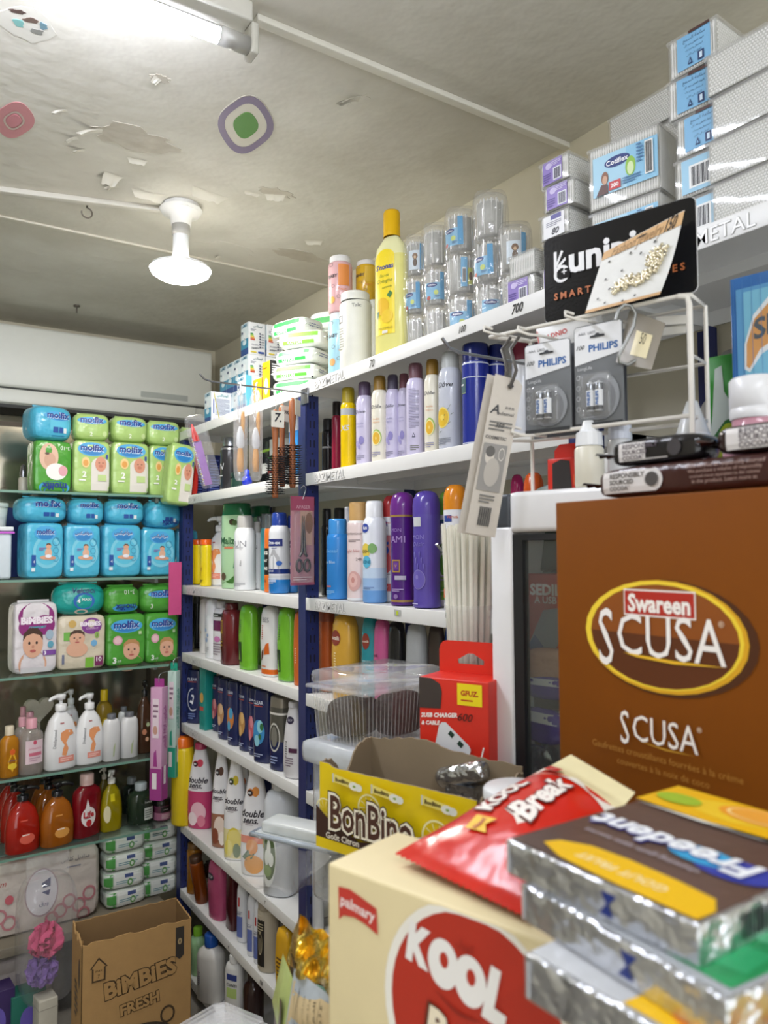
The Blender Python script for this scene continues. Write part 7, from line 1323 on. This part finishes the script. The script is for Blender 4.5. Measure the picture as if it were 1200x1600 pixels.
MB().box(-w/2, -d/2+.024, H-.012, w/2, d/2, H, M_FRW, .004).build('top_panel', t)
MB().box(-w/2, -d/2+.024, 0, -w/2+.008, d/2, H-.013, M_FRW).build('side_panel', t); MB().box(w/2-.008, -d/2+.024, 0, w/2, d/2, H-.013, M_FRW).build('side_panel', t); MB().box(-w/2+.009, d/2-.004, 0, w/2-.009, d/2, H-.013, mat('#e8eef0', rough=.02, kind='glass', haze=.03, tint='#eef2f2')).build('back_panel', t)
MB().box(-w/2+.009, -d/2+.024, .0, w/2-.009, d/2-.007, .006, M_FRW).build('floor_panel', t)
MB().box(-w/2+.048, -d/2+.008, .041, w/2-.034, -d/2+.0095, H-.063, mat('#e8eef0', rough=.02, kind='glass', haze=.03, tint='#eef2f2')).build('glass_door', t)
CAB = Matrix.Translation((c.x, c.y, CT+.0005)) @ Matrix.Rotation(rz, 4, 'Z')
def incab(px, py, yl):
    """point inside the cabinet on the plane local y = yl seen at a pixel"""
    Mi = CAB.inverted(); o = Mi @ CAM; dd = Mi.to_3x3() @ ray(px, py); k = (yl-o.y)/dd.y; return o+dd*k
def cabloc(v): return CAB @ Vector(v)
q = incab(848, 985, -.02); carton('kitchen_scale_box', 'red carton with a picture of a grey scale behind the cabinet glass', 'box', cabloc((q.x+.03, .0, q.z-.075)), rz, .14, .04, .15, mat('#b83228', rough=.45), front=[('t', '#e8e0d8', 'SEDIL', -.35, .86, .7, dict(bold=.04)), ('t', '#e8e0d8', 'A USB', -.35, .77, .5, dict(bold=.02)), ('p', '#d8b42c', [(.0, .95), (.7, .95), (.7, .7)]), ('p', '#8f9298', [(-.75, .36), (-.4, .68), (.1, .72), (.2, .6), (-.2, .3), (-.6, .25)]), ('p', '#55628a', [(-.75, .36), (-.6, .46), (-.4, .36), (-.6, .25)]), ('r', '#cfc8c2', -1, 1, 0, .12)])
carton('stock_carton', 'plain box supporting the scale carton inside the cabinet', 'carton', cabloc((q.x+.03, .012, .008)), rz, .15, .04, q.z-.075-.0085, card('#6a5a4a'))
q2 = incab(845, 880, .02); tt = thing('dish', 'dark green round dish standing inside the cabinet', 'dish', cabloc((q2.x+.012, .03, q.z+.0755)), rz); MB().lathe([(0, 0), (.055, .0), (.062, .006), (.06, .008), (0, .004)], mat('#4f5f55', rough=.4), 28, M=Matrix.Translation((0, 0, .062)) @ Matrix.Rotation(R(80), 4, 'X')).build('plate', tt); MB().box(-.02, -.012, 0, .02, .03, .008, M_GK).build('stand', tt)
for i, (px, py, cc, lb, yl, wd, hh) in enumerate(((850, 1075, '#4a2a9c', 'purple and white wafer sachet, upper one behind the cabinet glass', -.045, .06, .03), (845, 1135, '#4a2a9c', 'purple and white wafer sachet, lower one behind the cabinet glass', -.05, .07, .045), (840, 1190, '#b9bcc0', 'silver foil sachet at the bottom of the cabinet', -.05, .06, .04), (868, 1165, '#c9ccd0', 'silver sachet with small print standing in the cabinet', -.045, .035, .09), (852, 1040, '#c8967a', 'salmon pink sachet behind the cabinet glass', -.04, .06, .045))):
    q = incab(px, py, yl); soft = thing('snack_sachet', lb, 'sachet', cabloc((q.x, yl+.006, q.z-hh/2)), rz+R([5, -8, 10, 4, 20][i]), 'sachets inside the cabinet')
    MB().sbox(wd/2, .011, hh/2, 3, foil(cc, .8, 40, .25) if i in (2, 3) else mat(cc, rough=.25, bump=.5, bs=50), 8, (0, 0, hh/2)).build('wrapper', soft)
    if i < 2: prints(soft, [('r', '#d6d4d8', -.85, .85, .62, .9)], wd, hh, s_soft(wd/2, .011, hh/2, 3))
    MB().box(-wd/2-.006, -.001, hh*.2, -wd/2+.006, .001, hh*.8, foil(cc, .4, 40, .3)).build('crimped_end', soft)
# ---------------------------------------------------------------- wire rack with hanging cards
RZ = R(-74); RA = Vector((.677, .759, 0)); XD, YD = xdir(RZ), ydir(RZ); RW, RD = .26, .055
zt0 = 1.6245; z1 = 1.833
t = thing('wire_rack', 'white wire counter rack standing on the cabinet', 'rack', RA+Vector((0, 0, zt0)), RZ)
M_WR = mat('#dcd8cf', rough=.35); za, zm = z1-zt0, 1.765-zt0
zl = 1.697-zt0
MB().tube([(.0, 0, za), (RW-.008, 0, za), (RW, .004, za), (RW, RD, za), (.03, RD, za), (.0, 0, za)], .0026, M_WR, 8).build('top_frame', t)
MB().tube([(RW-.012, .0, za), (RW-.002, 0, za-.003), (RW, 0, za-.012), (RW, 0, 0)], .0034, M_WR, 8).build('leg', t)
for xx in (RW, .03, .16): MB().tube([(xx, RD, za), (xx, RD, 0)], .0026, M_WR, 8).build('leg', t)
MB().tube([(-.012, 0, zl), (RW, 0, zl), (RW, RD, zl), (.03, RD, zl), (-.012, 0, zl)], .0026, M_WR, 8).build('lower_frame', t)
MB().tube([(.03, RD, zm), (RW, RD, zm), (RW, 0, zm)], .0022, M_WR, 8).build('middle_rail', t)
for xx, zz_ in ((.02, za), (.07, za-.01), (.135, za-.004), (.06, zl)):
    MB().tube([(xx+.012, RD*.9, zz_), (xx+.004, .0, zz_-.002), (xx, -.02, zz_-.004), (xx-.010, -.03, zz_), (xx-.014, -.022, zz_+.008), (xx-.008, -.012, zz_+.006)], .0019, M_WR, 8).build('hook', t)
# black sign
SA = Vector((.722, .704, 0)); w, h = .194, .112; c = SA+XD*w/2+YD*.004; c.z = 1.8445
t = thing('sign_board', 'glossy black sign card with white lettering on the wire rack', 'sign', c, RZ)
n = 5; rr = .008
ol = [(sx*(w/2-rr)+rr*math.cos(R(a0+90*k/n)), sz+rr*math.sin(R(a0+90*k/n))) for sx, sz, a0 in ((1, h-rr, 0), (-1, h-rr, 90), (-1, rr, 180), (1, rr, 270)) for k in range(n+1)]
BLKG = mat('#101013', rough=.16, var=.05, bump=.03, bs=300)
MB().prism(ol, -.0008, .0008, BLKG, M=Matrix.Rotation(R(90), 4, 'X')).build('board', t)
MB().prism([(x*1.008, (y-h/2)*1.012+h/2) for x, y in ol], -.0012, -.0005, mat('#dadada', rough=.4), M=Matrix.Rotation(R(90), 4, 'X')).build('white_backing', t)
f = lambda x: (x-w/2)/(w/2)
g = lambda z: (z-1.8445)/h
SI = '#e6e6e8'
prints(t, [('r', SI, f(.0145), f(.0185), g(1.903), g(1.936)), ('p', SI, [(f(.0165), g(1.917)), (f(.0195), g(1.917)), (f(.028), g(1.934)), (f(.025), g(1.936))]), ('p', SI, [(f(.0185), g(1.916)), (f(.031), g(1.926)), (f(.0315), g(1.922)), (f(.022), g(1.914))]), ('o', SI, f(.0255), g(1.905), .115, .1, .34), ('r', BLKG, f(.027), f(.037), g(1.898), g(1.911)), ('r', SI, f(.0255), f(.0325), g(1.9065), g(1.908)), ('r', SI, f(.0282), f(.0298), g(1.9035), g(1.911)), ('t', SI, 'unipin', f(.092), g(1.9135), 1.15, dict(bold=.035)), ('t', '#b86a3c', 'S M A R T   A C C E S S O R I E S', f(.098), g(1.8765), 1.72, dict(bold=.03))], w, h, s_front(.0016))
# jewellery card, curled, leaning on the sign
cq = [spot(914, 490, D=.93), spot(1031, 460, D=.865), spot(1070, 328, D=.875), spot(944, 394, D=.945)]
base = cq[0].copy(); t = thing('jewellery_card', 'curled white jewellery card with gilt beaded pieces leaning on the sign', 'card', base)
def jc(u, v, o=0):
    p = cq[0].lerp(cq[1], u).lerp(cq[3].lerp(cq[2], u), v)-base; nn = (CAM-base-p).normalized()
    return p+nn*(o+.012*math.sin(math.pi*v)*u*.8+.004)+Vector((0, 0, -.008*math.sin(math.pi*v)*u))
MB().sheet(lambda u, v: tuple(jc(u, v)), 12, 14, card('#dcdcd8')).build('card_sheet', t)
prints(t, [('r', '#cfa878', -1, 1, .86, .995), ('r', '#c9a070', -1, 1, .0, .05), ('t', '#8a6a44', 'Fashion Jewelry', -.1, .895, 1.3, dict(shear=.35)), ('e', '#3a2c20', .0, .95, .14, .012), ('t', '#2a2420', '150', .72, .93, .28, dict(bold=.02, shear=.3))]+[('e', '#44423e', u, v, .03, .018) for u, v in ((-.75, .78), (-.2, .78), (.4, .8), (-.7, .5), (-.3, .56), (-.75, .2), (-.5, .1), (.0, .06), (.3, .1), (-.5, .32), (.1, .72))], 2, 1, lambda x, z, o: tuple(jc(x*.5+.5, z, o)), off=.0009)
M_GB = mat('#d8cfb4', rough=.15, metal=.8)
rnd = random.Random(6)
for nm, pts in (('beaded_piece', [(.34, .30), (.40, .38), (.46, .42), (.50, .36), (.44, .30), (.38, .26)]), ('beaded_clasp', [(.60, .34), (.66, .38), (.72, .44), (.72, .54), (.70, .62), (.76, .68), (.84, .68), (.86, .60), (.80, .52), (.80, .44), (.74, .38), (.64, .30)])):
    m = MB()
    for i in range(len(pts)):
        a, b_ = pts[i], pts[(i+1) % len(pts)]
        for k in range(14):
            u = a[0]+(b_[0]-a[0])*k/14+rnd.uniform(-.06, .06); v = a[1]+(b_[1]-a[1])*k/14+rnd.uniform(-.05, .05); r_ = rnd.uniform(.0014, .0026)
            m.sbox(r_, r_, r_, 2, M_GB, 3, tuple(jc(u, v, .003)))
    o = m.build(nm, t); o['kind'] = 'stuff'
# battery cards
def battery(label, px, py, dd, w, h):
    P = spot(px, py, D=dd); t = thing('battery_card', label, 'batteries', (P.x, P.y, P.z-h), RZ, 'battery cards on the rack')
    ol = [(sx*(w/2-.005)+.005*math.cos(R(a0+90*k/4)), sz+.005*math.sin(R(a0+90*k/4))) for sx, sz, a0 in ((1, h-.005, 0), (-1, h-.005, 90), (-1, .005, 180), (1, .005, 270)) for k in range(5)]
    MB().prism(ol, -.0006, .0006, mat('#6c6f72', rough=.35), M=Matrix.Rotation(R(90), 4, 'X')).build('backing_card', t)
    prints(t, [('p', '#dfe0e2', [(-.97, .62), (.0, .66), (.97, .70), (.97, .97), (.9, .99), (-.9, .99), (-.97, .97)]), ('t', '#1f5a9c', 'PHILIPS', .22, .77, 1.2, dict(bold=.035)), ('t', '#2a2c30', '100', -.72, .79, .35, dict(shear=.4, bold=.01)), ('t', '#5a5c60', 'AAA  LR03', -.45, .92, .7), ('t', '#c9cacc', 'LongLife', -.55, .58, .6), ('e', '#8d9094', .1, .3, .75, .22), ('e', '#77797d', .0, .28, .7, .2), ('p', '#2a2c30', [(-.3, .865), (.3, .865), (.3, .885), (.1, .89), (.06, .905), (-.06, .905), (-.1, .89), (-.3, .885)])]+[('o', '#b4b6b8', -.82, .5-.1*k, .08, .025, .25) for k in range(4)]+[('r', '#2f3134', -.97, .97, .02, .06)], w, h, s_front(.0012))
    MB().box(-w*.36, -.013, h*.1, w*.30, -.0012, h*.52, film(.05, .04, .05, 30), .004).build('blister', t)
    for s in (0, 1):
        bt = MB().lathe([(0, 0), (.0046, 0), (.005, .001), (.005, .033), (.0046, .034), (.0018, .034), (.0018, .036), (0, .036)], mat('#d4d7da', rough=.3, metal=.3), 16, c=(-.008+.0106*s, -.0068, h*.16), bands=((.001, .006, '#3a3c40'), (.006, .025, '#e6e8ea'), (.0251, .033, steel('#8d9094')))).build('battery', t)
        prints(bt, [('t', '#1f5a9c', 'PHILIPS', 0, .5, 3.4, dict(rot=90, bold=.05))], .0098, .034, lambda x, z, o, s=s: (-.008+.0106*s+x, -.0068-.0051-o, h*.16+z-.002))
    return t
battery('grey battery blister card with white top, left on the rack', 855, 534, .965, .064, .117)
battery('grey battery blister card with white top, right and nearer', 934, 505, .925, .062, .128)
for k in range(2):
    P = spot(866+k*74, 540-k*20, D=.985-.03*k); tt = thing('battery_card', ['battery card hidden behind the left one, only its edge showing', 'battery card hidden behind the right one, only its edge showing'][k], 'batteries', (P.x, P.y, P.z-.118), RZ, 'battery cards on the rack'); MB().box(-.031, -.0006, 0, .031, .0006, .117, mat('#5a5c60', rough=.35)).build('backing_card', tt)
# small white accessory box inside the rack
P = spot(858, 519, D=.985); tt = carton('earphone_box', 'small white accessory box with red lettering inside the rack', 'box', (P.x+.03, P.y-.012, P.z-.025), RZ, .085, .018, .045, mat('#e2e2e0', rough=.4), front=[('t', '#c8403a', 'LDNIO', -.3, .62, .65, dict(bold=.02)), ('r', '#c8403a', -.97, -.94, .1, .9), ('l', '#9a9a98', -.6, .1, .36, .42, 1)]); tt.rotation_euler = (0, R(-8), RZ)
# grey packet with a price sticker on the big hook
cq2 = [spot(962, 566, D=.905), spot(1018, 578, D=.865), spot(1040, 505, D=.875), spot(984, 484, D=.91)]
base = cq2[0].copy(); tt = thing('grey_packet', 'small grey-brown packet with cream price sticker on the steel hook', 'packet', base)
def gp(u, v, o=0): p = cq2[0].lerp(cq2[1], u).lerp(cq2[3].lerp(cq2[2], u), v)-base; nn = (CAM-base-p).normalized(); return p+nn*(o+.004*math.sin(math.pi*u)*math.sin(math.pi*v))
MB().sheet(lambda u, v: tuple(gp(u, v)), 8, 8, mat('#8f887c', rough=.4)).sheet(lambda u, v: tuple(gp(1-u, v, -.012)), 6, 6, mat('#7a7468', rough=.4)).build('wrapper', tt)
prints(tt, [('r', '#e0d4ae', -.35, .55, .2, .68), ('t', '#4a4438', '50', .1, .56, .3)], 2, 1, lambda x, z, o: tuple(gp(x*.5+.5, z, o)))
P = spot(985, 480, D=.89); tt = thing('steel_hook', 'large steel S-shaped hook hanging over the rack top', 'hook', P)
def hk(px, py, dd=.885): return tuple(spot(px, py, D=dd)-P)
MB().tube([hk(962, 500), hk(966, 485), hk(975, 476), hk(986, 478), hk(993, 490), hk(990, 510), hk(978, 535), hk(967, 555), hk(968, 566), hk(980, 570), hk(996, 562), hk(1008, 546)], .0021, mat('#8a8b88', rough=.35, metal=.7), 8).build('wire', tt)
# white folded tags behind the packet
P = spot(1030, 500, D=.9); tt = thing('paper_tag', 'folded white paper tag poking out behind the grey packet', 'tag', P, RZ); MB().box(-.004, 0, -.006, .034, .0012, .004, card('#dcd9d2'), M=Matrix.Rotation(R(8), 4, 'Y')).box(-.004, .004, -.018, .03, .0052, -.008, card('#d2cfc6'), M=Matrix.Rotation(R(4), 4, 'Y')).build('paper', tt)
# long blister cards at the rack's end
for k, (dpx, dd, lb) in enumerate(((0, .965, 'long grey-white blister card with black logo hanging at the rack end'), (-13, .985, 'second long card hanging behind the logo card'))):
    b0, t0 = spot(750+dpx, 836, D=dd), spot(794+dpx, 592, D=dd); up = (t0-b0); h = up.length; up.normalize(); xx = xdir(R(-40)); xx = (xx-up*xx.dot(up)).normalized(); yy = up.cross(xx)
    M = Matrix(((xx.x, yy.x, up.x, b0.x), (xx.y, yy.y, up.y, b0.y), (xx.z, yy.z, up.z, b0.z), (0, 0, 0, 1)))
    w = .038
    tt = thing('cosmetic_card', lb, 'card', None, M=M, group='long cards at the rack end')
    MB().prism([(-w/2, 0), (w/2, 0), (w/2, h-.006), (w/2-.006, h), (-w/2+.002, h+.004)], -.0006, .0006, card('#c9c2b8'), M=Matrix.Rotation(R(90), 4, 'X')).build('card', tt)
    if k == 0:
        prints(tt, [('t', '#2a2a2c', 'A', -.5, .80, .62, dict(bold=.02, shear=.25)), ('t', '#2a2a2c', 'odemei', .25, .778, 1.1, dict(shear=.1)), ('t', '#4a4a4a', '\u5965\u5fb7\u7f8e', .45, .815, .6), ('l', '#6a6864', -.7, .8, .66, .73, 3), ('t', '#1c1c1e', '350', .0, .70, .6, dict(shear=.3, bold=.02)), ('t', '#3a3a3a', 'COSMETIC', -.1, .62, 1.4, dict(bold=.02)), ('r', '#8d8a86', -.8, .75, .28, .58), ('e', '#c9c2b8', -.3, .5, .3, .05), ('e', '#55524e', -.3, .53, .3, .035), ('e', '#b0aaa2', .0, .4, .5, .09), ('o', '#d8d2ca', .45, .52, .2, .04, .15), ('l', '#6a6864', -.5, .5, .2, .26, 3), ('b', '#222', -.35, .45, .06, .18, 18), ('e', '#1c1c1e', .25, .955, .2, .012)], w, h, s_front(.0012))
    MB().tube([(.004, -.003, h-.012), (.008, -.012, h+.01), (-.004, -.01, h+.035), (.004, .004, h+.055)], .0022, mat('#4a4642', rough=.4), 8).build('hook', tt)
# ---------------------------------------------------------------- things standing on the cabinet
def oncab(px, py, dd): P = spot(px, py, D=dd); P.z = zt0; return P
M_GLU = mat('#dcd8c8', rough=.35); M_WCP = mat('#e6e8ea', rough=.3)
tt = thing('glue_bottle', 'small cream dropper bottle with ribbed white cap on the cabinet', 'bottle', oncab(922, 765, .925))
MB().lathe([(0, 0), (.0165, 0), (.0175, .002), (.0175, .046), (.015, .05)], M_GLU, 20).build('body', tt); MB().lathe([(.0165, .05), (.0155, .066), (.012, .068), (.008, .076), (.0065, .081), (0, .082)], M_WCP, 16, smooth=False).build('cap', tt)
tt = thing('glue_bottle', 'dropper bottle with pointed white cap behind the chocolate bars', 'bottle', oncab(970, 740, .955))
MB().lathe([(0, 0), (.0145, 0), (.0155, .002), (.0155, .058), (.014, .062)], M_WCP, 20).build('body', tt); MB().lathe([(.0148, .062), (.0138, .082), (.007, .087), (.006, .096), (0, .097)], mat('#dfe4f0', rough=.3), 16, smooth=False).build('cap', tt)
tt = thing('glue_bottle', 'bottle with clear cone nozzle behind the chocolate bars', 'bottle', oncab(1083, 700, .87))
MB().lathe([(0, 0), (.0185, 0), (.0195, .002), (.0195, .052), (.018, .056)], M_WCP, 20).build('body', tt); MB().lathe([(.0185, .056), (.017, .06), (.006, .093), (.004, .094), (0, .094)], mat('#d4d6d6', rough=.25), 18).build('nozzle', tt)
P = oncab(905, 740, 1.0)
tt = carton('charger_box', 'second red charger carton half hidden behind the cream bottle', 'box', (P.x-.004, P.y+.012, zt0), RZ, .05, .03, .045, M_RD, front=[('p', '#2f2a2a', [(-.7, .1), (-.7, .85), (-.2, .95), (.3, .9), (.4, .1)]), ('r', '#e0572e', .5, .9, .2, .5)]); MB().prism([(-.022, 0), (.022, 0), (.022, .012), (.014, .02), (-.014, .02), (-.022, .012)], -.0006, .0006, M_RD, M=Matrix.Translation((0, .0, .045)) @ Matrix.Rotation(R(90), 4, 'X')).build('hang_tab', tt)
tt = thing('milk_bottle', 'pink drink bottle with wide white screw cap at the right edge', 'bottle', oncab(1180, 640, .79))
MB().lathe([(0, 0), (.03, 0), (.032, .004), (.032, .03), (.026, .045), (.0225, .05), (.0225, .058)], liq('#d8a0b0', .9, '#e6c0c8'), 24).build('body', tt); MB().lathe([(.0235, .058), (.0245, .06), (.0245, .068), (.0235, .069), (.0245, .07), (.0245, .098), (.022, .101), (0, .1015)], mat('#e2e2e4', rough=.3), 28).build('cap', tt)
Pb = spot(1140, 437, D=.905); rzb = R(-80); w, d = .17, .045; c = corner((Pb.x, Pb.y), rzb, w, d); c.z = zt0; h = Pb.z-zt0
carton('shampoo_box', 'tall blue glittery carton with orange swoosh at the right edge', 'box', c, rzb, w, d, h, mat('#3f74b8', rough=.25, var=.25), front=[('r', '#5f9ccc', -.92, .9, .3, .94), ('r', '#7cbcd8', -.82, .6, .5, .92), ('p', '#e2e6ea', [(-.83, 0.548), (-.82, 0.668), (-.7, 0.800), (-.5, 0.872), (-.2, 0.908), (.2, 0.908), (.2, 0.698), (-.2, 0.680), (-.6, 0.608), (-.76, 0.530)]), ('p', '#d39a5e', [(-.8, 0.560), (-.79, 0.668), (-.68, 0.782), (-.48, 0.848), (-.2, 0.884), (.2, 0.884), (.2, 0.710), (-.25, 0.698), (-.62, 0.632), (-.76, 0.548)]), ('t', '#5a6068', 'Sh', -.55, .74, .36, dict(bold=.03, rot=16, shear=.3)), ('e', '#c8343a', -.35, .93, .12, .05)]+[('r', '#4a80bc', -.95+.12*k, -.945+.12*k, .02, .98) for k in range(14)])
Pg = spot(1097, 560, D=.955); c = Pg+XD*.045; c.z = zt0
tt = carton('juicer_box', 'green carton with white bottle drawing behind the blue one', 'box', (c.x+.012, c.y, zt0), R(-80), .085, .03, Pg.z-zt0, mat('#2f8a2c', rough=.35), front=[('e', '#1f6a2c', -.5, .25, .55, .36), ('e', '#a8b81e', -.4, .22, .4, .26), ('p', '#c2ccc4', [(-.75, .9), (-.55, .92), (-.5, .72), (-.3, .62), (.2, .7), (.1, .55), (-.5, .5), (-.95, .35), (-.85, .55)]), ('p', '#e6e6e2', [(-.05, .2), (.45, .2), (.45, .72), (.3, .72)]), ('p', '#3a3a38', [(.02, .23), (.42, .23), (.42, .68), (.32, .68)])])
# grey rolls stored at the back of the right-hand bay
for k, (x, zz_, lb) in enumerate(((1.12, 0, 'front'), (1.22, 0, 'rear'), (1.17, .083, 'upper'))):
    tt = thing('paper_roll', 'grey paper roll lying in the bay behind the rack, %s one' % lb, 'paper roll', (x, .42, 1.7025+zz_+.046), 0, 'grey rolls behind the rack')
    MB().lathe([(.016, -.3), (.045, -.3), (.045, .3), (.016, .3), (.016, -.3)], card('#77746e'), 22, M=Matrix.Rotation(R(90), 4, 'X')).build('roll', tt)
    MB().lathe([(.0155, -.302), (.0155, .302)], card('#5a4a38'), 16, M=Matrix.Rotation(R(90), 4, 'X')).build('core', tt)
